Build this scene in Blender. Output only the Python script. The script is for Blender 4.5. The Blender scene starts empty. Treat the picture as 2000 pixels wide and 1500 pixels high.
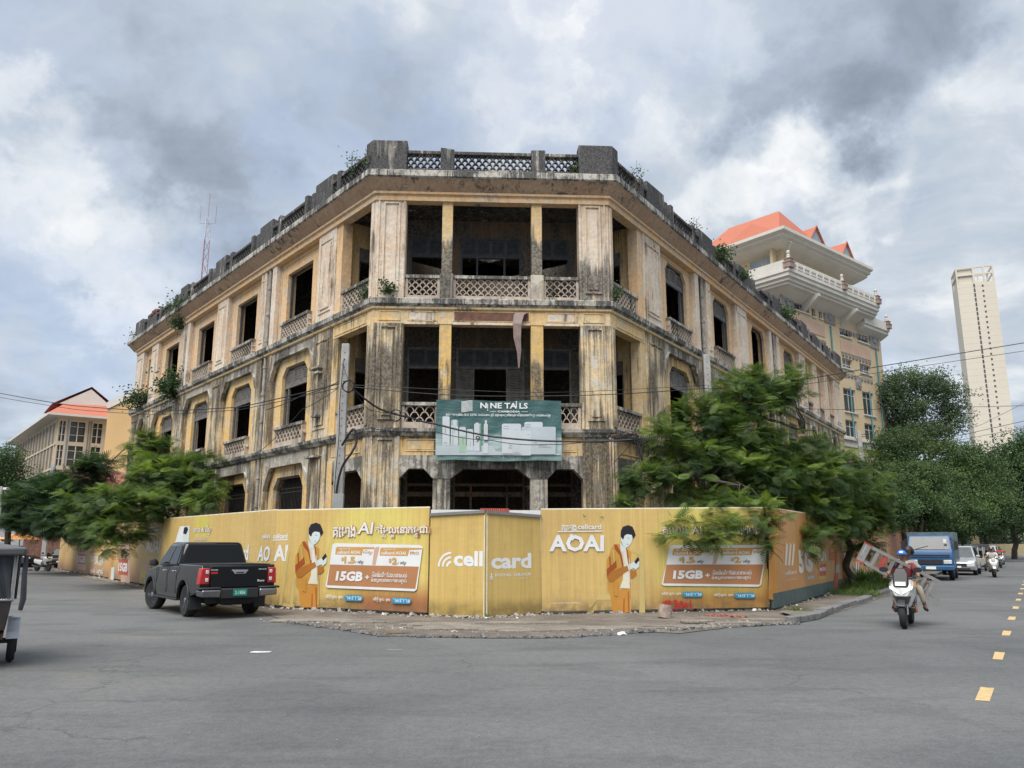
import bpy, bmesh, math, random
import numpy as np
from mathutils import Vector, Matrix, Quaternion
R = math.radians
random.seed(7); rng = np.random.default_rng(7)
scn = bpy.context.scene; COL = scn.collection

# ------------------------------------------------------------ camera, exposure
FPX, EYE = 1540.0, 1.7
PITCH = math.atan(315 / FPX)
cam = bpy.data.cameras.new('camera'); camo = bpy.data.objects.new('camera', cam); COL.objects.link(camo)
cam.sensor_width = 36.0; cam.lens = 36.0 * FPX / 2000.0
cam.clip_start = 0.1; cam.clip_end = 4000
camo.location = (0, 0, EYE); camo.rotation_euler = (R(90) + PITCH, 0, 0)
scn.camera = camo
scn.view_settings.view_transform = 'Standard'; scn.view_settings.look = 'None'
scn.view_settings.exposure = 0.66; scn.view_settings.gamma = 1.0
scn.view_settings.use_curve_mapping = False
scn.cycles.max_bounces = 6; scn.cycles.diffuse_bounces = 3; scn.cycles.glossy_bounces = 2
scn.cycles.transparent_max_bounces = 6; scn.cycles.use_denoising = True

def ray(x, y):
    cx, cy = x - 1000, 750 - y
    return (cx, FPX * math.cos(PITCH) - cy * math.sin(PITCH), FPX * math.sin(PITCH) + cy * math.cos(PITCH))
def gnd(x, y, z=0.0):
    r = ray(x, y); t = (z - EYE) / r[2]; return (r[0] * t, r[1] * t)
def atY(x, y, Y):
    r = ray(x, y); t = Y / r[1]; return (r[0] * t, Y, EYE + r[2] * t)
def yawd(a): return (math.sin(R(a)), math.cos(R(a)))

# ------------------------------------------------------------ node helpers
class NT:
    def __init__(s, nt):
        s.nt = nt; s.n = nt.nodes; s.l = nt.links
    def node(s, t, **kw):
        n = s.n.new(t)
        for k, v in kw.items(): setattr(n, k, v)
        return n
    def put(s, sock, v):
        if isinstance(v, bpy.types.NodeSocket): s.l.new(v, sock)
        elif v is not None:
            try: sock.default_value = v
            except Exception:
                sock.default_value = (v, v, v) if isinstance(v, (int, float)) else (tuple(v) + (1,))[:4]
    def math(s, op, a, b=None, c=None, clamp=False):
        n = s.node('ShaderNodeMath', operation=op, use_clamp=clamp)
        s.put(n.inputs[0], a)
        if b is not None: s.put(n.inputs[1], b)
        if c is not None: s.put(n.inputs[2], c)
        return n.outputs[0]
    def vm(s, op, a, b=None):
        n = s.node('ShaderNodeVectorMath', operation=op); s.put(n.inputs[0], a)
        if b is not None:
            if op == 'SCALE': s.put(n.inputs[3], b)
            else: s.put(n.inputs[1], b)
        return n.outputs[1] if op in ('DOT_PRODUCT', 'LENGTH', 'DISTANCE') else n.outputs[0]
    def noise(s, vec, scale, detail=4, rough=0.55, dist=0.0, color=False):
        n = s.node('ShaderNodeTexNoise'); s.put(n.inputs['Vector'], vec)
        n.inputs['Scale'].default_value = scale; n.inputs['Detail'].default_value = detail
        n.inputs['Roughness'].default_value = rough; n.inputs['Distortion'].default_value = dist
        return n.outputs['Color' if color else 'Fac']
    def mr(s, v, a, b, c=0.0, d=1.0, smooth=True):
        n = s.node('ShaderNodeMapRange', interpolation_type='SMOOTHSTEP' if smooth else 'LINEAR')
        s.put(n.inputs[0], v); n.inputs[1].default_value = a; n.inputs[2].default_value = b
        n.inputs[3].default_value = c; n.inputs[4].default_value = d
        return n.outputs[0]
    def mix(s, f, a, b, mode='MIX'):
        n = s.node('ShaderNodeMix', data_type='RGBA', blend_type=mode)
        s.put(n.inputs[0], f)
        for i, v in ((6, a), (7, b)):
            if isinstance(v, bpy.types.NodeSocket): s.l.new(v, n.inputs[i])
            else: n.inputs[i].default_value = (tuple(v) + (1,))[:4]
        return n.outputs[2]
    def ramp(s, v, stops):
        n = s.node('ShaderNodeValToRGB'); s.put(n.inputs[0], v)
        e = n.color_ramp.elements
        while len(e) > 1: e.remove(e[-1])
        e[0].position = stops[0][0]; e[0].color = (tuple(stops[0][1]) + (1,))[:4]
        for p, c in stops[1:]:
            k = e.new(p); k.color = (tuple(c) + (1,))[:4]
        return n.outputs[0]
    def mapping(s, vec, scale=(1, 1, 1), loc=(0, 0, 0), rot=(0, 0, 0)):
        n = s.node('ShaderNodeMapping'); s.put(n.inputs[0], vec)
        n.inputs['Scale'].default_value = scale; n.inputs['Location'].default_value = loc; n.inputs['Rotation'].default_value = rot
        return n.outputs[0]
    def sep(s, v):
        n = s.node('ShaderNodeSeparateXYZ'); s.put(n.inputs[0], v); return n.outputs
    def comb(s, x, y, z):
        n = s.node('ShaderNodeCombineXYZ')
        for i, v in enumerate((x, y, z)): s.put(n.inputs[i], v)
        return n.outputs[0]

# ------------------------------------------------------------ world: heavy broken cloud over a pale blue sky
SUN_AZ, SUN_EL = 205.0, 58.0      # compass azimuth (from +Y clockwise), elevation
world = bpy.data.worlds.new('World'); scn.world = world; world.use_nodes = True
W = NT(world.node_tree); W.n.clear()
wo = W.node('ShaderNodeOutputWorld'); bg = W.node('ShaderNodeBackground'); W.l.new(bg.outputs[0], wo.inputs[0])
bg.inputs[1].default_value = 0.1
sky = W.node('ShaderNodeTexSky', sky_type='NISHITA', sun_disc=False)
sky.sun_elevation = R(SUN_EL); sky.sun_rotation = R(SUN_AZ)
D = W.node('ShaderNodeTexCoord').outputs['Generated']
dx, dy, dz = W.sep(D)
den = W.math('ADD', W.math('MAXIMUM', dz, 0.0), 0.22)
q = W.comb(W.math('DIVIDE', dx, den), W.math('DIVIDE', dy, den), W.math('MULTIPLY', dz, 0.6))
warp = W.vm('SCALE', W.vm('SUBTRACT', W.noise(q, 1.6, 3, 0.5, color=True), (0.5, 0.5, 0.5)), 0.55)
q2 = W.vm('ADD', q, warp)
n1 = W.noise(q2, 1.35, 9, 0.54)
n2 = W.noise(q2, 4.6, 9, 0.58)
n3 = W.noise(q2, 0.5, 3, 0.5)
dwarp = W.vm('SCALE', W.vm('SUBTRACT', W.noise(D, 7.0, 9, 0.60, color=True), (0.5, 0.5, 0.5)), 0.36)
DW = W.vm('NORMALIZE', W.vm('ADD', D, dwarp))
val = W.math('ADD', W.math('MULTIPLY', W.math('SUBTRACT', n1, 0.5), 1.45), W.math('MULTIPLY', W.math('SUBTRACT', n2, 0.5), 0.9))
val = W.math('ADD', W.math('ADD', val, W.math('MULTIPLY', W.math('SUBTRACT', n3, 0.5), 0.5)), 0.56)
CLOUDS = [  # px, py, radius in degrees, softness, amount : the cloud masses in view
    (1640, 50, 7.5, 4, -0.22), (1550, 150, 3.5, 2.5, -0.14), (1750, 130, 4, 2.5, -0.12), (1820, -20, 5, 3, -0.14), (1640, 190, 2.5, 2, -0.08),
    (250, 160, 12, 6, -0.06), (420, 430, 5, 3, -0.18), (490, 370, 4, 3, -0.10), (620, 150, 7, 4, -0.05), (800, 160, 5, 3, -0.10), (110, 560, 5, 3, -0.14), (200, 250, 6, 3, -0.02),
    (1740, 430, 4, 3, -0.12), (1740, 560, 4, 3, -0.10), (60, 720, 5, 3, -0.08),
    (1470, 330, 3.4, 2, 0.16), (1390, 400, 3, 2, 0.14), (1600, 400, 5, 3, 0.06), (1710, 360, 2.6, 1.6, 0.18), (980, 40, 7, 4, 0.16), (1180, 200, 7, 5, 0.10), (1060, 120, 4, 3, 0.10),
    (100, 390, 5, 2.5, 0.20), (250, 440, 4, 2, 0.18), (350, 500, 3.5, 2, 0.22), (30, 310, 3, 2, 0.2), (570, 390, 3.0, 1.6, 0.24), (470, 330, 2, 1.4, .10), (1425, 30, 1.8, 1.2, 0.14),
    (1900, 330, 5, 4, 0.10), (1980, 150, 4, 3, 0.10), (150, 640, 5, 4, 0.12), (1555, 330, 3, 1.6, 0.14), (1800, 640, 5, 3, 0.12), (1300, 330, 3, 2, .08)]
for (px, py, rad, soft, amt) in CLOUDS:
    v = Vector(ray(px, py)).normalized()
    dt = W.vm('DOT_PRODUCT', DW, tuple(v))
    mk = W.mr(dt, math.cos(R(rad + soft)), math.cos(R(max(rad - soft, 0.3))), 0, amt)
    val = W.math('ADD', val, mk)
cloud = W.ramp(val, [(0.0, (1.75, 2.08, 2.55)), (0.18, (2.2, 2.58, 3.1)), (0.36, (2.75, 3.18, 3.8)), (0.50, (3.25, 3.75, 4.4)), (0.66, (3.9, 4.3, 4.8)), (0.80, (4.9, 5.2, 5.5)), (1.0, (6.0, 6.1, 6.2))])
gap = W.mr(W.math('ADD', W.noise(DW, 3.1, 5, 0.5), W.math('MULTIPLY', n2, 0.25)), 0.58, 0.74, 0.0, 0.5)
skyblue = W.mix(0.6, sky.outputs[0], (3.6, 4.25, 5.6))
skyc = W.mix(gap, cloud, skyblue)
# overcast sky raised towards the zenith, out of the frame, to add light
hi = W.mr(dz, 0.60, 0.98, 1.0, 1.7)
skyc = W.mix(1.0, skyc, W.comb(hi, hi, hi), 'MULTIPLY')
W.put(bg.inputs[0], skyc)

sun = bpy.data.lights.new('sun', 'SUN'); sun.energy = 3.0; sun.angle = R(50); sun.color = (1.0, 0.965, 0.92)
suno = bpy.data.objects.new('sun', sun); COL.objects.link(suno)
sd = Vector((math.sin(R(SUN_AZ)) * math.cos(R(SUN_EL)), math.cos(R(SUN_AZ)) * math.cos(R(SUN_EL)), math.sin(R(SUN_EL))))
suno.rotation_euler = sd.to_track_quat('Z', 'Y').to_euler(); suno.location = (0, -10, 60)

# ------------------------------------------------------------ materials
MATS = {}
def newmat(name):
    m = bpy.data.materials.new(name); m.use_nodes = True
    t = NT(m.node_tree); b = m.node_tree.nodes['Principled BSDF']
    MATS[name] = m
    return m, t, b
def mat(name, col, rough=0.6, metal=0.0, var=0.12, scale=3.0, bump=0.0, bscale=30.0, dirt=0.0, coat=0.0, alpha=None, spec=None):
    if name in MATS: return MATS[name]
    m, t, b = newmat(name)
    P = t.node('ShaderNodeTexCoord').outputs['Object']
    n = t.noise(P, scale, 5, 0.6)
    k = t.mr(n, 0.25, 0.75, 1 - var, 1 + var)
    c = t.mix(1.0, col, t.comb(k, k, k), 'MULTIPLY')
    if dirt:
        d = t.mr(t.noise(P, scale * 2.7, 6, 0.65), 0.48, 0.72, 0, dirt)
        c = t.mix(d, c, (0.09, 0.08, 0.065))
    t.put(b.inputs['Base Color'], c)
    b.inputs['Roughness'].default_value = rough; b.inputs['Metallic'].default_value = metal
    if coat: b.inputs['Coat Weight'].default_value = coat; b.inputs['Coat Roughness'].default_value = 0.06
    if spec is not None: b.inputs['Specular IOR Level'].default_value = spec
    if bump:
        bn = t.node('ShaderNodeBump'); bn.inputs['Strength'].default_value = bump; bn.inputs['Distance'].default_value = 0.02
        t.put(bn.inputs['Height'], t.noise(P, bscale, 5, 0.6)); t.l.new(bn.outputs[0], b.inputs['Normal'])
    return m

def plaster(name, colA, colB, mould=0.0, peel=0.0, run=0.12, dark=(0.05, 0.047, 0.04), levels=(14.0, 9.6, 5.4), rise=None, seed=0.0, peelc=(0.56, 0.53, 0.46), sc=1.0):
    m, t, b = newmat(name)
    G = t.node('ShaderNodeNewGeometry').outputs['Position']
    P = t.mapping(G, loc=(seed, seed * 1.7, 0))
    z = t.sep(G)[2]
    c = t.mix(t.mr(t.noise(P, 0.9 * sc, 5, 0.6), 0.38, 0.62), colA, colB)
    f = t.mr(t.noise(P, 7 * sc, 6, 0.65), 0.2, 0.8, 0.80, 1.18)
    c = t.mix(1.0, c, t.comb(f, f, f), 'MULTIPLY')
    # washed, rain-faded streaks
    st = t.noise(t.mapping(P, (4.5 * sc, 4.5 * sc, 0.45 * sc)), 1.0, 6, 0.62)
    c = t.mix(t.mr(st, 0.5, 0.75, 0, 0.5), c, (0.30, 0.25, 0.19))
    # peeling limewash
    pn = t.noise(P, 2.6 * sc, 9, 0.68)
    pk = t.mr(pn, 0.60 - peel, 0.64 - peel)
    c = t.mix(t.math('MULTIPLY', pk, 0.75), c, peelc)
    # black mould running down from the ledges
    band = None
    for L in levels:
        a = t.mr(z, L - 2.2, L, 0, 1, False)
        a = t.math('MULTIPLY', a, t.math('LESS_THAN', z, L + 0.02))
        band = a if band is None else t.math('MAXIMUM', band, a)
    s2 = t.noise(t.mapping(P, (3.2 * sc, 3.2 * sc, 0.35 * sc), (5, 3, 1)), 1.0, 7, 0.66)
    b2 = t.noise(P, 0.45 * sc, 4, 0.5)
    f2 = t.noise(P, 12 * sc, 4, 0.6)
    mv = t.math('ADD', t.math('MULTIPLY', s2, 0.62), t.math('MULTIPLY', b2, 0.55))
    mv = t.math('ADD', mv, t.math('MULTIPLY', f2, 0.16))
    mv = t.math('ADD', mv, t.math('MULTIPLY', band, run))
    # narrow drip lines
    s3 = t.noise(t.mapping(P, (11 * sc, 11 * sc, 0.22 * sc), (2, 9, 4)), 1.0, 4, 0.6)
    mv = t.math('ADD', mv, t.math('MULTIPLY', t.math('SUBTRACT', s3, 0.5), 0.34))
    if rise:
        rb = t.mr(t.math('ADD', z, t.math('MULTIPLY', t.math('SUBTRACT', s3, 0.5), 1.4)), rise[1], rise[0], 0, 0.20)
        mv = t.math('ADD', mv, rb)
    mk = t.mr(t.math('ADD', mv, mould), 0.73, 0.85, 0, 0.90)
    c = t.mix(mk, c, t.mix(t.mr(f2, 0.40, 0.60), dark, tuple(min(1, x * 3.0) for x in dark)))
    t.put(b.inputs['Base Color'], c); b.inputs['Roughness'].default_value = 0.92
    b.inputs['Specular IOR Level'].default_value = 0.15
    bn = t.node('ShaderNodeBump'); bn.inputs['Strength'].default_value = 0.55; bn.inputs['Distance'].default_value = 0.03
    t.put(bn.inputs['Height'], t.math('ADD', t.math('MULTIPLY', t.noise(P, 9, 8, 0.7), 0.8), t.math('MULTIPLY', pk, 0.35)))
    t.l.new(bn.outputs[0], b.inputs['Normal'])
    return m

plaster('plaster_upper_pier', (0.70, 0.61, 0.50), (0.67, 0.53, 0.40), 0.00, 0.03, 0.0, seed=1)
plaster('plaster_upper_wall', (0.72, 0.48, 0.26), (0.66, 0.49, 0.33), -0.08, 0.0, 0.03, seed=5)
plaster('plaster_frieze', (0.72, 0.50, 0.24), (0.68, 0.53, 0.32), -0.03, 0.02, 0.05, seed=9)
plaster('plaster_mid_wall', (0.72, 0.47, 0.19), (0.65, 0.50, 0.30), 0.025, 0.0, 0.08, dark=(0.08, 0.064, 0.04), seed=14)
plaster('plaster_mid_pier', (0.68, 0.53, 0.32), (0.55, 0.45, 0.31), 0.125, 0.06, 0.05, dark=(0.062, 0.052, 0.040), seed=21)
plaster('plaster_low_pier', (0.66, 0.51, 0.30), (0.70, 0.57, 0.39), 0.11, 0.08, 0.05, dark=(0.060, 0.051, 0.038), seed=27)
plaster('plaster_post_top', (0.66, 0.47, 0.24), (0.58, 0.46, 0.30), 0.0, 0.02, 0.0, rise=(11.6, 12.2), dark=(0.07, 0.065, 0.055), seed=31)
plaster('plaster_post_mid', (0.68, 0.44, 0.15), (0.60, 0.44, 0.22), -0.02, 0.02, 0.0, rise=(7.3, 8.3), dark=(0.07, 0.06, 0.045), seed=32)
plaster('plaster_pier_stained', (0.68, 0.57, 0.45), (0.62, 0.47, 0.33), -0.03, 0.03, 0.0, rise=(11.2, 12.6), dark=(0.075, 0.07, 0.062), seed=3)
plaster('plaster_post_grey', (0.52, 0.44, 0.32), (0.36, 0.32, 0.27), 0.12, 0.08, 0.05, seed=33)
plaster('plaster_slab', (0.34, 0.31, 0.27), (0.24, 0.22, 0.20), 0.13, 0.12, 0.0, seed=40, sc=1.6)
plaster('plaster_ledge', (0.40, 0.37, 0.32), (0.27, 0.25, 0.22), 0.13, 0.16, 0.0, dark=(0.035, 0.035, 0.035), seed=43, sc=2.4)
plaster('plaster_parapet', (0.26, 0.24, 0.21), (0.40, 0.36, 0.31), 0.22, 0.05, 0.0, dark=(0.028, 0.028, 0.03), seed=46, sc=1.3)
plaster('plaster_soffit', (0.46, 0.31, 0.21), (0.52, 0.37, 0.26), 0.02, -0.03, 0.0, seed=52)
plaster('plaster_lattice', (0.50, 0.42, 0.34), (0.42, 0.35, 0.29), 0.03, 0.0, 0.0, seed=57)
plaster('plaster_inside', (0.20, 0.13, 0.08), (0.13, 0.10, 0.08), 0.10, -0.06, 0.0, seed=63)  # plaster darkened so the colour carries the shade inside the loggias
plaster('plaster_inside_brown', (0.15, 0.10, 0.06), (0.09, 0.075, 0.06), 0.12, -0.05, 0.0, seed=65)  # darker again, interior shade put into the brown
plaster('plaster_inside_dark', (0.045, 0.04, 0.037), (0.03, 0.028, 0.027), 0.1, 0.0, 0.0, seed=67)  # near-black plaster, painted to stand for the dark of the rooms
plaster('plaster_haunch', (0.42, 0.38, 0.31), (0.30, 0.27, 0.23), 0.10, 0.08, 0.0, seed=71)
mat('old_wood', (0.17, 0.155, 0.14), 0.8, var=0.35, scale=6, dirt=0.3)
mat('dark_wood', (0.075, 0.08, 0.085), 0.75, var=0.3, scale=6)
mat('rust_iron', (0.05, 0.045, 0.042), 0.7, 0.3, var=0.3)
mat('pipe_grey', (0.33, 0.30, 0.26), 0.8, var=0.35, scale=4, dirt=0.6)
mat('black_cable', (0.012, 0.012, 0.014), 0.55, var=0.1)
mat('concrete_pole', (0.34, 0.33, 0.31), 0.9, var=0.15, scale=5, bump=0.2, dirt=0.2)
mat('rust_brown', (0.16, 0.075, 0.05), 0.85, var=0.4, scale=5, dirt=0.3)
mat('bark', (0.06, 0.048, 0.038), 0.95, var=0.3, scale=8, bump=0.6, bscale=25)
mat('black_paint', (0.003, 0.003, 0.0035), 0.14, 0.0, var=0.1, coat=0.6, spec=0.2)
mat('black_plastic', (0.016, 0.016, 0.017), 0.6, var=0.2)
mat('tyre', (0.018, 0.018, 0.018), 0.85, var=0.25, scale=12)
mat('chrome', (0.62, 0.63, 0.65), 0.12, 1.0, var=0.05)
mat('alloy', (0.38, 0.39, 0.40), 0.3, 0.9, var=0.1)
mat('tint_glass', (0.008, 0.009, 0.010), 0.12, 0.0, var=0.05, spec=0.25)
mat('grey_glass', (0.10, 0.11, 0.115), 0.12, 0.0, var=0.15, spec=0.35)
mat('red_lens', (0.42, 0.012, 0.014), 0.15, 0.0, var=0.1, coat=0.8)
mat('clear_lens', (0.62, 0.62, 0.60), 0.12, 0.2, var=0.1, coat=0.8)
mat('white_paint', (0.72, 0.72, 0.71), 0.35, var=0.06, dirt=0.1, coat=0.4)
mat('silver_paint', (0.42, 0.43, 0.44), 0.3, 0.5, var=0.06, coat=0.6)
mat('blue_paint', (0.011, 0.08, 0.20), 0.42, var=0.15, scale=2, dirt=0.15, coat=0.2)
mat('skin', (0.26, 0.13, 0.08), 0.55, var=0.08)
mat('dark_skin', (0.12, 0.062, 0.042), 0.55, var=0.08)
mat('hair_black', (0.012, 0.010, 0.010), 0.5, var=0.2)

# ------------------------------------------------------------ mesh helpers
def tagp(o, label=None, cat=None, group=None, kind=None):
    if label: o['label'] = label
    if cat: o['category'] = cat
    if group: o['group'] = group
    if kind: o['kind'] = kind
    return o
def thing(name, label, cat, loc=(0, 0, 0), rz=0.0, group=None):
    o = bpy.data.objects.new(name, None); COL.objects.link(o)
    o.empty_display_size = 0.3; o.location = loc; o.rotation_euler = (0, 0, rz)
    return tagp(o, label, cat, group)
def wloc(p):
    v = Vector((0, 0, 0))
    while p is not None: v += p.location; p = p.parent
    return v
def mesh_obj(name, me, m=None, parent=None, loc=(0, 0, 0), rot=(0, 0, 0)):
    if m is not None and len(me.materials) == 0: me.materials.append(MATS[m] if isinstance(m, str) else m)
    o = bpy.data.objects.new(name, me); COL.objects.link(o)
    o.parent = parent; o.location = loc; o.rotation_euler = rot
    return o
class MB:
    """collects boxes, prisms and tubes into one mesh"""
    def __init__(s): s.v = []; s.f = []
    def add(s, vs, fs):
        b = len(s.v); s.v += [tuple(p) for p in vs]; s.f += [tuple(i + b for i in f) for f in fs]; return s
    def box(s, x0, x1, y0, y1, z0, z1, T=None):
        T = T or (lambda a, b, c: (a, b, c))
        vs = [T(x, y, z) for z in (z0, z1) for y in (y0, y1) for x in (x0, x1)]
        return s.add(vs, [(0, 2, 3, 1), (4, 5, 7, 6), (0, 1, 5, 4), (2, 6, 7, 3), (0, 4, 6, 2), (1, 3, 7, 5)])
    def prism(s, poly, w0, w1, T=None):
        """poly: list of (u,z) extruded along w"""
        T = T or (lambda a, b, c: (a, b, c)); n = len(poly)
        vs = [T(u, w0, z) for u, z in poly] + [T(u, w1, z) for u, z in poly]
        fs = [tuple(range(n)), tuple(range(2 * n - 1, n - 1, -1))]
        fs += [(i, (i + 1) % n, n + (i + 1) % n, n + i) for i in range(n)]
        return s.add(vs, fs)
    def slab(s, poly, z0, z1):
        n = len(poly)
        vs = [(x, y, z0) for x, y in poly] + [(x, y, z1) for x, y in poly]
        fs = [tuple(range(n)), tuple(range(2 * n - 1, n - 1, -1))] + [(i, (i + 1) % n, n + (i + 1) % n, n + i) for i in range(n)]
        return s.add(vs, fs)
    def tube(s, pts, r, n=6, cap=True):
        pts = [Vector(p) for p in pts]; rs = r if isinstance(r, (list, tuple)) else [r] * len(pts)
        base = len(s.v); prev = None
        for i, p in enumerate(pts):
            a = pts[max(i - 1, 0)]; b = pts[min(i + 1, len(pts) - 1)]
            t = (b - a).normalized() if (b - a).length > 1e-9 else Vector((0, 0, 1))
            if prev is None: x = t.orthogonal().normalized()
            else:
                x = prev - t * prev.dot(t); x = x.normalized() if x.length > 1e-6 else t.orthogonal().normalized()
            prev = x; y = t.cross(x)
            for k in range(n):
                an = 2 * math.pi * k / n; s.v.append(tuple(p + (x * math.cos(an) + y * math.sin(an)) * rs[i]))
        for i in range(len(pts) - 1):
            for k in range(n):
                a = base + i * n + k; b = base + i * n + (k + 1) % n
                s.f.append((a, b, b + n, a + n))
        if cap:
            s.f.append(tuple(base + k for k in range(n))[::-1]); e = base + (len(pts) - 1) * n
            s.f.append(tuple(e + k for k in range(n)))
        return s
    def lathe(s, prof, n=16, T=None, axis='z'):
        """prof: (r, h) ring list"""
        T = T or (lambda a, b, c: (a, b, c)); base = len(s.v)
        for r, h in prof:
            for k in range(n):
                a = 2 * math.pi * k / n; c, d = r * math.cos(a), r * math.sin(a)
                s.v.append(tuple(T(*((c, d, h) if axis == 'z' else (c, h, d) if axis == 'y' else (h, c, d)))))
        for i in range(len(prof) - 1):
            for k in range(n):
                a = base + i * n + k; b = base + i * n + (k + 1) % n
                s.f.append((a, b, b + n, a + n))
        s.f.append(tuple(base + k for k in range(n))); e = base + (len(prof) - 1) * n
        s.f.append(tuple(e + k for k in range(n)))
        return s
    def loft(s, rings, cap=True):
        base = len(s.v); n = len(rings[0])
        for rg in rings: s.v += [tuple(p) for p in rg]
        for i in range(len(rings) - 1):
            for k in range(n):
                a = base + i * n + k; b = base + i * n + (k + 1) % n
                s.f.append((a, b, b + n, a + n))
        if cap:
            s.f.append(tuple(base + k for k in range(n))); e = base + (len(rings) - 1) * n
            s.f.append(tuple(e + k for k in range(n)))
        return s
    def mesh(s, name, recalc=True):
        me = bpy.data.meshes.new(name); me.from_pydata(s.v, [], s.f)
        if recalc:
            bm = bmesh.new(); bm.from_mesh(me); bmesh.ops.recalc_face_normals(bm, faces=bm.faces); bm.to_mesh(me); bm.free()
        me.update(); return me
    def build(s, name, m, parent=None, smooth=False, bevel=0.0, segs=2, world=True, subsurf=0):
        """verts in world coordinates; stored relative to the parent chain (which must be unrotated) unless world=False"""
        if not s.v: return None
        if world and parent is not None:
            o3 = wloc(parent); s.v = [(x - o3.x, y - o3.y, z - o3.z) for x, y, z in s.v]
        elif world and parent is None:
            a = np.array(s.v); c0 = Vector(((a[:, 0].min() + a[:, 0].max()) / 2, (a[:, 1].min() + a[:, 1].max()) / 2, a[:, 2].min()))
            s.v = [(x - c0.x, y - c0.y, z - c0.z) for x, y, z in s.v]
        me = s.mesh(name)
        o = mesh_obj(name, me, m, parent, loc=c0 if (world and parent is None) else (0, 0, 0))
        if smooth:
            for p in me.polygons: p.use_smooth = True
            if smooth != 'all' and hasattr(me, 'set_sharp_from_angle'): me.set_sharp_from_angle(angle=R(40))
        if bevel:
            b = o.modifiers.new('bevel', 'BEVEL'); b.width = bevel; b.segments = segs; b.limit_method = 'ANGLE'; b.angle_limit = R(30)
            for p in me.polygons: p.use_smooth = True
            if hasattr(me, 'set_sharp_from_angle') and not subsurf: me.set_sharp_from_angle(angle=R(50))
        if subsurf:
            b = o.modifiers.new('sub', 'SUBSURF'); b.levels = b.render_levels = subsurf
        return o
def copy_tree(o, parent=None):
    c = o.copy(); COL.objects.link(c); c.parent = parent
    for ch in list(o.children): copy_tree(ch, c)
    return c

class Face:
    """a vertical facade: u runs along it, w points outward (to the viewer side), z is up"""
    def __init__(s, p0, d, out=None):
        s.p = p0; s.d = d; s.n = (d[1], -d[0])
        if out is None:
            if s.n[0] * p0[0] + s.n[1] * p0[1] > 0: s.n = (-s.n[0], -s.n[1])
        s.rz = math.atan2(d[1], d[0])
    def T(s, u, w, z): return (s.p[0] + s.d[0] * u + s.n[0] * w, s.p[1] + s.d[1] * u + s.n[1] * w, z)
    def px(s, x, y, w=0.0):
        """pixel of the photo -> (u, z) on this plane"""
        r = ray(x, y); nx, ny = -s.d[1], s.d[0]
        p = (s.p[0] + s.n[0] * w, s.p[1] + s.n[1] * w)
        t = (p[0] * nx + p[1] * ny) / (r[0] * nx + r[1] * ny)
        return ((r[0] * t - p[0]) * s.d[0] + (r[1] * t - p[1]) * s.d[1], EYE + r[2] * t)

def holes_wall(mb, F, u0, u1, z0, z1, holes, w0, w1):
    """wall sheet of thickness with rectangular openings (ua,ub,za,zb)"""
    us = sorted(set([u0, u1] + [min(max(h[i], u0), u1) for h in holes for i in (0, 1)]))
    zs = sorted(set([z0, z1] + [min(max(h[i], z0), z1) for h in holes for i in (2, 3)]))
    for i in range(len(us) - 1):
        j = 0
        while j < len(zs) - 1:
            cu = (us[i] + us[i + 1]) / 2
            def hit(k): 
                cz = (zs[k] + zs[k + 1]) / 2
                return any(h[0] < cu < h[1] and h[2] < cz < h[3] for h in holes)
            if hit(j): j += 1; continue
            k = j
            while k + 1 < len(zs) - 1 and not hit(k + 1): k += 1
            if us[i + 1] - us[i] > 1e-4: mb.box(us[i], us[i + 1], w0, w1, zs[j], zs[k + 1], F.T)
            j = k + 1
# ============================================================ GROUND
def flat_sheet(name, m, poly, z, kind='structure', parent=None, n=None):
    mb = MB(); mb.add([(x, y, z) for x, y in poly], [tuple(range(len(poly)))])
    o = mb.build(name, m, parent)
    if kind: o['kind'] = kind
    return o
m, t, b = newmat('asphalt')
G = t.node('ShaderNodeNewGeometry').outputs['Position']
big = t.noise(G, 0.12, 5, 0.55); mid = t.noise(G, 0.8, 6, 0.6); fine = t.noise(G, 38, 3, 0.7)
c = t.mix(t.mr(big, 0.35, 0.65), (0.096, 0.099, 0.098), (0.140, 0.141, 0.137))
str_ = t.noise(t.mapping(G, (0.35, 2.6, 1), rot=(0, 0, R(-20))), 1.0, 6, 0.65)
c = t.mix(t.mr(str_, 0.42, 0.70, 0, 0.35), c, (0.105, 0.106, 0.106))
sand = t.mr(t.noise(G, 0.23, 5, 0.6), 0.52, 0.68, 0, 0.45)
gx, gy, gz = t.sep(G)
left = t.mr(gx, -1.0, -7.0, 0, 1)
c = t.mix(t.math('MULTIPLY', sand, left), c, (0.19, 0.172, 0.15))
patch = t.mr(t.noise(t.mapping(G, loc=(31, 7, 0)), 0.33, 3, 0.4, 0.5), 0.57, 0.60, 0, 0.42)
c = t.mix(patch, c, (0.085, 0.088, 0.088))
c = t.mix(t.mr(mid, 0.3, 0.7, 0, 0.24), c, (0.17, 0.167, 0.16))
c = t.mix(t.mr(t.noise(t.mapping(G, (.5, 1.6, 1), rot=(0, 0, R(14)), loc=(9, 2, 0)), .6, 7, .62), .5, .66, 0, .5), c, (0.072, 0.074, 0.074))
sp = t.mr(t.math('ADD', t.math('MULTIPLY', fine, .6), t.math('MULTIPLY', t.noise(G, 9, 4, 0.7), .4)), 0.3, 0.7, 0.72, 1.28)
c = t.mix(1.0, c, t.comb(sp, sp, sp), 'MULTIPLY')
vo = t.node('ShaderNodeTexVoronoi', feature='F1'); t.put(vo.inputs['Vector'], t.vm('ADD', t.mapping(G, (1, 2.2, 1)), t.vm('SCALE', t.noise(G, 1.2, 4, 0.6, color=True), 0.8))); vo.inputs['Scale'].default_value = 0.85
spots = t.math('MULTIPLY', t.mr(vo.outputs['Distance'], 0.07, 0.03), t.mr(mid, 0.5, 0.56))
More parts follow.
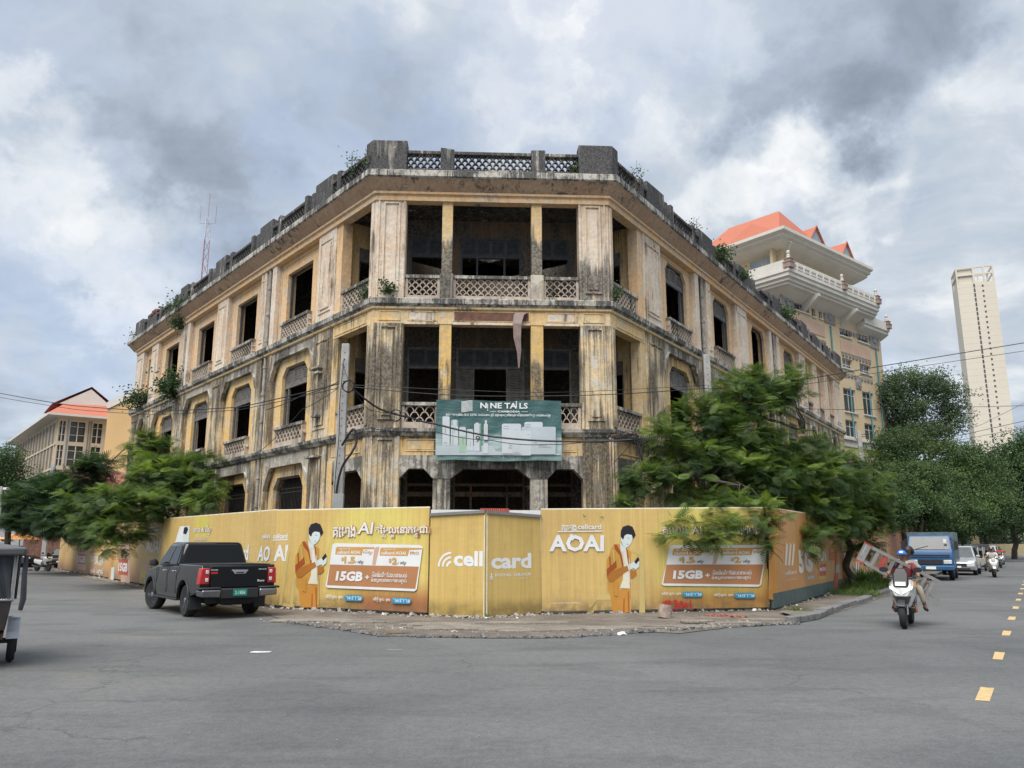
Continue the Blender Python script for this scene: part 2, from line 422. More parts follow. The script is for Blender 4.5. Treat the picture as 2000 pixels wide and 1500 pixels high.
c = t.mix(t.math('MULTIPLY', spots, 0.75), c, (0.045, 0.045, 0.045))
vc = t.node('ShaderNodeTexVoronoi', feature='DISTANCE_TO_EDGE'); t.put(vc.inputs['Vector'], t.vm('ADD', G, t.vm('SCALE', t.noise(G, 0.9, 6, 0.65, color=True), 1.8))); vc.inputs['Scale'].default_value = 0.16
crack = t.math('MULTIPLY', t.mr(vc.outputs['Distance'], 0.008, 0.001), t.mr(t.noise(G, 0.3, 3), 0.5, 0.6))
c = t.mix(t.math('MULTIPLY', crack, 0.5), c, (0.05, 0.05, 0.05))
t.put(b.inputs['Base Color'], c); b.inputs['Roughness'].default_value = 0.82; b.inputs['Specular IOR Level'].default_value = 0.3
bn = t.node('ShaderNodeBump'); bn.inputs['Strength'].default_value = 0.5; bn.inputs['Distance'].default_value = 0.012
t.put(bn.inputs['Height'], t.math('ADD', fine, t.math('MULTIPLY', mid, 1.5))); t.l.new(bn.outputs[0], b.inputs['Normal'])

def groundmat(name, a, b_, c_, rough=0.95):
    m, t, b = newmat(name)
    G = t.node('ShaderNodeNewGeometry').outputs['Position']
    c = t.mix(t.mr(t.noise(G, 0.9, 7, 0.65), 0.40, 0.60), a, b_)
    c = t.mix(t.mr(t.noise(t.mapping(G, (1, 3, 1)), 2.4, 7, 0.7), 0.53, 0.64, 0, 0.85), c, c_)
    f = t.mr(t.noise(G, 22, 4, 0.7), 0.25, 0.75, 0.7, 1.3)
    c = t.mix(1.0, c, t.comb(f, f, f), 'MULTIPLY')
    t.put(b.inputs['Base Color'], c); b.inputs['Roughness'].default_value = rough
    bn = t.node('ShaderNodeBump'); bn.inputs['Strength'].default_value = 0.9; bn.inputs['Distance'].default_value = 0.05
    t.put(bn.inputs['Height'], t.noise(G, 9, 8, 0.7)); t.l.new(bn.outputs[0], b.inputs['Normal'])
    return m
groundmat('dirt', (0.13, 0.11, 0.09), (0.19, 0.16, 0.125), (0.06, 0.05, 0.043))
groundmat('broken_concrete', (0.26, 0.225, 0.18), (0.19, 0.165, 0.135), (0.10, 0.085, 0.07))
groundmat('kerb_stone', (0.19, 0.185, 0.175), (0.13, 0.13, 0.125), (0.07, 0.07, 0.068))
mat('road_yellow', (0.56, 0.39, 0.18), 0.8, var=0.2, scale=9, dirt=0.6)

flat_sheet('road', 'asphalt', [(-1500, -400), (1500, -400), (1500, 2400), (-1500, 2400)], 0.0)

# corner of the city block behind the hoardings
FL_D, FR_D, FC_D = yawd(-39.6), yawd(33.7), yawd(87.05)
CLp, CRp = (-4.638, 25.261), (3.321, 25.671)
FC = Face(CLp, FC_D); FL = Face(CLp, FL_D); FR = Face(CRp, FR_D)
LEND, REND = 29.5, 37.3

P_ = lambda x, y, z=0.0: gnd(x, y, z)
hA, hB, hC, hD = P_(112, 1112), P_(271, 1143), P_(530, 1188), P_(834, 1204)
hG, hM, hE = P_(836, 1204), P_(948, 1208), P_(1058, 1201)
hF, hH, hJ = P_(1503, 1193), P_(1690, 1141), (53.3, 101.4)

# bare ground of the plot, one sheet above the road
plot = [(hA[0] - 1.2, hA[1] + 6), (hA[0] - .4, hA[1] - .6), (hB[0] - .3, hB[1] - .6), P_(420, 1178), P_(515, 1196), P_(560, 1216), P_(640, 1226), P_(690, 1234), P_(740, 1243), P_(830, 1244),
        P_(905, 1246), P_(1010, 1247), P_(1100, 1246), P_(1180, 1238), P_(1250, 1236), P_(1330, 1238), P_(1420, 1226), P_(1500, 1222), P_(1556, 1219), (8.0, 20.5), (10.2, 23.8), (13.8, 29.4), (16.6, 34.0), (24.5, 47.0), (55.0, 100.0), (53, 112), (20, 112), (-40, 112)]
rp = []
for i in range(len(plot)):
    a, b2 = plot[i], plot[(i + 1) % len(plot)]
    L = math.hypot(b2[0] - a[0], b2[1] - a[1]); k = max(1, min(10, int(L / 0.35))) if i < 19 else 1
    for j in range(k):
        f = j / k; jit = 0.07 if (0 < j and i < 19) else 0
        rp.append((a[0] + (b2[0] - a[0]) * f + random.uniform(-jit, jit), a[1] + (b2[1] - a[1]) * f + random.uniform(-jit, jit)))
flat_sheet('ground', 'dirt', rp, 0.012)

def ragged(cx, cy, rx, ry, n=26, k=0.25, rot=0.0):
    out = []
    for i in range(n):
        a = 2 * math.pi * i / n; q_ = 1 + random.uniform(-k, k)
        x, y = rx * q_ * math.cos(a), ry * q_ * math.sin(a)
        out.append((cx + x * math.cos(rot) - y * math.sin(rot), cy + x * math.sin(rot) + y * math.cos(rot)))
    return out
def slab_piece(px, py, rx, ry, h, rot=0.0, k=0.2, m='broken_concrete', n=22):
    mb = MB(); x, y = gnd(px, py); mb.slab(ragged(x, y, rx, ry, n, k, rot), 0.0, h)
    return mb
# the old broken pavement before the gate, in pieces
pav = thing('broken_pavement', 'broken concrete pavement slabs on the ground in front of the yellow gate', 'pavement', (gnd(900, 1228)[0], gnd(900, 1228)[1], 0))
for (px, py, rx, ry, h) in [(930, 1229, 1.35, 0.42, .07), (1030, 1232, 1.0, .36, .055), (1140, 1229, .8, .34, .05), (860, 1222, .8, .3, .06), (620, 1214, 1.15, .33, .06), (700, 1217, .55, .2, .05),
                            (1230, 1228, .85, .28, .045), (1330, 1226, .9, .26, .045), (1420, 1218, .7, .24, .04), (1000, 1218, 1.1, .22, .05), (1490, 1212, .6, .2, .05)]:
    slab_piece(px, py, rx, ry, h * .6 + 0.012).build('slab', 'broken_concrete', pav, bevel=0.012)
# puddle of dark water
mt = newmat('wet_mud')[0]; mt.node_tree.nodes['Principled BSDF'].inputs['Base Color'].default_value = (0.055, 0.035, 0.028, 1); mt.node_tree.nodes['Principled BSDF'].inputs['Roughness'].default_value = 0.08
for (px, py, rx, ry) in [(755, 1238, .42, .10), (700, 1230, .30, .07)]:
    x, y = gnd(px, py); flat_sheet('puddle', 'wet_mud', ragged(x, y, rx, ry, 24, .3), 0.02)

# rubble under the hoardings and by the kerb
def rubble(name, label, pts, n, smin, smax, m, spread=0.2):
    mb = MB()
    for i in range(n):
        a = random.random() * (len(pts) - 1); k = int(a); f = a - k
        x = pts[k][0] * (1 - f) + pts[k + 1][0] * f + random.gauss(0, spread); y = pts[k][1] * (1 - f) + pts[k + 1][1] * f + random.gauss(0, spread * .6)
        s = random.uniform(smin, smax) * (0.5 + random.random())
        Q = Quaternion((random.random(), random.random(), random.random()), random.random() * 3)
        pr = []
        for dx in (-1, 1):
            for dy in (-1, 1):
                for dz in (-1, 1):
                    v = Q @ Vector((dx * s * random.uniform(.6, 1), dy * s * random.uniform(.4, .9), dz * s * random.uniform(.25, .6)))
                    pr.append((x + v.x, y + v.y, max(0.005, s * .35 + v.z)))
        mb.add(pr, [(0, 1, 3, 2), (4, 6, 7, 5), (0, 4, 5, 1), (2, 3, 7, 6), (0, 2, 6, 4), (1, 5, 7, 3)])
    o = mb.build(name, m); o['kind'] = 'stuff'; o['label'] = label
    return o
mat('rubble_grey', (0.30, 0.28, 0.25), 0.95, var=0.4, scale=2)
mat('rubble_brick', (0.26, 0.10, 0.07), 0.95, var=0.3, scale=6)
mat('litter_white', (0.70, 0.70, 0.68), 0.7, var=0.1)
rubble('rubble', 'grey rubble and stones below the left hoardings', [hA, hB, hC, hD], 520, .02, .06, 'rubble_grey', .25)
rubble('rubble', 'grey rubble and stones below the gate and right hoarding', [hD, hM, hE, hF], 420, .015, .05, 'rubble_grey', .16)
rubble('rubble', 'stones and dirt along the right hoarding foot', [hF, hH, (22.6, 48.2)], 300, .02, .07, 'rubble_grey', .4)
rubble('rubble', 'grit and small stones scattered over the broken pavement by the gate', [P_(560, 1212), P_(760, 1226), P_(900, 1232), P_(1050, 1232), P_(1200, 1230), P_(1350, 1224), P_(1480, 1216)], 900, .008, .028, 'rubble_grey', .35)
rubble('rubble', 'broken slab edges along the front of the old pavement', [P_(560, 1216), P_(690, 1234), P_(740, 1243), P_(905, 1246), P_(1100, 1246), P_(1250, 1236), P_(1420, 1226), P_(1556, 1219)], 420, .02, .05, 'kerb_stone', .07)
rubble('broken_brick', 'small heap of red broken brick at the right hoarding foot', [P_(1385, 1204), P_(1450, 1206)], 160, .02, .045, 'rubble_brick', .10)
rubble('litter', 'scraps of white litter along the hoarding foot', [hA, hB, hC, hD, hM, hE, hF, hH], 46, .02, .05, 'litter_white', .35)
rubble('litter', 'tiny pale stones scattered over the road', [P_(150, 1330), P_(500, 1420), P_(1000, 1400), P_(1500, 1330), P_(1850, 1290)], 18, .005, .009, 'rubble_grey', 1.6)

# right-hand pavement and kerb
KB = [(6.31, 18.17), (7.2, 19.2), (8.9, 22.05), (10.58, 24.49), (11.5, 25.95)]
KB2 = [(12.2, 27.2), (13.81, 29.68), (16.5, 34.02), (22.0, 42.6), (40.0, 72.0), (58, 101)]
def kerb_run(pts, wd=0.28, h=0.14, step=1.0):
    """kerb stones, each an object"""
    res = []
    for a, b2 in zip(pts[:-1], pts[1:]):
        L = math.hypot(b2[0] - a[0], b2[1] - a[1]); d = ((b2[0] - a[0]) / L, (b2[1] - a[1]) / L); nrm = (-d[1], d[0])
        k = max(1, round(L / step))
        for i in range(k):
            if len(res) > 40: break
            u0, u1 = L * i / k + .012, L * (i + 1) / k - .012; hh = h + random.uniform(-.012, .012); o = random.uniform(-.02, .02)
            T = lambda u, w, z: (a[0] + d[0] * u + nrm[0] * (w + o), a[1] + d[1] * u + nrm[1] * (w + o), z)
            mb = MB(); mb.box(u0, u1, 0, wd, 0.0, hh, T); res.append(mb)
    return res
for nm, pts in (('kerb', KB), ('kerb', KB2)):
    kt = bpy.data.objects.new('kerb', None); COL.objects.link(kt); kt['kind'] = 'structure'; kt.location = (pts[0][0], pts[0][1], 0)
    for mb in kerb_run(pts): mb.build('kerb_stone', 'kerb_stone', kt, bevel=0.02)
pave = [(6.6, 18.5), (7.0, 19.3), (8.7, 22.15), (10.4, 24.6), (11.2, 26.0), (12.1, 27.4), (13.6, 29.8), (16.3, 34.15), (21.8, 42.8), (39.8, 72.2), (55, 97), (53.5, 99), (22.7, 47.6), (15.9, 35.6), (7.3, 21.6), (6.7, 20.5)]
flat_sheet('pavement', 'dirt', pave, 0.075)

# yellow dashes of the centre line
dpx = [[(1914, 1342), (1941, 1343), (1934, 1370), (1905, 1368)], [(1940, 1275), (1962, 1276), (1956, 1290), (1936, 1289)], [(1960, 1232), (1975, 1232), (1972, 1241), (1956, 1241)]]
d0 = gnd(*dpx[0][3]); d1 = gnd(*dpx[0][0]); dd = gnd(1956, 1241)
Ld = math.hypot(d1[0] - d0[0], d1[1] - d0[1]); di = ((dd[0] - d0[0]), (dd[1] - d0[1])); dl = math.hypot(*di); di = (di[0] / dl, di[1] / dl)
dr = gnd(*dpx[0][2]); Wd = abs((dr[0] - d0[0]) * di[1] - (dr[1] - d0[1]) * di[0])
gnorm = (di[1], -di[0])
for k in range(24):
    s0 = dl / 2 * k * 1.0; x, y = d0[0] + di[0] * s0, d0[1] + di[1] * s0
    wj = [random.uniform(-.012, .012) for _ in range(4)]
    q4 = [(x + wj[0], y), (x + gnorm[0] * Wd, y + gnorm[1] * Wd + wj[1]), (x + gnorm[0] * Wd + di[0] * Ld, y + gnorm[1] * Wd + di[1] * Ld), (x + di[0] * Ld, y + di[1] * Ld + wj[2])]
    o = flat_sheet('road_marking', 'road_yellow', q4, 0.004)

# ============================================================ THE DERELICT BUILDING
B = thing('derelict_building', 'derelict three-storey yellow corner building with black-stained parapet and open loggias', 'building', (CLp[0], CLp[1], 0))
def isect(Fa, wa, Fb, wb):
    p = Fa.T(0, wa, 0); q_ = Fb.T(0, wb, 0); d, e = Fa.d, Fb.d
    det = d[0] * (-e[1]) + e[0] * d[1]
    tt = ((q_[0] - p[0]) * (-e[1]) + e[0] * (q_[1] - p[1])) / det
    return (p[0] + d[0] * tt, p[1] + d[1] * tt)
def sweep(prof, name, m, extra=0.0, ends=(LEND, REND), bevel=0):
    """profile of (w,z) swept round the three fronts with mitred corners"""
    rings = [[FL.T(ends[0] + extra, w, z) for w, z in prof],
             [isect(FL, w, FC, w) + (z,) for w, z in prof],
             [isect(FC, w, FR, w) + (z,) for w, z in prof],
             [FR.T(ends[1] + extra, w, z) for w, z in prof]]
    # subdivide the straight runs so long walls stay even
    mb = MB(); mb.loft(rings); return mb.build(name, m, B)
Z1, Z2, Z3 = 5.36, 9.60, 13.77
# floors and roof
def inner_poly(w, depth):
    return [FL.T(LEND - .3, w, 0)[:2], isect(FL, w, FC, w), isect(FC, w, FR, w), FR.T(REND - .3, w, 0)[:2], FR.T(REND - .3, -depth, 0)[:2], isect(FR, -depth, FL, -depth), FL.T(LEND - .3, -depth, 0)[:2]]
for z in (5.30, 9.56):
    MB().slab(inner_poly(-.45, 9), z, z + .2).build('floor_slab', 'plaster_inside', B)
mb = MB()
mb.slab([FL.T(LEND - .2, -.1, 0)[:2], FL.T(2.9, -.1, 0)[:2], FL.T(2.9, -9, 0)[:2], FL.T(LEND - .2, -9, 0)[:2]], 13.55, 13.8)
mb.slab([FR.T(2.9, -.1, 0)[:2], FR.T(REND - .2, -.1, 0)[:2], FR.T(REND - .2, -9, 0)[:2], FR.T(2.9, -9, 0)[:2]], 13.55, 13.8)
mb.slab([FL.T(2.88, -.1, 0)[:2], isect(FL, -.1, FC, -.1), isect(FC, -.1, FR, -.1), FR.T(2.88, -.1, 0)[:2], FR.T(2.88, -3.4, 0)[:2], isect(FR, -3.4, FC, -3.4), isect(FL, -3.4, FC, -3.4), FL.T(2.88, -3.4, 0)[:2]], 13.55, 13.8)
mb.build('roof', 'plaster_inside_dark', B)
# cornices and mouldings
sweep([(-.30, 13.30), (.06, 13.30), (.06, 13.50), (.14, 13.52), (.14, 13.60), (-.30, 13.60)], 'moulding', 'plaster_upper_wall')
sweep([(-.2, 13.60), (.10, 13.61), (.22, 13.72), (.44, 13.93), (.47, 13.95), (.47, 13.97), (-.2, 13.97)], 'soffit', 'plaster_soffit', extra=.42)
sweep([(-.2, 13.97), (.48, 13.96), (.53, 14.0), (.53, 14.20), (.47, 14.24), (-.2, 14.26)], 'cornice', 'plaster_ledge', extra=.5)
sweep([(-.3, 9.50), (.05, 9.50), (.10, 9.56), (.16, 9.60), (.18, 9.76), (.14, 9.79), (-.3, 9.80)], 'cornice', 'plaster_ledge', extra=.15)
sweep([(-.3, 9.42), (.03, 9.42), (.06, 9.45), (.06, 9.52), (-.3, 9.52)], 'moulding', 'plaster_frieze')
sweep([(-.3, 5.16), (.05, 5.16), (.16, 5.30), (.18, 5.40), (-.3, 5.44)], 'cornice', 'plaster_ledge', extra=.1)

LAT = {}
def tile_mesh(p, h, t=0.03, d=0.10):
    key = (round(p, 3), round(h, 3))
    if key in LAT: return LAT[key]
    o = [(-p / 2 - .004, -.01), (-p * .40, h * .42), (-p * .24, h * .86), (-.0, h), (p * .24, h * .86), (p * .40, h * .42), (p / 2 + .004, -.01)]
    i = [(x * (1 - 2 * t / p * .9), z - t * (0.95 if abs(x) < p * .3 else .55)) for x, z in o]
    i[0] = (-p / 2 + t * .7, -.02); i[-1] = (p / 2 - t * .7, -.02)
    mb = MB(); n = len(o)
    v = [(x, -d / 2, z) for x, z in o] + [(x, -d / 2, z) for x, z in i] + [(x, d / 2, z) for x, z in o] + [(x, d / 2, z) for x, z in i]
    f = []
    for k in range(n - 1):
        f += [(k, k + 1, n + k + 1, n + k), (2 * n + k, 3 * n + k, 3 * n + k + 1, 2 * n + k + 1), (k, 2 * n + k, 2 * n + k + 1, k + 1), (n + k, n + k + 1, 3 * n + k + 1, 3 * n + k)]
    mb.add(v, f); LAT[key] = (v, f, mb.mesh('lattice_tile')); return LAT[key]
TILES = [0]
def lattice(F, u0, u1, z0, z1, wc, parent, p=0.236, h=0.112, single=False, m='plaster_lattice', d=.10):
    v, f, me = tile_mesh(p, h, d=d)
    if len(me.materials) == 0: me.materials.append(MATS[m])
    rows = max(2, round((z1 - z0) / h)); hs = (z1 - z0) / rows
    n = max(1, round((u1 - u0) / p)); ps = (u1 - u0) / n
    mb = MB(); o3 = wloc(parent)
    for r in range(rows):
        off = 0.5 if r % 2 == 0 else 0.0
        for k in range(n + (0 if off else 1)):
            uc = u0 + (k + off) * ps; z = z0 + r * hs
            if single and TILES[0] < 296:
                P3 = F.T(uc, wc, z); TILES[0] += 1
                o = bpy.data.objects.new('lattice_tile', me); COL.objects.link(o); o.parent = parent
                if m != 'plaster_lattice': o.material_slots[0].link = 'OBJECT'; o.material_slots[0].material = MATS[m]
                o.location = (P3[0] - o3.x, P3[1] - o3.y, P3[2] - o3.z); o.rotation_euler = (0, 0, F.rz); o.scale = (ps / p, 1, hs / h)
            else:
                mb.add([F.T(uc + x * ps / p, wc + y, z + zz * hs / h) for x, y, zz in v], f)
    if mb.v:
        o = mb.build('lattice', m, parent); o['kind'] = 'stuff'
def balustrade(F, u0, u1, zb, zt, wc, single=False, bays=None, rail='plaster_slab', body='plaster_lattice', th=.16, h=0.112, side=.09, base=.10):
    """rail, base, side frames as one part with its lattice"""
    mb = MB()
    mb.box(u0, u1, wc - th / 2, wc + th / 2, zb, zb + base, F.T)
    mb.box(u0, u0 + side, wc - th / 2, wc + th / 2, zb + base, zt - .10, F.T); mb.box(u1 - side, u1, wc - th / 2, wc + th / 2, zb + base, zt - .10, F.T)
    pb = mb.build('balustrade', body, B)
    rl = MB(); rl.box(u0 - .02, u1 + .02, wc - th / 2 - .03, wc + th / 2 + .04, zt - .10, zt + .015, F.T); rl.build('rail', rail, pb, bevel=.01)
    lattice(F, u0 + side, u1 - side, zb + base, zt - .10, wc, pb, single=single, h=h if zb > 9 else .155, p=.236 if zb > 9 else .29, d=th * .62)
    return pb
def panel_strip(mb, F, u0, u1, z0, z1, w, s=.045, d=.028):
    mb.box(u0, u1, w, w + d, z0, z0 + s, F.T); mb.box(u0, u1, w, w + d, z1 - s, z1, F.T)
    mb.box(u0, u0 + s, w, w + d, z0 + s, z1 - s, F.T); mb.box(u1 - s, u1, w, w + d, z0 + s, z1 - s, F.T)
def pilaster(F, u0, u1, z0, z1, m, w=0.0, th=.62, panel=True, cap=True):
    mb = MB(); mb.box(u0, u1, w - th, w, z0, z1, F.T); p = mb.build('pilaster', m, B, bevel=0.015)
    if panel:
        q_ = MB(); g = min(.22, (u1 - u0) * .18); panel_strip(q_, F, u0 + g, u1 - g, z0 + .35, z1 - .35, w + .001, .05, .035)
        q_.box(u0 + g + .14, u1 - g - .14, w + .001, w + .045, z0 + .5, z1 - .5, F.T)
        q_.build('raised_panel', m, p)
    return p
def arch_poly(a, b_, zs, zt, ztop, c):
    """lintel piece above a haunched opening"""
    return [(a, zs), (a, ztop), (b_, ztop), (b_, zs), (b_ - c, zt), (a + c, zt)]
def arch_wall(mb, F, u0, u1, z0, z1, a, b_, sill, zs, zt, c, w0, w1):
    mb.box(u0, a, w0, w1, z0, z1, F.T); mb.box(b_, u1, w0, w1, z0, z1, F.T)
    if sill > z0: mb.box(a, b_, w0, w1, z0, sill, F.T)
    mb.prism(arch_poly(a, b_, zs, zt, z1, c), w0, w1, F.T)
def louvre(F, u0, u1, z0, z1, w, parent, m='old_wood', name='shutter', n=None):
    mb = MB(); s = min(.07, (u1 - u0) * .15)
    mb.box(u0, u0 + s, w - .03, w + .03, z0, z1, F.T); mb.box(u1 - s, u1, w - .03, w + .03, z0, z1, F.T)
    mb.box(u0 + s, u1 - s, w - .03, w + .03, z0, z0 + s, F.T); mb.box(u0 + s, u1 - s, w - .03, w + .03, z1 - s, z1, F.T)
    n = n or max(3, int((z1 - z0) / .09)); hz = (z1 - z0 - 2 * s) / n
    for k in range(n):
        z = z0 + s + hz * k
        mb.add([F.T(u0 + s, w + .02, z), F.T(u1 - s, w + .02, z), F.T(u1 - s, w - .02, z + hz * 1.15), F.T(u0 + s, w - .02, z + hz * 1.15),
                F.T(u0 + s, w + .028, z + .008), F.T(u1 - s, w + .028, z + .008), F.T(u1 - s, w - .012, z + hz * 1.15 + .008), F.T(u0 + s, w - .012, z + hz * 1.15 + .008)],
               [(0, 1, 2, 3), (7, 6, 5, 4), (0, 4, 5, 1), (3, 2, 6, 7)])
    return mb.build(name, m, parent)
def drainpipe(F, u, w, z0, z1, r=.075, m='pipe_grey'):
    mb = MB(); mb.tube([F.T(u, w, z0), F.T(u, w, z1)], r, 10)
    z = z0 + .6
    while z < z1 - .1:
        mb.tube([F.T(u, w, z), F.T(u, w, z + .12)], r * 1.35, 10); z += 1.15
    return mb.build('drainpipe', m, B, smooth=True)

# ---------------------------------------------- chamfered corner front
UW = 7.97
for (lv, z0, z1, m, posts, mp) in ((3, 9.79, 13.36, 'plaster_upper_pier', [(2.25, 2.61), (5.32, 5.68)], 'plaster_post_top'),
                                   (2, 5.42, 8.96, 'plaster_mid_pier', [(2.22, 2.62), (5.28, 5.70)], 'plaster_post_mid'),
                                   (1, 0.0, 5.2, 'plaster_low_pier', [(2.10, 2.66), (5.24, 5.80)], 'plaster_post_grey')):
    # corner piers: solid mass under the mitre, clad with stepped strips
    for side in (0, 1):
        F2 = FL if side == 0 else FR
        a = (1.02 if side == 0 else UW - 1.02)
        cn = isect(FL, 0, FC, 0) if side == 0 else isect(FC, 0, FR, 0)
        poly = [cn, FC.T(a, 0, 0)[:2], FC.T(a, -.55, 0)[:2], F2.T(.36, -.5, 0)[:2], F2.T(.36, 0, 0)[:2]]
        mb = MB(); mb.slab(poly, z0, z1); p = mb.build('corner_pier', m if not (lv == 3 and side) else 'plaster_pier_stained', B, bevel=.012)
        q_ = MB(); ua, ub = (.16, .92) if side == 0 else (UW - .92, UW - .16)
        panel_strip(q_, FC, ua + .1, ub - .1, z0 + .28, z1 - .12, .001, .05, .05)
        q_.box(ua + .22, ub - .22, .001, .035, z0 + .42, z1 - .26, FC.T)
        q_.box(ua - .10, ua - .03, .001, .04, z0 + .02, z1 - .02, FC.T); q_.box(ub + .01, ub + .07, .001, .04, z0 + .02, z1 - .02, FC.T)
        q_.box(.1, .26, .001, .04, z0 + .1, z1 - .1, F2.T)
        q_.build('pier_strip', m if not (lv == 3 and side) else 'plaster_pier_stained', p)
    for (a, b_) in posts:
        mb = MB(); mb.box(a, b_, -.42, -.04, z0, z1, FC.T); p = mb.build('post', mp, B, bevel=.015)
        if lv == 3:
            q_ = MB(); q_.box(a - .04, b_ + .04, -.46, .03, z0, 10.70, FC.T); q_.build('post_base', 'plaster_post_grey', p, bevel=.01)
        if lv == 2:
            q_ = MB(); q_.box(a - .02, b_ + .02, -.44, -.02, z0, 6.3, FC.T); q_.build('post_base', 'plaster_mid_pier', p, bevel=.01)
# friezes
mb = MB(); mb.box(1.0, UW - 1.0, -.4, -.02, 8.94, 9.45, FC.T)
fr = mb.build('frieze', 'plaster_frieze', B)
q_ = MB()
for (a, b_) in [(1.15, 2.15), (5.78, 6.82)]: panel_strip(q_, FC, a, b_, 9.04, 9.38, -.019, .03, .02)
panel_strip(q_, FC, 2.66, 5.25, 9.04, 9.38, -.019, .03, .02)
q_.build('panel_frame', 'plaster_frieze', fr)
q_ = MB(); q_.box(1.22, 2.08, -.019, -.010, 9.08, 9.33, FC.T); q_.box(5.85, 6.75, -.019, -.010, 9.08, 9.33, FC.T)
q_.build('panel', MATS['plaster_upper_pier'], fr)
mb = MB(); mb.box(2.72, 5.2, -.018, .012, 9.07, 9.36, FC.T); sb = mb.build('rusted_signboard', 'rust_brown', B)
mb = MB()
for (a, b_) in [(1.04, 2.2), (2.66, 5.25), (5.74, 6.92)]: mb.box(a, b_, -.06, .012, 8.92, 9.0, FC.T)
mb.build('beam', 'plaster_upper_pier', B)
# corner blocks of the friezes
for side in (0, 1):
    F2 = FL if side == 0 else FR; a = (1.02 if side == 0 else UW - 1.02)
    cn = isect(FL, -.01, FC, -.01) if side == 0 else isect(FC, -.01, FR, -.01)
    mb = MB(); mb.slab([cn, FC.T(a, -.01, 0)[:2], FC.T(a, -.5, 0)[:2], F2.T(.36, -.5, 0)[:2], F2.T(.36, -.01, 0)[:2]], 8.96, 9.44); p = mb.build('frieze', 'plaster_frieze', B)
    q_ = MB(); ua, ub = (.2, .92) if side == 0 else (UW - .92, UW - .2); panel_strip(q_, FC, ua, ub, 9.04, 9.38, -.009, .03, .02); q_.build('panel_frame', 'plaster_frieze', p)
    mb = MB(); mb.box(.36, 2.9, -.4, -.03, 8.96, 9.44, F2.T); p = mb.build('frieze', 'plaster_frieze', B)
    q_ = MB(); panel_strip(q_, F2, .5, 2.75, 9.04, 9.38, -.029, .03, .02); q_.build('panel_frame', 'plaster_frieze', p)
# strip of ribbon hanging from the signboard
mb = MB(); pts = [(4.98, .03, 9.38), (4.86, .22, 9.22), (4.80, .30, 8.9), (4.80, .31, 8.4), (4.86, .30, 7.95), (4.85, .30, 7.4)]
wd = [.20, .17, .14, .12, .07, .02]
v = []
for (u, w, z), a in zip(pts, wd): v += [FC.T(u - a, w, z), FC.T(u + a, w + .03, z), FC.T(u + a, w + .025, z), FC.T(u - a, w - .005, z)]
mb.add(v, [(i * 4 + k, i * 4 + (k + 1) % 4, i * 4 + 4 + (k + 1) % 4, i * 4 + 4 + k) for i in range(5) for k in range(4)])
mat('strip_brown', (0.20, 0.14, 0.12), 0.6, var=.3)
o = mb.build('torn_strip', 'strip_brown'); tagp(o, 'brown torn sheet strip curling down from the rusted signboard', 'strip')
# ground floor: haunched beam, panels, wall
mb = MB()
zs, zt = 3.80, 4.12
for (a, b_, c_) in [(1.02, 2.10, .30), (2.66, 5.24, .42), (5.80, 6.95, .30)]:
    mb.prism(arch_poly(a, b_, zs, zt, 4.55, c_), -.42, -.02, FC.T)
mb.box(2.10, 2.66, -.42, -.02, zs, 4.55, FC.T); mb.box(5.24, 5.80, -.42, -.02, zs, 4.55, FC.T)
mb.build('arched_beam', 'plaster_slab', B)
mb = MB(); mb.box(1.02, 6.95, -.42, -.05, 4.55, 5.2, FC.T); p = mb.build('spandrel', 'plaster_mid_wall', B)
q_ = MB()
for (a, b_) in [(1.2, 2.25), (2.6, 5.3), (5.7, 6.75)]: panel_strip(q_, FC, a, b_, 4.68, 5.08, -.049, .035, .02); q_.box(a + .06, b_ - .06, -.049, -.04, 4.74, 5.02, FC.T)
q_.build('panel_frame', 'plaster_frieze', p)
for F2 in (FL, FR):
    mb = MB(); mb.prism(arch_poly(.36, 2.5, 3.75, 4.12, 4.55, .4), -.42, -.03, F2.T); mb.build('arched_beam', 'plaster_slab', B)
    mb = MB(); mb.box(.36, 2.9, -.42, -.05, 4.55, 5.2, F2.T); p = mb.build('spandrel', 'plaster_mid_wall', B)
    q_ = MB(); panel_strip(q_, F2, .6, 2.6, 4.68, 5.08, -.049, .035, .02); q_.build('panel_frame', 'plaster_frieze', p)
    mb = MB(); mb.box(2.5, 2.92, -.45, -.045, 0, 4.55, F2.T); mb.build('jamb', 'plaster_mid_wall', B)
    for z0, z1, m in ((5.42, 8.96, 'plaster_mid_wall'), (9.79, 13.32, 'plaster_upper_wall')):
        mb = MB(); mb.box(2.5, 2.92, -.45, -.045, z0, z1, F2.T); mb.build('jamb', m, B, bevel=.01)
# balustrades of the corner loggias
for (zb, zt) in ((9.79, 10.66), (5.42, 6.28)):
    lv3 = zb > 9
    for (a, b_) in ([(1.04, 2.21), (2.65, 5.28), (5.72, 6.93)] if lv3 else [(1.04, 2.2), (2.64, 5.26), (5.72, 6.93)]):
        balustrade(FC, a, b_, zb, zt, -.18, single=True, base=.17 if lv3 else .22)
    for F2 in (FL, FR): balustrade(F2, .38, 2.5, zb, zt, -.18, base=.17 if lv3 else .2, single=False)
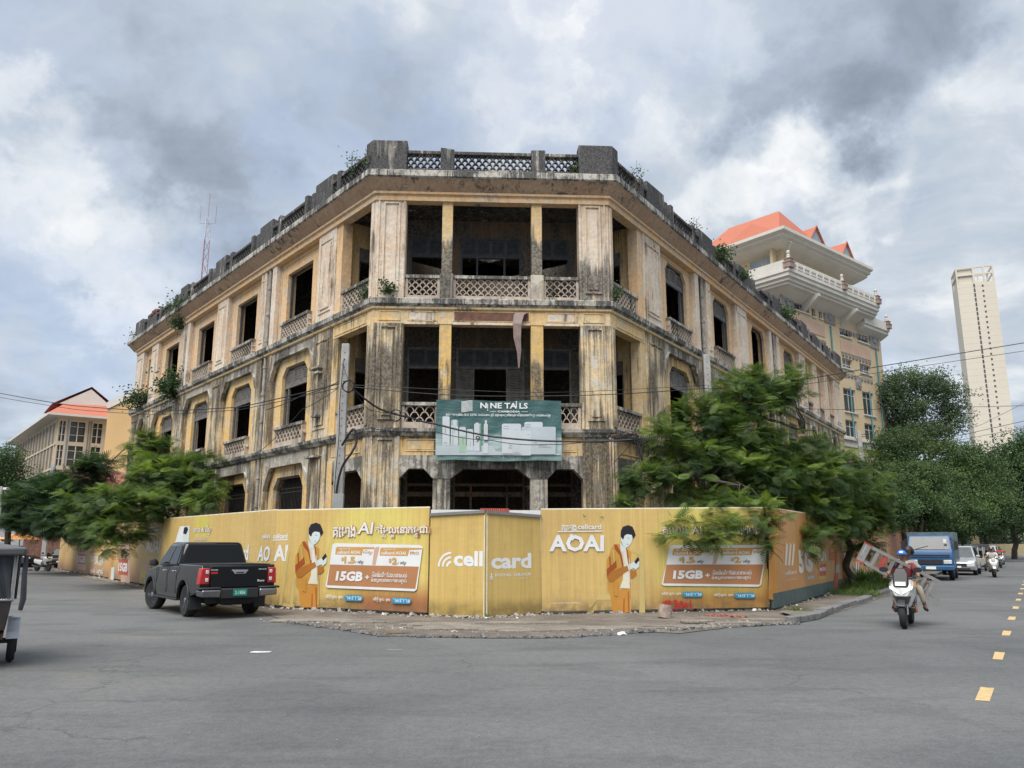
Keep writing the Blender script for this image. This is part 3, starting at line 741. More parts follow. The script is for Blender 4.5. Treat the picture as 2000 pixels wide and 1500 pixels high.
# ---- inner walls of the loggias
LW = -2.2
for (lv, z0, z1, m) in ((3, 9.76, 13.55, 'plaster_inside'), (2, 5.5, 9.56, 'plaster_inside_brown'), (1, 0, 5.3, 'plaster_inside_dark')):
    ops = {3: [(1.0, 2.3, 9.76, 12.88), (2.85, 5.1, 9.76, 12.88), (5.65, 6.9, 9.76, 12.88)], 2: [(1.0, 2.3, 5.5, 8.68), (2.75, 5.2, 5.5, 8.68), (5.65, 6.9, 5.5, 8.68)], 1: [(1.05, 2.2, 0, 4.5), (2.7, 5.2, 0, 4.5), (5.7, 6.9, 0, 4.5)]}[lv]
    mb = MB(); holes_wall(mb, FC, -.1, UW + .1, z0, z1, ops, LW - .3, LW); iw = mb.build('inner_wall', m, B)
    for i, (a, b_, za, zb) in enumerate(ops):
        fr = MB(); s = .07
        fr.box(a, a + s, LW - .12, LW + .02, za, zb, FC.T); fr.box(b_ - s, b_, LW - .12, LW + .02, za, zb, FC.T); fr.box(a + s, b_ - s, LW - .12, LW + .02, zb - s, zb, FC.T)
        ztr = zb - .78
        fr.box(a + s, b_ - s, LW - .12, LW + .02, ztr, ztr + .09, FC.T)
        nn = 2 if i != 1 else 4
        if i == 1: 
            for x in (a + .62, b_ - .62): fr.box(x - .035, x + .035, LW - .12, LW + .02, za, ztr, FC.T)
        if lv == 1: fr.box(a + s, b_ - s, LW - .12, LW + .02, 3.36, 3.52, FC.T)
        wf = fr.build('window_frame', 'dark_wood' if lv == 3 else 'old_wood' if lv == 2 else 'plaster_inside', B)
        if lv > 1:
            wk = (b_ - a - 2 * s) / nn
            for k in range(nn): louvre(FC, a + s + wk * k, a + s + wk * (k + 1), ztr + .09, zb - s, LW - .05, wf, 'dark_wood', 'transom_louvre')
        if lv == 2 and i == 1:
            louvre(FC, a + s, a + .58, za, ztr - .01, LW - .05, wf, 'old_wood', 'shutter'); louvre(FC, b_ - .58, b_ - s, za, ztr - .01, LW - .05, wf, 'old_wood', 'shutter')
        if lv == 1 and i == 1:
            gr = MB()
            for k in range(14): x = a + .5 + k * .12; gr.box(x, x + .02, LW - .3, LW - .28, 2.0, 2.55, FC.T)
            for z in (2.0, 2.2, 2.38, 2.55): gr.box(a + .45, a + 2.1, LW - .3, LW - .27, z, z + .02, FC.T)
            gr.build('grille', 'rust_iron', wf)
    # cross walls closing the loggia ends, with a doorway
    for F2 in (FL, FR):
        Fx = Face(F2.T(2.92, -.45, 0)[:2], (-F2.n[0], -F2.n[1]))
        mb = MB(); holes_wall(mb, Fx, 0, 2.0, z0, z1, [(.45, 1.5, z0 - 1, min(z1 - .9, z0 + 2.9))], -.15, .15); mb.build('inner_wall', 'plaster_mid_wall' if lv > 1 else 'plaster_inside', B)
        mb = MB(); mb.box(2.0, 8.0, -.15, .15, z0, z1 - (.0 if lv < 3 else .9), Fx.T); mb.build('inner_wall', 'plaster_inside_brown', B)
        dr_ = MB(); zt2 = min(z1 - .9, z0 + 2.9)
        dr_.box(.45, .52, -.1, .1, z0, zt2, Fx.T); dr_.box(1.43, 1.5, -.1, .1, z0, zt2, Fx.T); dr_.box(.52, 1.43, -.1, .1, zt2 - .5, zt2, Fx.T)
        dr_.build('door_frame', 'old_wood', B)
# back wall of the corner rooms: closed below, open to the sky above (the roof there has fallen in)
Fb = Face(FC.T(0, -8.2, 0)[:2], FC_D)
for z0, z1 in ((0, 5.3), (5.5, 9.56)):
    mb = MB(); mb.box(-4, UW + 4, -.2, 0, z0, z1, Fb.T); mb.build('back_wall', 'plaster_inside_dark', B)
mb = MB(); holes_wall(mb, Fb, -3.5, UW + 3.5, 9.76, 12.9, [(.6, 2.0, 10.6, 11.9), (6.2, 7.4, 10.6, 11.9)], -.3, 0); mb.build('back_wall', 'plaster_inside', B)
# fallen roof timbers and planks up there
for (u0_, w0_, z0_, u1_, w1_, z1_) in [(3.0, -4.2, 11.7, 4.6, -6, 9.9), (1.0, -5.5, 10.4, 6.5, -5.8, 10.7), (2.0, -6.5, 11.0, 7.0, -6.4, 11.2), (5.0, -4.5, 9.8, 6.2, -6.8, 11.6), (.5, -4.8, 10.9, 3.5, -5.1, 10.8)]:
    mb = MB(); a, b_ = Vector(FC.T(u0_, w0_, z0_)), Vector(FC.T(u1_, w1_, z1_)); mb.tube([a, b_], .09, 4); mb.build('fallen_timber', 'old_wood', B)

# ---------------------------------------------- the two wings
def window_set(F, a, b_, z0, zs, zt, c_, w, kind, lv):
    """frame with transom louvres and mullion in a haunched opening"""
    mb = MB(); s = .065
    mb.box(a, a + s, w - .08, w, z0, zs + (.0 if c_ else zt - zs), F.T); mb.box(b_ - s, b_, w - .08, w, z0, zs + (.0 if c_ else zt - zs), F.T)
    if c_:
        mb.prism([(a, zs), (a + s, zs), (a + c_ + .01, zt - s), (a + c_, zt)], w - .08, w, F.T)
        mb.prism([(b_ - s, zs), (b_, zs), (b_ - c_, zt), (b_ - c_ - .01, zt - s)], w - .08, w, F.T)
    mb.box(a + c_, b_ - c_, w - .08, w, zt - s, zt, F.T)
    ztr = zt - .75
    if kind == 'louvre':
        mb.box(a + s, b_ - s, w - .08, w, ztr - .09, ztr, F.T)
        x = b_ - .42; mb.box(x, x + .06, w - .08, w, z0, ztr - .09, F.T)
    fr = mb.build('window_frame', 'old_wood' if lv < 3 else 'dark_wood', B)
    if kind == 'louvre':
        n = 3 if b_ - a > 1.5 else 2; wk = (b_ - a - 2 * s) / n
        for k in range(n):
            zz = min(zt - s, zs + .25 if c_ and k in (0, n - 1) else zt - s)
            louvre(F, a + s + wk * k + .02, a + s + wk * (k + 1) - .02, ztr + .01, zz - .02, w - .05, fr, 'old_wood', 'transom_louvre', n=5)
    if kind == 'bars':
        q_ = MB(); x = a + .1
        while x < b_ - .05:
            lim = zt if a + c_ < x < b_ - c_ else zs + (zt - zs) * min((x - a), (b_ - x)) / max(c_, .01)
            q_.box(x, x + .022, w - .16, w - .138, z0, lim, F.T); x += .125
        for z in (z0 + .3, (z0 + zs) / 2, zs - .15, zs): q_.box(a, b_, w - .165, w - .133, z, z + .035, F.T)
        q_.build('window_bars', 'rust_iron', fr)
    if kind == 'plain' and lv == 3 and b_ - a > 1.2:
        pass
    return fr
def haunch(F, u0, u1, zs, zt, ztop, w0, w1, c_=.55):
    """outer head over a bay: beam with sloping brackets at both ends"""
    mb = MB(); mb.prism(arch_poly(u0, u1, zs, zt, ztop, c_), w0, w1, F.T); o = mb.build('arched_beam', 'plaster_haunch', B)
    for sgn, ue in ((1, u0), (-1, u1)):   # bracket scroll beneath
        q_ = MB()
        q_.prism([(ue, zs - .35), (ue, zs + .05), (ue + sgn * c_ * .9, zt + .03), (ue + sgn * c_ * .9, zt - .04), (ue + sgn * .13, zs - .08)], w1 - .12, w1 + .06, F.T)
        q_.build('bracket', 'plaster_haunch', o, bevel=.01)
    return o
wings = [(FL, [(2.92, 4.35, 'panel'), (8.3, 9.9, 'pipe'), (13.9, 15.3, 'panel'), (19.4, 20.8, 'pipe'), (25.0, 26.3, 'panel'), (28.0, 29.5, 'panel')],
          [(4.35, 8.3, 2.05), (9.9, 13.9, 2.05), (15.3, 19.4, 2.0), (20.8, 25.0, 2.0), (26.3, 28.0, 1.0)], False, LEND),
         (FR, [(2.92, 4.56, 'panel'), (8.3, 10.2, 'pipe'), (13.8, 15.5, 'panel'), (19.5, 21.4, 'pipe'), (25.8, 27.3, 'panel'), (29.2, 30.4, 'panel'), (32.4, 33.3, 'panel'), (35.2, 37.3, 'panel')],
          [(4.56, 8.3, 2.0), (10.2, 13.8, 2.0), (15.5, 19.5, 2.1), (21.4, 25.8, 2.0), (27.3, 29.2, 1.05), (30.4, 32.4, 1.05), (33.3, 35.2, 1.05)], True, REND)]
RW = -.24
for (F, pils, bays, right, END) in wings:
    for (z0, z1, lv) in ((9.79, 13.32, 3), (5.42, 9.43, 2), (0.0, 5.18, 1)):
        m = {3: 'plaster_upper_pier', 2: 'plaster_mid_pier', 1: 'plaster_low_pier'}[lv]
        wm = {3: 'plaster_upper_wall', 2: 'plaster_mid_wall', 1: 'plaster_mid_wall'}[lv]
        for (a, b_, k) in pils:
            if k == 'panel':
                pilaster(F, a, b_, z0, z1, m)
            else:
                pilaster(F, a, a + .42, z0, z1, m, panel=False); pilaster(F, b_ - .55, b_, z0, z1, m, panel=lv == 3)
                mb = MB(); mb.box(a + .42, b_ - .55, -.62, -.17, z0, z1, F.T); mb.build('recess_wall', 'plaster_parapet', B)
        for (a, b_, ww) in bays:
            uc = (a + b_) / 2; wa, wb = uc - ww / 2, uc + ww / 2
            if ww > 1.5:
                if right: wa += .15 + (.35 if a > 14 else 0); wb += .35 + (.35 if a > 14 else 0)
                else: wb += .28
                if lv == 1: wa -= .1; wb += .25
            mb = MB()
            if lv == 3:
                if right:
                    nar = ww < 1.5
                    arch_wall(mb, F, a, b_, z0, z1, wa, wb, 10.0, 12.7, 13.08, .3 if not nar else .35, RW - .36, RW)
                    kd = 'louvre' if a < 12 or 20 < a < 22 else 'none'
                    if not nar: window_set(F, wa, wb, 10.0, 12.7, 13.08, .3, RW - .12, 'louvre' if kd == 'louvre' else 'plain', 3)
                    if nar:
                        q_ = MB(); q_.box(wa - .16, wa - .02, RW, RW + .05, 10.0, 12.5, F.T); q_.box(wb + .02, wb + .16, RW, RW + .05, 10.0, 12.5, F.T); q_.build('window_surround', 'plaster_upper_pier', B)
                else:
                    holes_wall(mb, F, a, b_, z0, z1, [(wa, wb, 10.0, 12.75)], RW - .36, RW)
                    window_set(F, wa, wb, 10.0, 12.75, 12.75, 0, RW - .14, 'plain', 3)
            elif lv == 2:
                arch_wall(mb, F, a, b_, z0, z1, wa, wb, 5.55, 8.35, 8.72, .35, RW - .36, RW)
                window_set(F, wa, wb, 5.55, 8.35, 8.72, .35, RW - .12, 'louvre', 2)
            else:
                arch_wall(mb, F, a, b_, z0, z1, wa, wb, 1.2, 3.85, 4.3, .35, RW - .36, RW)
                window_set(F, wa, wb, 1.2, 3.85, 4.3, .35, RW - .12, 'bars', 1)
            mb.build('wall', wm, B)
            if lv == 3:
                balustrade(F, wa - .12, wb + .12, 9.79, 10.6, RW + .08, base=.16)
                q_ = MB(); panel_strip(q_, F, a + .05, b_ - .05, 9.95, 13.2, RW + .002, .06, .03); q_.build('wall_moulding', wm, B)
            if lv == 2:
                balustrade(F, wa - .12, wb + .12, 5.45, 6.28, RW + .08, base=.22)
                haunch(F, a, b_, 8.6, 9.08, 9.42, -.40, -.03)
            if lv == 1:
                haunch(F, a, b_, 4.15, 4.7, 5.18, -.40, -.03)
    for (a, b_, k) in pils:
        if k == 'pipe': drainpipe(F, a + .42 + (b_ - .55 - a - .42) / 2, -.06, .3, 13.4)
    # dark rooms: floor-to-floor inner wall, far gable wall
    for z0, z1 in ((0, 5.3), (5.5, 9.56), (9.76, 13.55)):
        mb = MB(); mb.box(3.0, END - .3, -5.2, -5.0, z0, z1, F.T)
        for u in np.arange(9.1, END - 2, 5.55): mb.box(u, u + .2, -5.0, -.65, z0, z1, F.T)
        mb.build('inner_wall', 'plaster_inside_dark', B)
    mb = MB(); mb.box(END - .32, END - .02, -9, -.63, 0, 13.6, F.T); mb.build('gable_wall', 'plaster_mid_wall', B)
    mb = MB(); mb.box(3.2, END - .32, -9.2, -9, 0, 13.6, F.T); mb.build('back_wall', 'plaster_mid_wall', B)
# little ledges on the first left pilaster
for z, l in ((8.0, .75), (7.8, .4), (6.2, .4), (4.75, .8)):
    mb = MB(); mb.box(3.4, 3.4 + l, .05, .24, z, z + .07, FL.T); mb.build('ledge', 'plaster_slab', B)

# ---------------------------------------------- parapet
PW = .16
def ppier(F, u0, u1, zt, w0=PW - .26, w1=PW + .10, m='plaster_parapet', chip=0.0):
    zt += .27; mb = MB(); z0 = 14.24; c_ = .07
    r0 = [F.T(u0, w0, z0), F.T(u1, w0, z0), F.T(u1, w1, z0), F.T(u0, w1, z0)]
    j = lambda: random.uniform(-.045, .035)
    r1 = [F.T(u0, w0, zt + j()), F.T(u1, w0, zt + j() - chip), F.T(u1, w1, zt + j() - chip), F.T(u0, w1, zt + j())]
    mb.loft([r0, r1]); return mb.build('parapet_pier', m, B, bevel=.03)
def prail(F, u0, u1, zt=14.80, single=False, broken=0.0):
    zt += .27; mb = MB(); mb.box(u0, u1, PW - .14, PW + .06, 14.24, 14.42, F.T)
    pb = mb.build('parapet', 'plaster_parapet', B)
    if not broken:
        q_ = MB(); q_.box(u0, u1, PW - .18, PW + .10, zt - .12, zt, F.T); q_.build('rail', 'plaster_parapet', pb, bevel=.015)
        lattice(F, u0, u1, 14.42, zt - .12, PW - .04, pb, single=single, m='plaster_parapet', h=.125, d=.14)
    else:
        q_ = MB(); q_.box(u0 + (u1 - u0) * broken, u1, PW - .18, PW + .10, zt - .14, zt - .02, F.T); q_.build('rail', 'plaster_parapet', pb, bevel=.015)
        lattice(F, u0, u1, 14.42, zt - .14, PW - .04, pb, m='plaster_parapet', h=.125, d=.14)
def corner_block(F1, F2, s1, s2, a1, a2):
    cn = isect(F1, PW + .16, F2, PW + .16); ci = isect(F1, PW - .36, F2, PW - .36)
    poly = [F1.T(a1, PW + .16, 0)[:2], cn, F2.T(a2, PW + .16, 0)[:2], F2.T(a2, PW - .36, 0)[:2], ci, F1.T(a1, PW - .36, 0)[:2]]
    mb = MB(); mb.slab(poly, 14.24, 15.40); mb.build('parapet_pier', 'plaster_parapet', B, bevel=.03)
corner_block(FL, FC, 0, 0, .30, 1.02); corner_block(FC, FR, 0, 0, UW - 1.02, .30)
prail(FC, 1.02, 2.16, single=True); ppier(FC, 2.16, 2.64, 14.92); prail(FC, 2.64, 5.30, single=True); ppier(FC, 5.30, 5.80, 14.92); prail(FC, 5.80, UW - 1.02, single=True)
for F, pils, END, right in ((FL, wings[0][1], LEND, False), (FR, wings[1][1], REND, True)):
    prev = .30
    for i, (a, b_, k) in enumerate(pils):
        if k == 'pipe': a, b_ = a + .1, b_ - .1
        big = not (right and i >= 5 and i < 7)
        if a - prev > 1.2:
            L = a - prev; s = .28
            e0 = prev + L * .16 if prev > 1 else prev + L * .5; e1 = a - L * .14
            if prev > 1: ppier(F, prev + .02, prev + .30, 14.86, PW - .2, PW + .12); ppier(F, e0, e0 + s, 14.98, PW - .22, PW + .12)
            ppier(F, e1 - s, e1, 14.98, PW - .22, PW + .12)
            brk = 0.0
            if (not right and i in (4,)) or (right and i in (3, 5)): brk = .45
            if prev > 1: prail(F, e0 + s, e1 - s, 14.80, broken=brk)
            else: prail(F, prev, e1 - s, 14.80)
            prail(F, e1, a, 14.74)
        if big: ppier(F, a, b_, 15.10 - (.25 if (not right and i == 4) else 0), chip=.12 if (not right and i == 4) else 0)
        else: ppier(F, a + .1, b_ - .1, 14.95)
        prev = b_
mb = MB(); pw = random.Random(3)
for k in range(26):   # bare bricks where the parapet broke
    u = 24.6 + pw.random() * 1.8; z = 15.1 + pw.random() * .22; mb.box(u, u + .2, PW - .2, PW + .1, z, z + .07, FL.T)
o = mb.build('bare_brick', 'rubble_brick', B); o['kind'] = 'stuff'
# ============================================================ HOARDINGS, PRINTS AND LETTERING
def flatmat(name, col, rough=0.55):
    return mat('print_' + name, col, rough, var=0.07, scale=1.5, spec=0.25)
for n_, c_ in dict(white=(0.70, 0.71, 0.70), brown=(0.42, 0.20, 0.09), ochre=(0.56, 0.33, 0.09), blue=(0.03, 0.25, 0.42), black=(0.02, 0.02, 0.025), pale=(0.58, 0.64, 0.62),
                   red=(0.50, 0.02, 0.03), cream=(0.66, 0.63, 0.50), darkred=(0.33, 0.075, 0.02), jacket=(0.50, 0.27, 0.055), jacket2=(0.38, 0.15, 0.03), trouser=(0.52, 0.24, 0.05), faded=(0.60, 0.55, 0.45),
                   yellowline=(0.70, 0.52, 0.12), ghost=(0.54, 0.42, 0.16), orange=(0.55, 0.26, 0.06), redbox=(0.42, 0.10, 0.05), grey=(0.35, 0.35, 0.34), pink=(0.55, 0.36, 0.27), tab=(0.55, 0.30, 0.09)).items(): flatmat(n_, c_)

def banner_mat(name, base, base2, bottom=None, bz=(0.2, 1.1), glow=None, centre=None, glowr=1.6, side=None, dirt=0.25, ghost=True):
    m, t, b = newmat(name)
    G = t.node('ShaderNodeNewGeometry').outputs['Position']; z = t.sep(G)[2]
    c = t.mix(t.mr(t.noise(G, 0.5, 3, 0.5), 0.35, 0.65), base, base2)
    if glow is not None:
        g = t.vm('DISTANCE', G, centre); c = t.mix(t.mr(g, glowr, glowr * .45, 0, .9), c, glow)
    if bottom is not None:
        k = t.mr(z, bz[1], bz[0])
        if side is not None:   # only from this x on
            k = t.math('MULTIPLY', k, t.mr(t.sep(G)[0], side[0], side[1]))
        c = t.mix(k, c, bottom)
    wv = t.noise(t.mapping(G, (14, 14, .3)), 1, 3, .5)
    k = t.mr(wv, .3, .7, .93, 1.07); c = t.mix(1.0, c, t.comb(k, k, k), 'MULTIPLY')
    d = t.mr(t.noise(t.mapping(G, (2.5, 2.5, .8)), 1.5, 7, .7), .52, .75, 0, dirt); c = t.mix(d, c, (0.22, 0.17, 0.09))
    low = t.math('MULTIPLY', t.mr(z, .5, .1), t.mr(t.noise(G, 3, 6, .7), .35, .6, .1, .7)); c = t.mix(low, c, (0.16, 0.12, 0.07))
    t.put(b.inputs['Base Color'], c); b.inputs['Roughness'].default_value = 0.5; b.inputs['Specular IOR Level'].default_value = 0.3
    bn = t.node('ShaderNodeBump'); bn.inputs['Strength'].default_value = 0.35; bn.inputs['Distance'].default_value = 0.03
    t.put(bn.inputs['Height'], t.math('ADD', t.noise(t.mapping(G, (3, 3, .7)), 1.4, 3, .5), t.math('MULTIPLY', t.noise(t.mapping(G, (1, 1, 3)), 2.2, 2, .5), .5))); t.l.new(bn.outputs[0], b.inputs['Normal'])
    return m
YEL = (0.57, 0.39, 0.13); YEL2 = (0.61, 0.425, 0.15)

class Panel:
    """a hoarding section standing between two ground points; prints are laid on it by (u,z)"""
    def __init__(s, name, label, cat, a, b_, zt0, zt1, m, zb=0.09, group=None, bulge=True):
        L = math.hypot(b_[0] - a[0], b_[1] - a[1]); d = ((b_[0] - a[0]) / L, (b_[1] - a[1]) / L)
        s.F = Face(a, d); s.L = L; s.zt0, s.zt1, s.zb = zt0, zt1, zb; s.k = 0
        s.root = thing(name, label, cat, (a[0], a[1], 0), 0, group)
        # board sheet with a slight sag between its posts
        mb = MB(); n = max(2, int(L / .6)); v = []; rows = 4
        for i in range(n + 1):
            u = L * i / n; zt = zt0 + (zt1 - zt0) * i / n
            for j in range(rows + 1):
                z = zb + (zt - zb) * j / rows
                v.append(s.F.T(u, 0, z))
        for i in range(n + 1):
            u = L * i / n; zt = zt0 + (zt1 - zt0) * i / n
            for j in range(rows + 1): v.append(s.F.T(u, -.04, zb + (zt - zb) * j / rows))
        f = []; q = rows + 1; N = (n + 1) * q
        for i in range(n):
            for j in range(rows):
                a0 = i * q + j; f.append((a0, a0 + q, a0 + q + 1, a0 + 1)); f.append((N + a0, N + a0 + 1, N + a0 + q + 1, N + a0 + q))
            a0 = i * q; f.append((a0, N + a0, N + a0 + q, a0 + q)); a0 += rows; f.append((a0, a0 + q, N + a0 + q, N + a0))
        for i in (0, n):
            for j in range(rows): a0 = i * q + j; f.append((a0, a0 + 1, N + a0 + 1, N + a0))
        mb.add(v, f); mb.build('board', m, s.root)
        mb = MB(); mb.tube([s.F.T(0, -.03, zt0 + .012), s.F.T(L, -.03, zt1 + .012)], .024, 6); mb.build('top_rail', 'faded_rail', s.root)
        mb = MB()
        k = max(1, round(L / 2.4))
        for i in range(k + 1):
            u = min(max(L * i / k, .04), L - .04); zt = zt0 + (zt1 - zt0) * u / L
            pm = MB(); pm.box(u - .025, u + .025, -.10, -.045, 0, zt - .03, s.F.T); pm.build('post', 'rust_iron', s.root)
    def nz(s):
        s.k += 1; return .003 + .0007 * s.k
    def poly(s, pts, m, name='print', w=None):
        """pts are pixels of the photo"""
        w = w or s.nz(); mb = MB(); q = [s.F.px(x, y) for x, y in pts]
        return s.upoly(q, m, name, w)
    def upoly(s, q, m, name='print', w=None):
        w = w or s.nz(); mb = MB(); mb.add([s.F.T(u, w, z) for u, z in q], [tuple(range(len(q)))]); return mb.build(name, m, s.root)
    def text(s, body, x0, y0, x1, y1, m, bold=0.0, name='lettering', shear=0.0, keep=False, outline=None):
        """bottom-left and top-right pixels of the writing"""
        a = s.F.px(x0, y0); b_ = s.F.px(x1, y1)
        return s.utext(body, a[0], a[1], b_[0], b_[1], m, bold, name, shear, outline)
    def utext(s, body, ua, za, ub, zb, m, bold=0.0, name='lettering', shear=0.0, outline=None):
        res = text_geo(body, bold, shear)
        if res is None: return
        v, f = res; a = np.array(v); x0, x1, y0, y1 = a[:, 0].min(), a[:, 0].max(), a[:, 1].min(), a[:, 1].max()
        sx, sy = (ub - ua) / (x1 - x0), (zb - za) / (y1 - y0)
        if outline:
            v2, f2 = text_geo(body, bold + outline[1], shear); w = s.nz(); mb = MB()
            mb.add([s.F.T(ua + (x - x0) * sx, w, za + (y - y0) * sy) for x, y in v2], f2); mb.build('lettering_edge', outline[0], s.root)
        w = s.nz(); mb = MB()
        mb.add([s.F.T(ua + (x - x0) * sx, w, za + (y - y0) * sy) for x, y in v], f)
        return mb.build(name, m, s.root)

_tc = {}
def glyph_run(txt, bold):
    key = (txt, bold)
    if key in _tc: return _tc[key]
    cu = bpy.data.curves.new('lettering_source', 'FONT'); cu.body = txt; cu.offset = bold; cu.resolution_u = 2; cu.fill_mode = 'FRONT'
    o = bpy.data.objects.new('lettering_source', cu); COL.objects.link(o); bpy.context.view_layer.update()
    me = bpy.data.meshes.new_from_object(o.evaluated_get(bpy.context.evaluated_depsgraph_get()))
    v = [(p.co.x, p.co.y) for p in me.vertices]; f = [tuple(p.vertices) for p in me.polygons]
    bpy.data.objects.remove(o); bpy.data.curves.remove(cu); bpy.data.meshes.remove(me)
    _tc[key] = (v, f); return _tc[key]
PRE = {'\u17c1': '\u17c1', '\u17c2': '\u17c2', '\u17c3': '\u17c3'}
def khmer_clusters(t):
    """visual order: vowels written first go first, coeng letters become small letters below"""
    out = []; i = 0
    while i < len(t):
        ch = t[i]
        if '\u1780' <= ch <= '\u17a2':
            base = ch; sub = []; post = ''; pre = ''; i += 1
            while i < len(t):
                if t[i] == '\u17d2' and i + 1 < len(t):
                    if t[i + 1] == '\u179a': pre = '\u17d2R' + pre
                    else: sub.append(t[i + 1])
                    i += 2
                elif t[i] in PRE: pre = t[i] + pre; i += 1
                elif t[i] == '\u17c4': pre = '\u17c1' + pre; post += '\u17b6'; i += 1
                elif t[i] == '\u17c5': pre = '\u17c1' + pre; post += '\u17b6'; i += 1
                elif t[i] in '\u17be': pre = '\u17c1' + pre; post += '\u17b8'; i += 1
                elif '\u17b4' <= t[i] <= '\u17d1': post += t[i]; i += 1
                else: break
            out.append((pre.replace('\u17d2R', ''), base, sub, post))
        else: out.append(('', ch, [], '')); i += 1
    return out
def text_geo(body, bold=0.0, shear=0.0):
    V, Fc = [], []
    if any('\u1780' <= c <= '\u17ff' for c in body):
        x = 0.0
        for pre, base, sub, post in khmer_clusters(body):
            if base == ' ': x += .32; continue
            run = pre + base + post
            v, f = glyph_run(run, bold)
            if not v: x += .3; continue
            x0 = min(p[0] for p in v); x1 = max(p[0] for p in v); b0 = len(V)
            V += [(px - x0 + x, py) for px, py in v]; Fc += [tuple(i + b0 for i in fc) for fc in f]
            for sg in sub:
                v2, f2 = glyph_run(sg, bold * 1.5)
                if v2:
                    c0 = min(p[0] for p in v2); c1 = max(p[0] for p in v2); b0 = len(V); sc_ = .55
                    off = x + (x1 - x0) / 2 - (c1 - c0) * sc_ / 2
                    V += [((px - c0) * sc_ + off, py * sc_ - .40) for px, py in v2]; Fc += [tuple(i + b0 for i in fc) for fc in f2]
            x += (x1 - x0) + .07
    else:
        v, f = glyph_run(body, bold); V, Fc = list(v), list(f)
    if not V: return None
    if shear: V = [(x + y * shear, y) for x, y in V]
    return V, Fc

mat('faded_rail', (0.62, 0.58, 0.42), 0.6, var=.15)
mat('grey_rail', (0.18, 0.18, 0.18), 0.6, var=.15)
Z3 = lambda x, y: (560 + x * .145, 1000 + y * .145)
Z4 = lambda x, y: (820 + x * .36, 970 + y * .36)
def top_z(P0, P1, x0, y0, x1, y1):
    L = math.hypot(P1[0] - P0[0], P1[1] - P0[1]); F = Face(P0, ((P1[0] - P0[0]) / L, (P1[1] - P0[1]) / L))
    return F.px(x0, y0)[1], F.px(x1, y1)[1]

BOY = [('print_jacket', [(215, 395), (290, 390), (340, 470), (380, 450), (440, 490), (432, 650), (425, 990), (280, 970), (275, 1110), (165, 1060), (130, 1000), (130, 870), (115, 810), (120, 600), (150, 540), (180, 450)]),
       ('print_trouser', [(165, 1060), (275, 1110), (285, 985), (425, 990), (430, 1100), (440, 1285), (200, 1285)]),
       ('print_darkred', [(340, 1100), (352, 1100), (350, 1285), (335, 1285)]),
       ('print_cream', [(300, 470), (375, 480), (400, 640), (422, 970), (290, 965), (330, 850), (340, 650), (335, 580)]),
       ('print_darkred', [(215, 395), (250, 398), (290, 470), (332, 600), (342, 690), (322, 690), (290, 540), (225, 455)]),
       ('print_darkred', [(375, 450), (392, 470), (415, 640), (400, 650), (385, 560)]),
       ('print_pale', [(290, 380), (365, 440), (372, 490), (335, 495), (300, 465)]),
       ('print_pale', [(305, 285), (350, 275), (380, 262), (445, 268), (457, 315), (440, 375), (400, 425), (365, 442), (330, 405), (305, 340)]),
       ('print_black', [(300, 290), (303, 220), (330, 165), (400, 143), (455, 165), (480, 220), (497, 275), (480, 300), (462, 325), (445, 272), (385, 262), (352, 282), (335, 332), (318, 320)]),
       ('print_grey', [(385, 305), (420, 312), (420, 322), (385, 314)]), ('print_grey', [(378, 385), (402, 392), (398, 404), (380, 396)]),
       ('print_jacket2', [(125, 820), (160, 765), (300, 700), (392, 672), (405, 735), (300, 800), (200, 885), (150, 885)]),
       ('print_darkred', [(118, 720), (200, 650), (240, 600), (248, 690), (165, 762), (125, 820)]),
       ('print_jacket2', [(415, 740), (500, 732), (510, 790), (455, 838), (415, 832)]),
       ('print_pale', [(388, 672), (470, 620), (540, 598), (546, 650), (480, 702), (405, 735)]),
       ('print_pale', [(470, 700), (545, 640), (540, 690), (490, 728)]),
       ('print_black', [(478, 622), (528, 556), (546, 600), (500, 655)]),
       ('print_ghost', [(440, 850), (450, 850), (436, 1250), (424, 1250)]),
       ('print_darkred', [(150, 560), (165, 545), (172, 700), (160, 720)]), ('print_ghost', [(190, 470), (205, 460), (225, 620), (212, 640)]), ('print_trouser', [(200, 900), (270, 880), (262, 1080), (215, 1060)]), ('print_darkred', [(395, 1010), (403, 1010), (410, 1280), (402, 1280)]), ('print_faded', [(312, 480), (330, 490), (345, 640), (335, 660)]), ('print_faded', [(405, 560), (416, 600), (424, 900), (412, 900)])]
def draw_boy(pan, fn, ghost=True):
    for m, pts in BOY: pan.poly([fn(x, y) for x, y in pts], m, 'printed_figure')
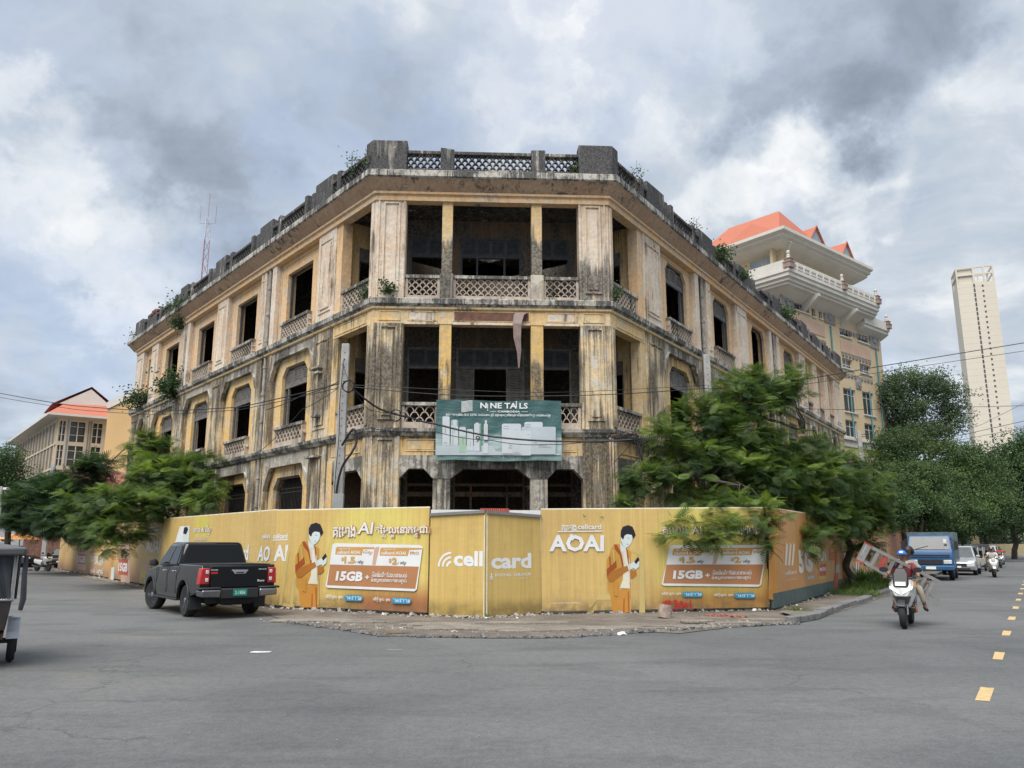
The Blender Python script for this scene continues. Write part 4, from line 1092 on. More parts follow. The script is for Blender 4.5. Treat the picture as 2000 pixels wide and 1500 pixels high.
def draw_card(pan, fn):
    """price card, fn maps Z3 coordinates to photo pixels"""
    q = lambda pts, m, nm='print': pan.poly([fn(x, y) for x, y in pts], m, nm)
    T = lambda s_, x0, y0, x1, y1, m, bold=.0, **k: pan.text(s_, *fn(x0, y0), *fn(x1, y1), m, bold, **k)
    q([(625, 440), (660, 420), (1800, 445), (1840, 470), (1762, 1040), (1730, 1068), (560, 1020), (532, 995), (590, 700)], 'print_white', 'price_card')
    q([(592, 706), (1790, 735), (1742, 1035), (552, 985)], 'print_brown', 'price_card')
    q([(1190, 495), (1215, 470), (1262, 470), (1205, 715), (1160, 712)], 'print_pink')
    q([(690, 468), (1192, 474), (1190, 498), (1040, 502), (1020, 582), (665, 570), (672, 490)], 'print_tab')
    q([(1285, 478), (1832, 484), (1826, 505), (1660, 510), (1638, 592), (1262, 586), (1268, 500)], 'print_tab')
    T('cellcard AOAI', 690, 562, 1000, 520, 'print_white', .02); T('cellcard AOAI', 1285, 572, 1615, 530, 'print_white', .02)
    T('កញ្ចប់គម្រោង', 715, 512, 865, 480, 'print_white', .01); T('កញ្ចប់គម្រោង', 1315, 518, 1470, 488, 'print_white', .01)
    T('សិស្ស', 1040, 575, 1165, 512, 'print_tab', .02); T('PRO', 1670, 572, 1795, 532, 'print_tab', .03)
    T('$', 745, 660, 785, 610, 'print_ochre', .02); T('1.5', 785, 692, 935, 600, 'print_ochre', .05); T('/ ៧ថ្ងៃ', 935, 705, 1045, 650, 'print_black', .01)
    T('$', 1385, 682, 1428, 625, 'print_ochre', .02); T('2', 1430, 705, 1500, 612, 'print_ochre', .05); T('/ ៧ថ្ងៃ', 1505, 718, 1620, 660, 'print_black', .01)
    T('15GB', 668, 925, 1038, 802, 'print_white', .05, shear=.12); T('+', 1070, 905, 1125, 850, 'print_white', .03)
    T('អ៊ីនធឺណិតដែលនៅសល់', 1160, 872, 1637, 812, 'print_white', .012); T('នឹងបូកទៅគម្រោងបន្ទាប់', 1150, 960, 1630, 892, 'print_white', .012)
    for (x0, x1, yy, tx) in ((785, 1040, 0, '*1615*1*2#'), (1425, 1692, 40, '*1615*1*1#')):
        ym = 1155 + yy * .9; h = 40; pts = []
        for k in range(7): a = R(90 + 30 * k); pts.append((x0 + h + h * math.cos(a), ym - h * math.sin(a)))
        for k in range(7): a = R(-90 + 30 * k); pts.append((x1 - h + h * math.cos(a), ym + 5 - h * math.sin(a)))
        q(pts, 'print_blue', 'number_pill'); T(tx, x0 + 22, ym + 24, x1 - 18, ym - 22, 'print_white', .02)
        T('ដើម្បីភ្ជាប់ ចុច', x0 - 250, ym + 14, x0 - 18, ym - 38, 'print_white', .012)

# --- far left section
gr = 'hoarding sections round the derelict building'
zt = top_z(hA, hB, 112, 1045, 271, 1018)
gl = None
banner_mat('banner_far_left', (0.56, 0.37, 0.16), (0.58, 0.40, 0.15), (0.46, 0.25, 0.12), (0.2, 1.0), dirt=.35)
p1 = Panel('hoarding', 'leftmost hoarding section, faded ochre banner with pale number boxes below the left trees', 'hoarding', hA, hB, zt[0], zt[1], 'banner_far_left', group=gr)
for (x0, y0, x1, y1, m) in [(150, 1112, 168, 1048, 'print_pink'), (236, 1138, 254, 1060, 'print_pink'), (152, 1100, 166, 1082, 'print_redbox'), (232, 1122, 250, 1092, 'print_redbox')]:
    p1.poly([(x0, y0), (x1, y0 + 2), (x1, y1), (x0, y1)], m, 'printed_box')
p1.text('15GB', 150, 1098, 167, 1086, 'print_white', .03); p1.text('15GB', 231, 1115, 250, 1100, 'print_white', .04)
p1.text('គម្រោង AI', 176, 1098, 202, 1086, 'print_white', .02); p1.text('សល់ បន្ទាប់', 176, 1122, 202, 1110, 'print_white', .03); p1.text('សិស្ស', 184, 1104, 200, 1098, 'print_white', .03)
p1.poly([(212, 1134), (218, 1135), (223, 1078), (219, 1076)], 'print_orange', 'printed_figure'); p1.poly([(216, 1136), (222, 1137), (224, 1108), (218, 1108)], 'print_pale', 'printed_figure')
p1.poly([(154, 1078), (160, 1078), (158, 1046), (154, 1048)], 'print_orange', 'printed_figure')
# --- left section, behind the pickup
zt = top_z(hB, hC, 271, 1018, 530, 998)
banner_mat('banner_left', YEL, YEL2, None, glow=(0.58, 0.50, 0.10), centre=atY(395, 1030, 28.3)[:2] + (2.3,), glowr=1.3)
p2 = Panel('hoarding', 'long yellow hoarding section behind the black pickup, with white AOAI lettering', 'hoarding', hB, hC, zt[0], zt[1], 'banner_left', group=gr)
p2.text('cellcard', 293, 1038, 315, 1030, 'print_white', .03); p2.text('គម្រោង', 283, 1040, 292, 1032, 'print_faded', .02); p2.poly([(288, 1042), (316, 1041), (316, 1042.5), (288, 1043.5)], 'print_white')
p2.text('AOAI', 284, 1080, 315, 1052, 'print_white', .03, shear=.1)
p2.poly([(342, 1060), (358, 1062), (366, 1028), (352, 1028)], 'print_white', 'printed_letter'); p2.poly([(358, 1062), (369, 1062), (371, 1026), (366, 1027)], 'print_pale', 'printed_letter')
p2.poly([(357, 1050), (360, 1030), (366, 1029), (369, 1034), (368, 1056), (359, 1058)], 'print_pale', 'printed_figure'); p2.poly([(358, 1042), (360, 1030), (366, 1029), (368, 1034), (364, 1044)], 'print_black', 'printed_figure')
p2.text('គម្រោង AI សិស្ស', 378, 1046, 412, 1026, 'print_white', .01, outline=('print_brown', .02)); p2.poly([(380, 1056), (404, 1056), (404, 1049), (380, 1049)], 'print_pink')
p2.text('card', 462, 1094, 487, 1064, 'print_white', .03)
p2.text('cellcard', 527 - 14, 1052, 529, 1043, 'print_white', .03)
p2.poly([(279, 1112), (296, 1113), (296, 1098), (279, 1097)], 'print_pink', 'printed_box')
# --- front left section with the young man
zt = top_z(hC, hD, 533, 998, 843, 992)
cc = atY(735, 1100, 21.0)
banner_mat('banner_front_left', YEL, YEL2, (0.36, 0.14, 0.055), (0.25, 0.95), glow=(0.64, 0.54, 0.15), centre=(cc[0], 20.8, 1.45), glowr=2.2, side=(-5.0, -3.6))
p3 = Panel('hoarding', 'front yellow hoarding left of the gate, young man printed beside a price card', 'hoarding', hC, hD, zt[0], zt[1], 'banner_front_left', group=gr)
p3.text('cellcard', 534, 1052, 562, 1042, 'print_white', .03); p3.poly([(534, 1054), (563, 1053), (563, 1055), (534, 1056)], 'print_white')
p3.text('AI', 534, 1096, 563, 1064, 'print_white', .035)
for q_ in ([(566, 1186), (572, 1186), (578, 1130), (572, 1130)], [(552, 1184), (575, 1186), (575, 1180), (553, 1178)], [(545, 1182), (551, 1182), (566, 1075), (561, 1075)]): p3.poly(q_, 'print_ghost', 'ghost_letter')
draw_boy(p3, Z3)
T3 = lambda s_, x0, y0, x1, y1, **k: p3.text(s_, *Z3(x0, y0), *Z3(x1, y1), 'print_white', .012, outline=('print_brown', .022), **k)
T3('គម្រោង', 632, 340, 938, 180); T3('AI', 960, 295, 1180, 130, shear=.1); T3('តម្លៃល្អនៅកម្ពុជា', 1195, 345, 1905, 150)
draw_card(p3, Z3)
p2.text('AO', 503, 1096, 529, 1066, 'print_white', .035, shear=.1)
# --- front right section
zt = top_z(hE, hF, 1056, 996, 1503, 993)
cc = atY(1395, 1105, 21.3)
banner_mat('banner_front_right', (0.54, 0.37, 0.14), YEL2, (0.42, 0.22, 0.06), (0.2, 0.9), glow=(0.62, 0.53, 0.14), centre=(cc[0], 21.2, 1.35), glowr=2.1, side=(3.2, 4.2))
p4 = Panel('hoarding', 'front yellow hoarding right of the gate, sprayed with red paint', 'hoarding', hE, hF, zt[0], zt[1], 'banner_front_right', group=gr)
p4.poly([Z4(*p) for p in [(905, 630), (930, 640), (1030, 330), (1050, 330), (1120, 630), (1085, 635), (1065, 560), (960, 560), (940, 632)]], 'print_ghost', 'ghost_letter')
p4.poly([Z4(*p) for p in [(975, 530), (1050, 530), (1025, 400)]], 'banner_front_right', 'ghost_letter')
p4.poly([Z4(*p) for p in [(1190, 632), (1222, 632), (1212, 285), (1150, 285), (1150, 300), (1195, 320)]], 'print_ghost', 'ghost_letter')
F4b = lambda x, y: (820 + 1130 * .36 + (x - 400) * .145 * 1.03, 970 + 155 * .36 + (y - 145) * .145 * 1.03)
draw_boy(p4, F4b)
T4 = lambda s_, x0, y0, x1, y1, m='print_white', b_=.03, **k: p4.text(s_, *Z4(x0, y0), *Z4(x1, y1), m, b_, **k)
T4('គម្រោង', 768, 185, 848, 150, b_=.015); T4('cellcard', 856, 177, 982, 150, b_=.02); p4.poly([Z4(748, 187), Z4(988, 184), Z4(988, 190), Z4(748, 192)], 'print_white')
T4('AOAI', 700, 298, 998, 208, b_=.035, shear=.03)
p4.poly([Z4(*p) for p in [(812, 205), (830, 205), (832, 238), (810, 236)]], 'print_white')
T4('គម្រោង AI តម្លៃល្អនៅកម្ពុជា', 1318, 225, 1860, 150, b_=.012, outline=('print_darkred', .022))
F4c = lambda x, y: (820 + 1315 * .36 + (x - 545) * .158, 970 + 272 * .36 + (y - 440) * .131 - (x - 545) * .0035)
draw_card(p4, F4c)
T4('*លក្ខខណ្ឌអនុវត្តតាមគម្រោងនីមួយៗ', 708, 582, 868, 570, b_=.0)
# spray paint
mat('spray_red', (0.48, 0.008, 0.02), 0.5, var=.1)
def stroke(pan, pts, wd, m='spray_red', name='graffiti'):
    q = [pan.F.px(*Z4(*p)) for p in pts]; w = pan.nz(); mb = MB()
    for (a, b_) in zip(q[:-1], q[1:]):
        d = Vector((b_[0] - a[0], b_[1] - a[1])); 
        if d.length < 1e-6: continue
        d.normalize(); n = Vector((-d.y, d.x)) * wd; e = d * wd * .6
        mb.add([pan.F.T(a[0] + n.x - e.x, w, a[1] + n.y - e.y), pan.F.T(a[0] - n.x - e.x, w, a[1] - n.y - e.y), pan.F.T(b_[0] - n.x + e.x, w, b_[1] - n.y + e.y), pan.F.T(b_[0] + n.x + e.x, w, b_[1] + n.y + e.y)], [(0, 1, 2, 3)]); w += .0002
    return mb.build(name, m, pan.root)
for pts in ([(1335, 562), (1322, 605)], [(1350, 560), (1340, 608)], [(1315, 572), (1362, 570)], [(1314, 593), (1360, 588)],
            [(1370, 570), (1385, 562), (1392, 572), (1380, 583), (1394, 592), (1388, 606), (1370, 605)], [(1412, 568), (1400, 590), (1408, 604), (1422, 598), (1424, 575), (1412, 568)],
            [(1440, 572), (1440, 600)], [(1428, 586), (1452, 583)], [(1462, 565), (1468, 612)]): stroke(p4, pts, .018)
for pts in ([(884, 98), (888, 108), (896, 106)], [(978, 112), (990, 110), (992, 120)]): stroke(p4, pts, .008, 'print_black', 'paint_fleck')
# --- gate: two leaves meeting in the middle, roofed by grey bars
banner_mat('banner_gate', (0.54, 0.375, 0.12), (0.57, 0.40, 0.135), (0.42, 0.29, 0.08), (0.15, 0.5), dirt=.3)
class Leaf(Panel): pass
gate = []
for (a, b_, xy, lab) in ((hG, hM, (843, 1008, 948, 1002), 'left yellow gate leaf with the letters cell and a radio-wave mark'), (hM, hE, (950, 1003, 1054, 1011), 'right yellow gate leaf with the letters card above small crown lettering')):
    # trim to leave the slit between the leaves
    L = math.hypot(b_[0] - a[0], b_[1] - a[1]); d = ((b_[0] - a[0]) / L, (b_[1] - a[1]) / L)
    a2 = (a[0] + d[0] * .015, a[1] + d[1] * .015); b2 = (b_[0] - d[0] * .02, b_[1] - d[1] * .02)
    z0, z1 = top_z(a2, b2, *xy)
    g = Panel('gate_leaf', lab, 'gate', a2, b2, z0, z1, 'banner_gate', zb=.04, group='leaves of the yellow gate'); gate.append(g)
    mb = MB(); mb.box(0, g.L, -.04, .05, 0, .07, lambda u, w, z, g=g, z0=z0, z1=z1: g.F.T(u, w, z + z0 + (z1 - z0) * u / g.L)); mb.build('top_bar', 'grey_rail', g.root)
    mb = MB(); mb.box(g.L - .03 if not gate[1:] else 0, g.L if not gate[1:] else .03, .0, .02, .04, min(z0, z1), g.F.T); mb.build('edge_strip', 'faded_rail', g.root)
gL, gR = gate
gL.text('cell', *Z4(183, 378), *Z4(342, 295), 'print_white', .035); gR.text('card', *Z4(386, 393), *Z4(604, 305), 'print_white', .035)
for rr, th in ((72, 10), (50, 10), (28, 12)):
    cx, cy = 170, 380; o_ = []; i_ = []
    for k in range(9): a = R(90 + 90 * k / 8); o_.append((cx + rr * math.cos(a), cy - rr * 1.12 * math.sin(a))); i_.append((cx + (rr - th) * math.cos(a), cy - (rr - th) * 1.12 * math.sin(a)))
    gL.poly([Z4(*p) for p in o_ + i_[::-1]], 'print_white', 'wave_mark')
gR.text('ROYAL GROUP', *Z4(408, 434), *Z4(604, 413), 'print_white', .015); gR.text('SINCE 1991', *Z4(535, 445), *Z4(592, 438), 'print_white', .005)
for q_ in ([(388, 412), (394, 425), (382, 425)], [(388, 424), (398, 440), (378, 440)], [(380, 444), (396, 444), (396, 450), (380, 450)]): gR.poly([Z4(*p) for p in q_], 'print_white', 'crown_mark')
# low white sheeting seen over the gate
mb = MB(); Fg = Face((hG[0] - .1, hG[1] + .9), (hE[0] - hG[0], hE[1] - hG[1])); l_ = math.hypot(*Fg.d); Fg = Face(Fg.p, (Fg.d[0] / l_, Fg.d[1] / l_))
mb.box(0, l_ + .3, -.03, 0, 0, Fg.px(940, 996)[1], Fg.T); o = mb.build('sheet_screen', 'white_paint'); tagp(o, 'low white sheet screen just showing behind the top of the yellow gate', 'screen')
mb = MB(); n = 14
for k in range(n): mb.tube([Fg.T(1.35 + k * .055, .02, 2.3), Fg.T(1.35 + k * .055, .02, Fg.px(950, 993)[1])], .028, 6)
mat('tile_red', (0.45, 0.10, 0.07), 0.7, var=.2)
o = mb.build('red_roof_sheet', 'tile_red'); tagp(o, 'bit of red ribbed sheet showing just above the middle of the gate', 'roof sheet')
# --- right side sections
zt = top_z(hG, hH, 836, 0, 840, 0)
hG2 = (hF[0] + .12, hF[1] + .02)
zt = top_z(hG2, hH, 1506, 993, 1690, 1012)
banner_mat('banner_orange', (0.47, 0.225, 0.075), (0.50, 0.27, 0.10), None, dirt=.3)
p5 = Panel('hoarding', 'orange hoarding section along the right street with torn printed figures and a MODE sign', 'hoarding', hG2, hH, zt[0], 2.75, 'banner_orange', zb=.42, group=gr)
mat('green_skirt', (0.07, 0.105, 0.095), 0.7, var=.2, dirt=.4)
mb = MB(); mb.box(0, p5.L, -.05, .012, .06, .44, p5.F.T); mb.build('skirt', 'green_skirt', p5.root)
mat('bright_orange', (0.62, 0.25, 0.02), 0.5, var=.08)
p5.poly([(1501, 1170), (1518, 1173), (1519, 994), (1502, 994)], 'bright_orange', 'end_strip')
Z5 = lambda x, y: (1420 + x * .19, 1000 + y * .19)
S5 = lambda pts, m, nm='print': p5.poly([Z5(*p) for p in pts], m, nm)
for k in range(3): S5([(592 + 34 * k, 550), (610 + 34 * k, 550), (625 + 36 * k, 400 - 60), (608 + 36 * k, 310)], 'print_faded', 'wave_mark')
p5.text('cellcard', *Z5(597, 650), *Z5(707, 590), 'print_faded', .03); p5.text('ROYAL GROUP', *Z5(610, 712), *Z5(705, 680), 'print_faded', .02)
p5.text('5G', *Z5(740, 635), *Z5(860, 385), 'print_faded', .06); S5([(865, 620), (872, 620), (885, 490), (878, 490)], 'print_faded', 'wave_mark')
p5.text('NATION', *Z5(830, 695), *Z5(890, 652), 'print_white', .02)
p5.text('FUN', *Z5(940, 510), *Z5(1010, 400), 'print_cream', .04); S5([(940, 690), (1030, 690), (1034, 520), (944, 522)], 'print_ochre'); S5([(946, 660), (1016, 652), (1016, 532), (948, 536)], 'print_redbox'); p5.text('MODE', *Z5(953, 610), *Z5(1010, 565), 'print_white', .03)
for k in range(4): S5([(1045, 430 + 22 * k), (1100, 425 + 22 * k), (1100, 413 + 22 * k), (1045, 418 + 22 * k)], 'print_redbox')
S5([(1090, 785), (1135, 780), (1140, 600), (1125, 380), (1105, 400), (1110, 600)], 'print_redbox', 'printed_figure'); S5([(1115, 630), (1155, 625), (1150, 540), (1120, 540)], 'print_grey', 'printed_figure')
rr_ = random.Random(11)
for k in range(12):
    x = 1190 + k * 21 + rr_.uniform(-6, 6); w_ = rr_.uniform(5, 13); y1 = 740 - (x - 1190) * .14; y0 = y1 - rr_.uniform(120, 330)
    S5([(x, y1), (x + w_, y1 - 6), (x + w_ * rr_.uniform(.6, 1.6), y0 + 20), (x + w_ * .3, y0)], rr_.choice(['print_faded', 'print_grey', 'print_pink', 'print_white', 'print_redbox']), 'torn_strip')
p6a = (hH[0] + .05, hH[1] + .1); p6b = (22.6, 48.2)
p6 = Panel('hoarding', 'orange hoarding section beyond the roadside tree, its banner peeling in pale strips', 'hoarding', p6a, p6b, 2.75, 3.0, 'banner_orange', zb=.42, group=gr)
mb = MB(); mb.box(0, p6.L, -.05, .012, .06, .44, p6.F.T); mb.build('skirt', 'green_skirt', p6.root)
for k in range(20):
    u = .5 + rr_.random() * (p6.L - 1); wd_ = rr_.uniform(.1, .35); z0 = .45 + rr_.random() * .3; p6.upoly([(u, z0), (u + wd_, z0), (u + wd_ * rr_.uniform(.8, 1.2), z0 + rr_.uniform(.8, 1.9)), (u + wd_ * .3, z0 + rr_.uniform(.9, 2.0))], rr_.choice(['print_faded', 'print_grey', 'print_pink', 'print_faded']), 'torn_strip')
banner_mat('banner_rust', (0.34, 0.14, 0.075), (0.42, 0.19, 0.09), None, dirt=.35)
p7 = Panel('hoarding', 'farthest rust-red hoarding section behind the blue truck', 'hoarding', (22.75, 48.4), (36, 71), 3.1, 3.4, 'banner_rust', zb=.3, group=gr)
for k in range(26):
    u = .2 + rr_.random() * 8; p7.upoly([(u, 1.0), (u + .06, 1.0), (u + .07, 2.0 + rr_.random()), (u + .02, 2.1 + rr_.random())], 'print_pink', 'torn_strip')

# ---------------------------------------------- green cosmetics banner on the first balcony
u0, z0 = FC.px(850, 899, .35); u1, z1 = FC.px(1096, 783, .35)
nb = thing('cosmetics_banner', 'dark green banner with white bottles and boxes hung over the first-floor balcony', 'banner', FC.T(u0, .35, z0))
m, t, b = newmat('banner_green')
G = t.node('ShaderNodeNewGeometry').outputs['Position']; z = t.sep(G)[2]
k = t.math('ADD', z, t.math('MULTIPLY', t.math('SUBTRACT', t.noise(t.mapping(G, (1.5, 1.5, 6)), 1.0, 4, .6), .5), .55))
c = t.ramp(t.mr(k, z0, z1, 0, 1, False), [(0.0, (.10, .22, .20)), (.10, (.30, .40, .39)), (.32, (.36, .44, .44)), (.48, (.055, .13, .125)), (1.0, (.03, .085, .085))])
t.put(b.inputs['Base Color'], c); b.inputs['Roughness'].default_value = .5
bn = t.node('ShaderNodeBump'); bn.inputs['Strength'].default_value = .5; bn.inputs['Distance'].default_value = .05
t.put(bn.inputs['Height'], t.noise(t.mapping(G, (1.2, 1.2, 5)), 1.5, 4, .6)); t.l.new(bn.outputs[0], b.inputs['Normal'])
mb = MB(); n, r_ = 24, 10; v = []
Wv = lambda u, zz: .33 + .012 * math.sin(u * 4.1 + zz * 2) + .008 * math.sin(u * 9 - zz * 5)
for i in range(n + 1):
    for j in range(r_ + 1):
        u = u0 + (u1 - u0) * i / n; zz = z0 + (z1 - z0) * j / r_; v.append(FC.T(u, Wv(u, zz), zz + (.02 * math.sin(math.pi * i / n * 3) if j in (0, r_) else 0)))
nv = len(v); v += [(p[0] - FC.n[0] * .006, p[1] - FC.n[1] * .006, p[2]) for p in v]
mb.add(v, [(i * (r_ + 1) + j, (i + 1) * (r_ + 1) + j, (i + 1) * (r_ + 1) + j + 1, i * (r_ + 1) + j + 1) for i in range(n) for j in range(r_)] + [(nv + i * (r_ + 1) + j, nv + i * (r_ + 1) + j + 1, nv + (i + 1) * (r_ + 1) + j + 1, nv + (i + 1) * (r_ + 1) + j) for i in range(n) for j in range(r_)])
mb.build('cloth', 'banner_green', nb)
mb = MB()
for (u, zz) in ((u0, z1), (u1, z1), (u0, z0), (u1, z0)): mb.tube([FC.T(u, .33, zz), FC.T(u + (.1 if u < u1 - 1 else -.1) * -1, -.05, zz + .06)], .008, 4)
o = mb.build('tie', 'black_cable', nb); o['kind'] = 'stuff'
class Flat(Panel):
    def __init__(s, F, root, w): s.F = Face(F.T(0, w, 0)[:2], F.d); s.F.n = F.n; s.root = root; s.k = 0; s.L = 0
nf = Flat(FC, nb, .355)
ZN = lambda x, y: (830 + x * .145, 770 + y * .145)
PN = lambda pts, m, nm='print': nf.poly([ZN(*p) for p in pts], m, nm)
TN = lambda s_, x0, y0, x1, y1, m='print_white', b_=.02, **k: nf.text(s_, *ZN(x0, y0), *ZN(x1, y1), m, b_, **k)
TN('N NE TA LS', 745, 190, 1385, 118, b_=.025); TN('I', 838, 195, 850, 128, b_=.02); TN('I', 1224, 182, 1238, 112, b_=.02)
for x, y in ((844, 214), (1231, 101)): PN([(x - 9, y), (x - 5, y - 8), (x + 5, y - 8), (x + 9, y), (x + 5, y + 8), (x - 5, y + 8)], 'print_white')
TN('CAMBODIA', 978, 245, 1280, 222, b_=.03); PN([(872, 236), (958, 236), (958, 231), (872, 231)], 'print_white'); PN([(1298, 238), (1385, 238), (1385, 233), (1298, 233)], 'print_white')
for k in range(10): 
    y = 98 + k * 15; PN([(490, y + 8), (525, y + 8), (600, y - 7), (641, y - 7), (641, y - 14), (598, y - 14), (523, y), (490, y)], 'print_white', 'wave_logo')
TN('ផលិតតាមស្តង់ដារ ISO 22716 របស់ប្រទេស កូរ៉េ ទទួលខុសត្រូវទាំងស្រុង លើគុណភាពត្រឹមត្រូវ រលោងស្រស់ថ្លា', 280, 305, 1690, 262, b_=.02)
TN('ជាមួយនឹងសុខភាព និងសម្រស់', 750, 865, 1228, 825, 'print_black', .01)
bx = lambda x0, x1, yt, yb, m='print_pale2', r=14: PN([(x0, yb), (x1, yb), (x1, yt + r), (x1 - r, yt), (x0 + r, yt), (x0, yt + r)], m, 'printed_bottle')
flatmat('pale2', (.52, .56, .58)); flatmat('pale3', (.44, .50, .52)); flatmat('palegreen', (.34, .50, .36)); flatmat('midgreen', (.16, .30, .22))
PN([(145, 820), (146, 692), (900, 690), (960, 770), (1830, 800), (1830, 820)], 'print_pale3')
bx(235, 333, 298, 690); bx(350, 448, 345, 690); PN([(358, 420), (372, 420), (372, 350), (358, 350)], 'print_midgreen'); PN([(430, 425), (444, 425), (444, 350), (430, 350)], 'print_midgreen'); PN([(372, 690), (379, 690), (379, 470), (372, 470)], 'print_midgreen')
bx(460, 552, 442, 560); bx(460, 552, 560, 780, 'print_palegreen', 3); bx(565, 648, 470, 760); bx(662, 760, 400, 765, 'print_pale2', 8); bx(680, 726, 385, 410, 'print_pale2', 3); PN([(735, 765), (760, 765), (760, 408), (735, 408)], 'print_midgreen')
bx(793, 846, 400, 620, 'print_pale2', 6); bx(806, 834, 350, 400, 'print_pale2', 3); bx(785, 850, 660, 800, 'print_pale2', 10)
for x0, x1, y0 in ((268, 288, 520), (395, 408, 520), (505, 525, 660), (608, 622, 700), (818, 830, 520)): PN([(x0, y0), (x1 - 8, y0), (x1 - 8, y0 - 70), (x0, y0 - 70)], 'print_grey', 'printed_text')
TN('9', 680, 645, 740, 560, 'print_black', .0)
bx(1035, 1295, 398, 800, 'print_pale2', 16); bx(1338, 1585, 375, 800, 'print_pale2', 16); bx(1300, 1760, 440, 810, 'print_pale3', 14); bx(1190, 1425, 495, 825, 'print_pale2', 10)
for (x0, x1, y) in ((1055, 1128, 432), (1055, 1128, 465), (1350, 1425, 412), (1350, 1410, 440), (1375, 1405, 545), (1465, 1510, 650), (1530, 1640, 690), (1530, 1700, 712), (1130, 1175, 690), (1125, 1170, 722), (1195, 1270, 790), (1195, 1300, 812), (1220, 1234, 480), (1525, 1545, 480), (255, 300, 650)):
    PN([(x0, y + 4), (x1, y + 4), (x1, y - 4), (x0, y - 4)], 'print_grey', 'printed_text')
# ---------------------------------------------- fallen concrete drum, cover, litter
x, y = gnd(1300, 1208)
dm = thing('concrete_drum', 'short dirty concrete drum leaning against the right front hoarding', 'drum', (x, y, 0), R(20))
mat('drum', (0.34, 0.26, 0.21), 0.9, var=.3, scale=6, bump=.5, dirt=.6)
mb = MB(); Tr = Matrix.Translation((0, 0, .17)) @ Matrix.Rotation(R(8), 4, 'Y')
mb.lathe([(.145, -.16), (.165, -.15), (.165, .15), (.13, .15), (.12, -.02)], 18, lambda a, b_, c: tuple(Tr @ Vector((a, b_, c)))); mb.build('shell', 'drum', dm, smooth=True, world=False)
x, y = gnd(1362, 1218)
mb = MB(); mb.slab([(x + .38 * math.cos(a), y + .2 * math.sin(a)) for a in np.linspace(0, 6.1, 18)], .02, .075); o = mb.build('manhole_cover', 'broken_concrete', bevel=.01); tagp(o, 'oval concrete cover lying on the ground right of the drum', 'cover')
def crumple(px, py, s, name, label, cat, m='litter_white', flat=.5, group=None):
    x, y = gnd(px, py); bm = bmesh.new(); bmesh.ops.create_icosphere(bm, subdivisions=2, radius=s)
    rr = random.Random(int(px * 7 + py))
    for v in bm.verts:
        k = rr.uniform(.55, 1.25); v.co = Vector((v.co.x * k * 1.3, v.co.y * k, max(-s * .2, v.co.z * k * flat)))
    me = bpy.data.meshes.new(name); bm.to_mesh(me); bm.free(); o = mesh_obj(name, me, m, None, (x, y, s * .22)); return tagp(o, label, cat, group)
crumple(1213, 1240, .085, 'plastic_bag', 'crumpled white plastic bag on the road edge before the right hoarding', 'bag')
x, y = gnd(509, 1275)
mb = MB(); mb.slab([(x - .16, y - .03), (x - .05, y - .06), (x + .15, y - .01), (x + .17, y + .04), (x + .02, y + .03), (x - .12, y + .045)], .006, .02); o = mb.build('paper_scrap', 'litter_white'); tagp(o, 'white paper scrap lying on the road below the pickup', 'paper')
crumple(1563, 1196, .10, 'plastic_bag', 'small white bag caught at the corner of the orange hoarding', 'bag', flat=.9)
crumple(1742, 1140, .16, 'rubbish_heap', 'heap of pale rubbish bags on the right pavement near the weeds', 'rubbish', flat=.8)
crumple(58, 1114, .12, 'red_scrap', 'small red wrapper on the far left roadside', 'wrapper', 'red_lens')
x, y = gnd(775, 1269); flat_sheet('road_patch', 'road_patch_mat' if 'road_patch_mat' in MATS else (mat('road_patch_mat', (.21, .21, .205), .8) and 'road_patch_mat'), [(x - .17, y - .05), (x + .08, y - .05), (x + .1, y + .04), (x - .15, y + .045)], .004)
# ============================================================ TALL CREAM BUILDING, right
def corner_of(Fa, Fb):
    def cs(prof, name, m, ua, ub, parent, bevel=0):
        r = []
        for w, z in prof: pass
        rings = [[Fa.T(ua, w, z) for w, z in prof], [isect(Fa, w, Fb, w) + (z,) for w, z in prof], [Fb.T(ub, w, z) for w, z in prof]]
        return MB().loft(rings).build(name, m, parent)
    return cs
mat('cream_wall', (0.60, 0.47, 0.29), 0.85, var=.06, scale=.4, dirt=.06)
mat('pink_wall', (0.56, 0.38, 0.28), 0.85, var=.08, scale=.5)
mat('white_trim', (0.62, 0.585, 0.52), 0.8, var=.06, scale=.6, dirt=.08)
mat('relief_grey', (0.27, 0.25, 0.24), 0.9, var=.25, scale=3, bump=.5, bscale=4)
mat('blue_pipe', (0.10, 0.27, 0.30), 0.6, var=.1)
mat('window_dark', (0.07, 0.075, 0.075), 0.15, var=.3, scale=.8)
mat('window_sky', (0.30, 0.34, 0.36), 0.1, var=.2, scale=.4)
mat('brown_stone', (0.30, 0.22, 0.18), 0.9, var=.2)
def tilemat(name, c1, c2, sc=3.2):
    m, t, b = newmat(name); G = t.node('ShaderNodeNewGeometry').outputs['Position']; z = t.sep(G)[2]
    w = t.math('FRACT', t.math('MULTIPLY', z, sc)); c = t.mix(t.noise(G, 1.5, 4), c1, c2)
    c = t.mix(t.mr(w, .8, 1.0, 0, .45), c, tuple(x * .35 for x in c1)); t.put(b.inputs['Base Color'], c); b.inputs['Roughness'].default_value = .75
tilemat('roof_orange', (0.42, 0.12, 0.065), (0.46, 0.155, 0.09)); tilemat('roof_pink', (0.40, 0.11, 0.11), (0.44, 0.15, 0.14), 0.01)
A0 = Face((27.53, 80.0), yawd(49.5)); A = Face(A0.T(2.2, 0, 0)[:2], yawd(49.5)); Bb = Face(A.p, yawd(-38))
TB = thing('office_building', 'tall cream office building with white flared balcony and orange tiled roof behind the derelict wing', 'building', (A.p[0], A.p[1], 0))
QA = lambda x, y, w=0: A.px(1350 + .3667 * x, 400 + .3667 * y, w)
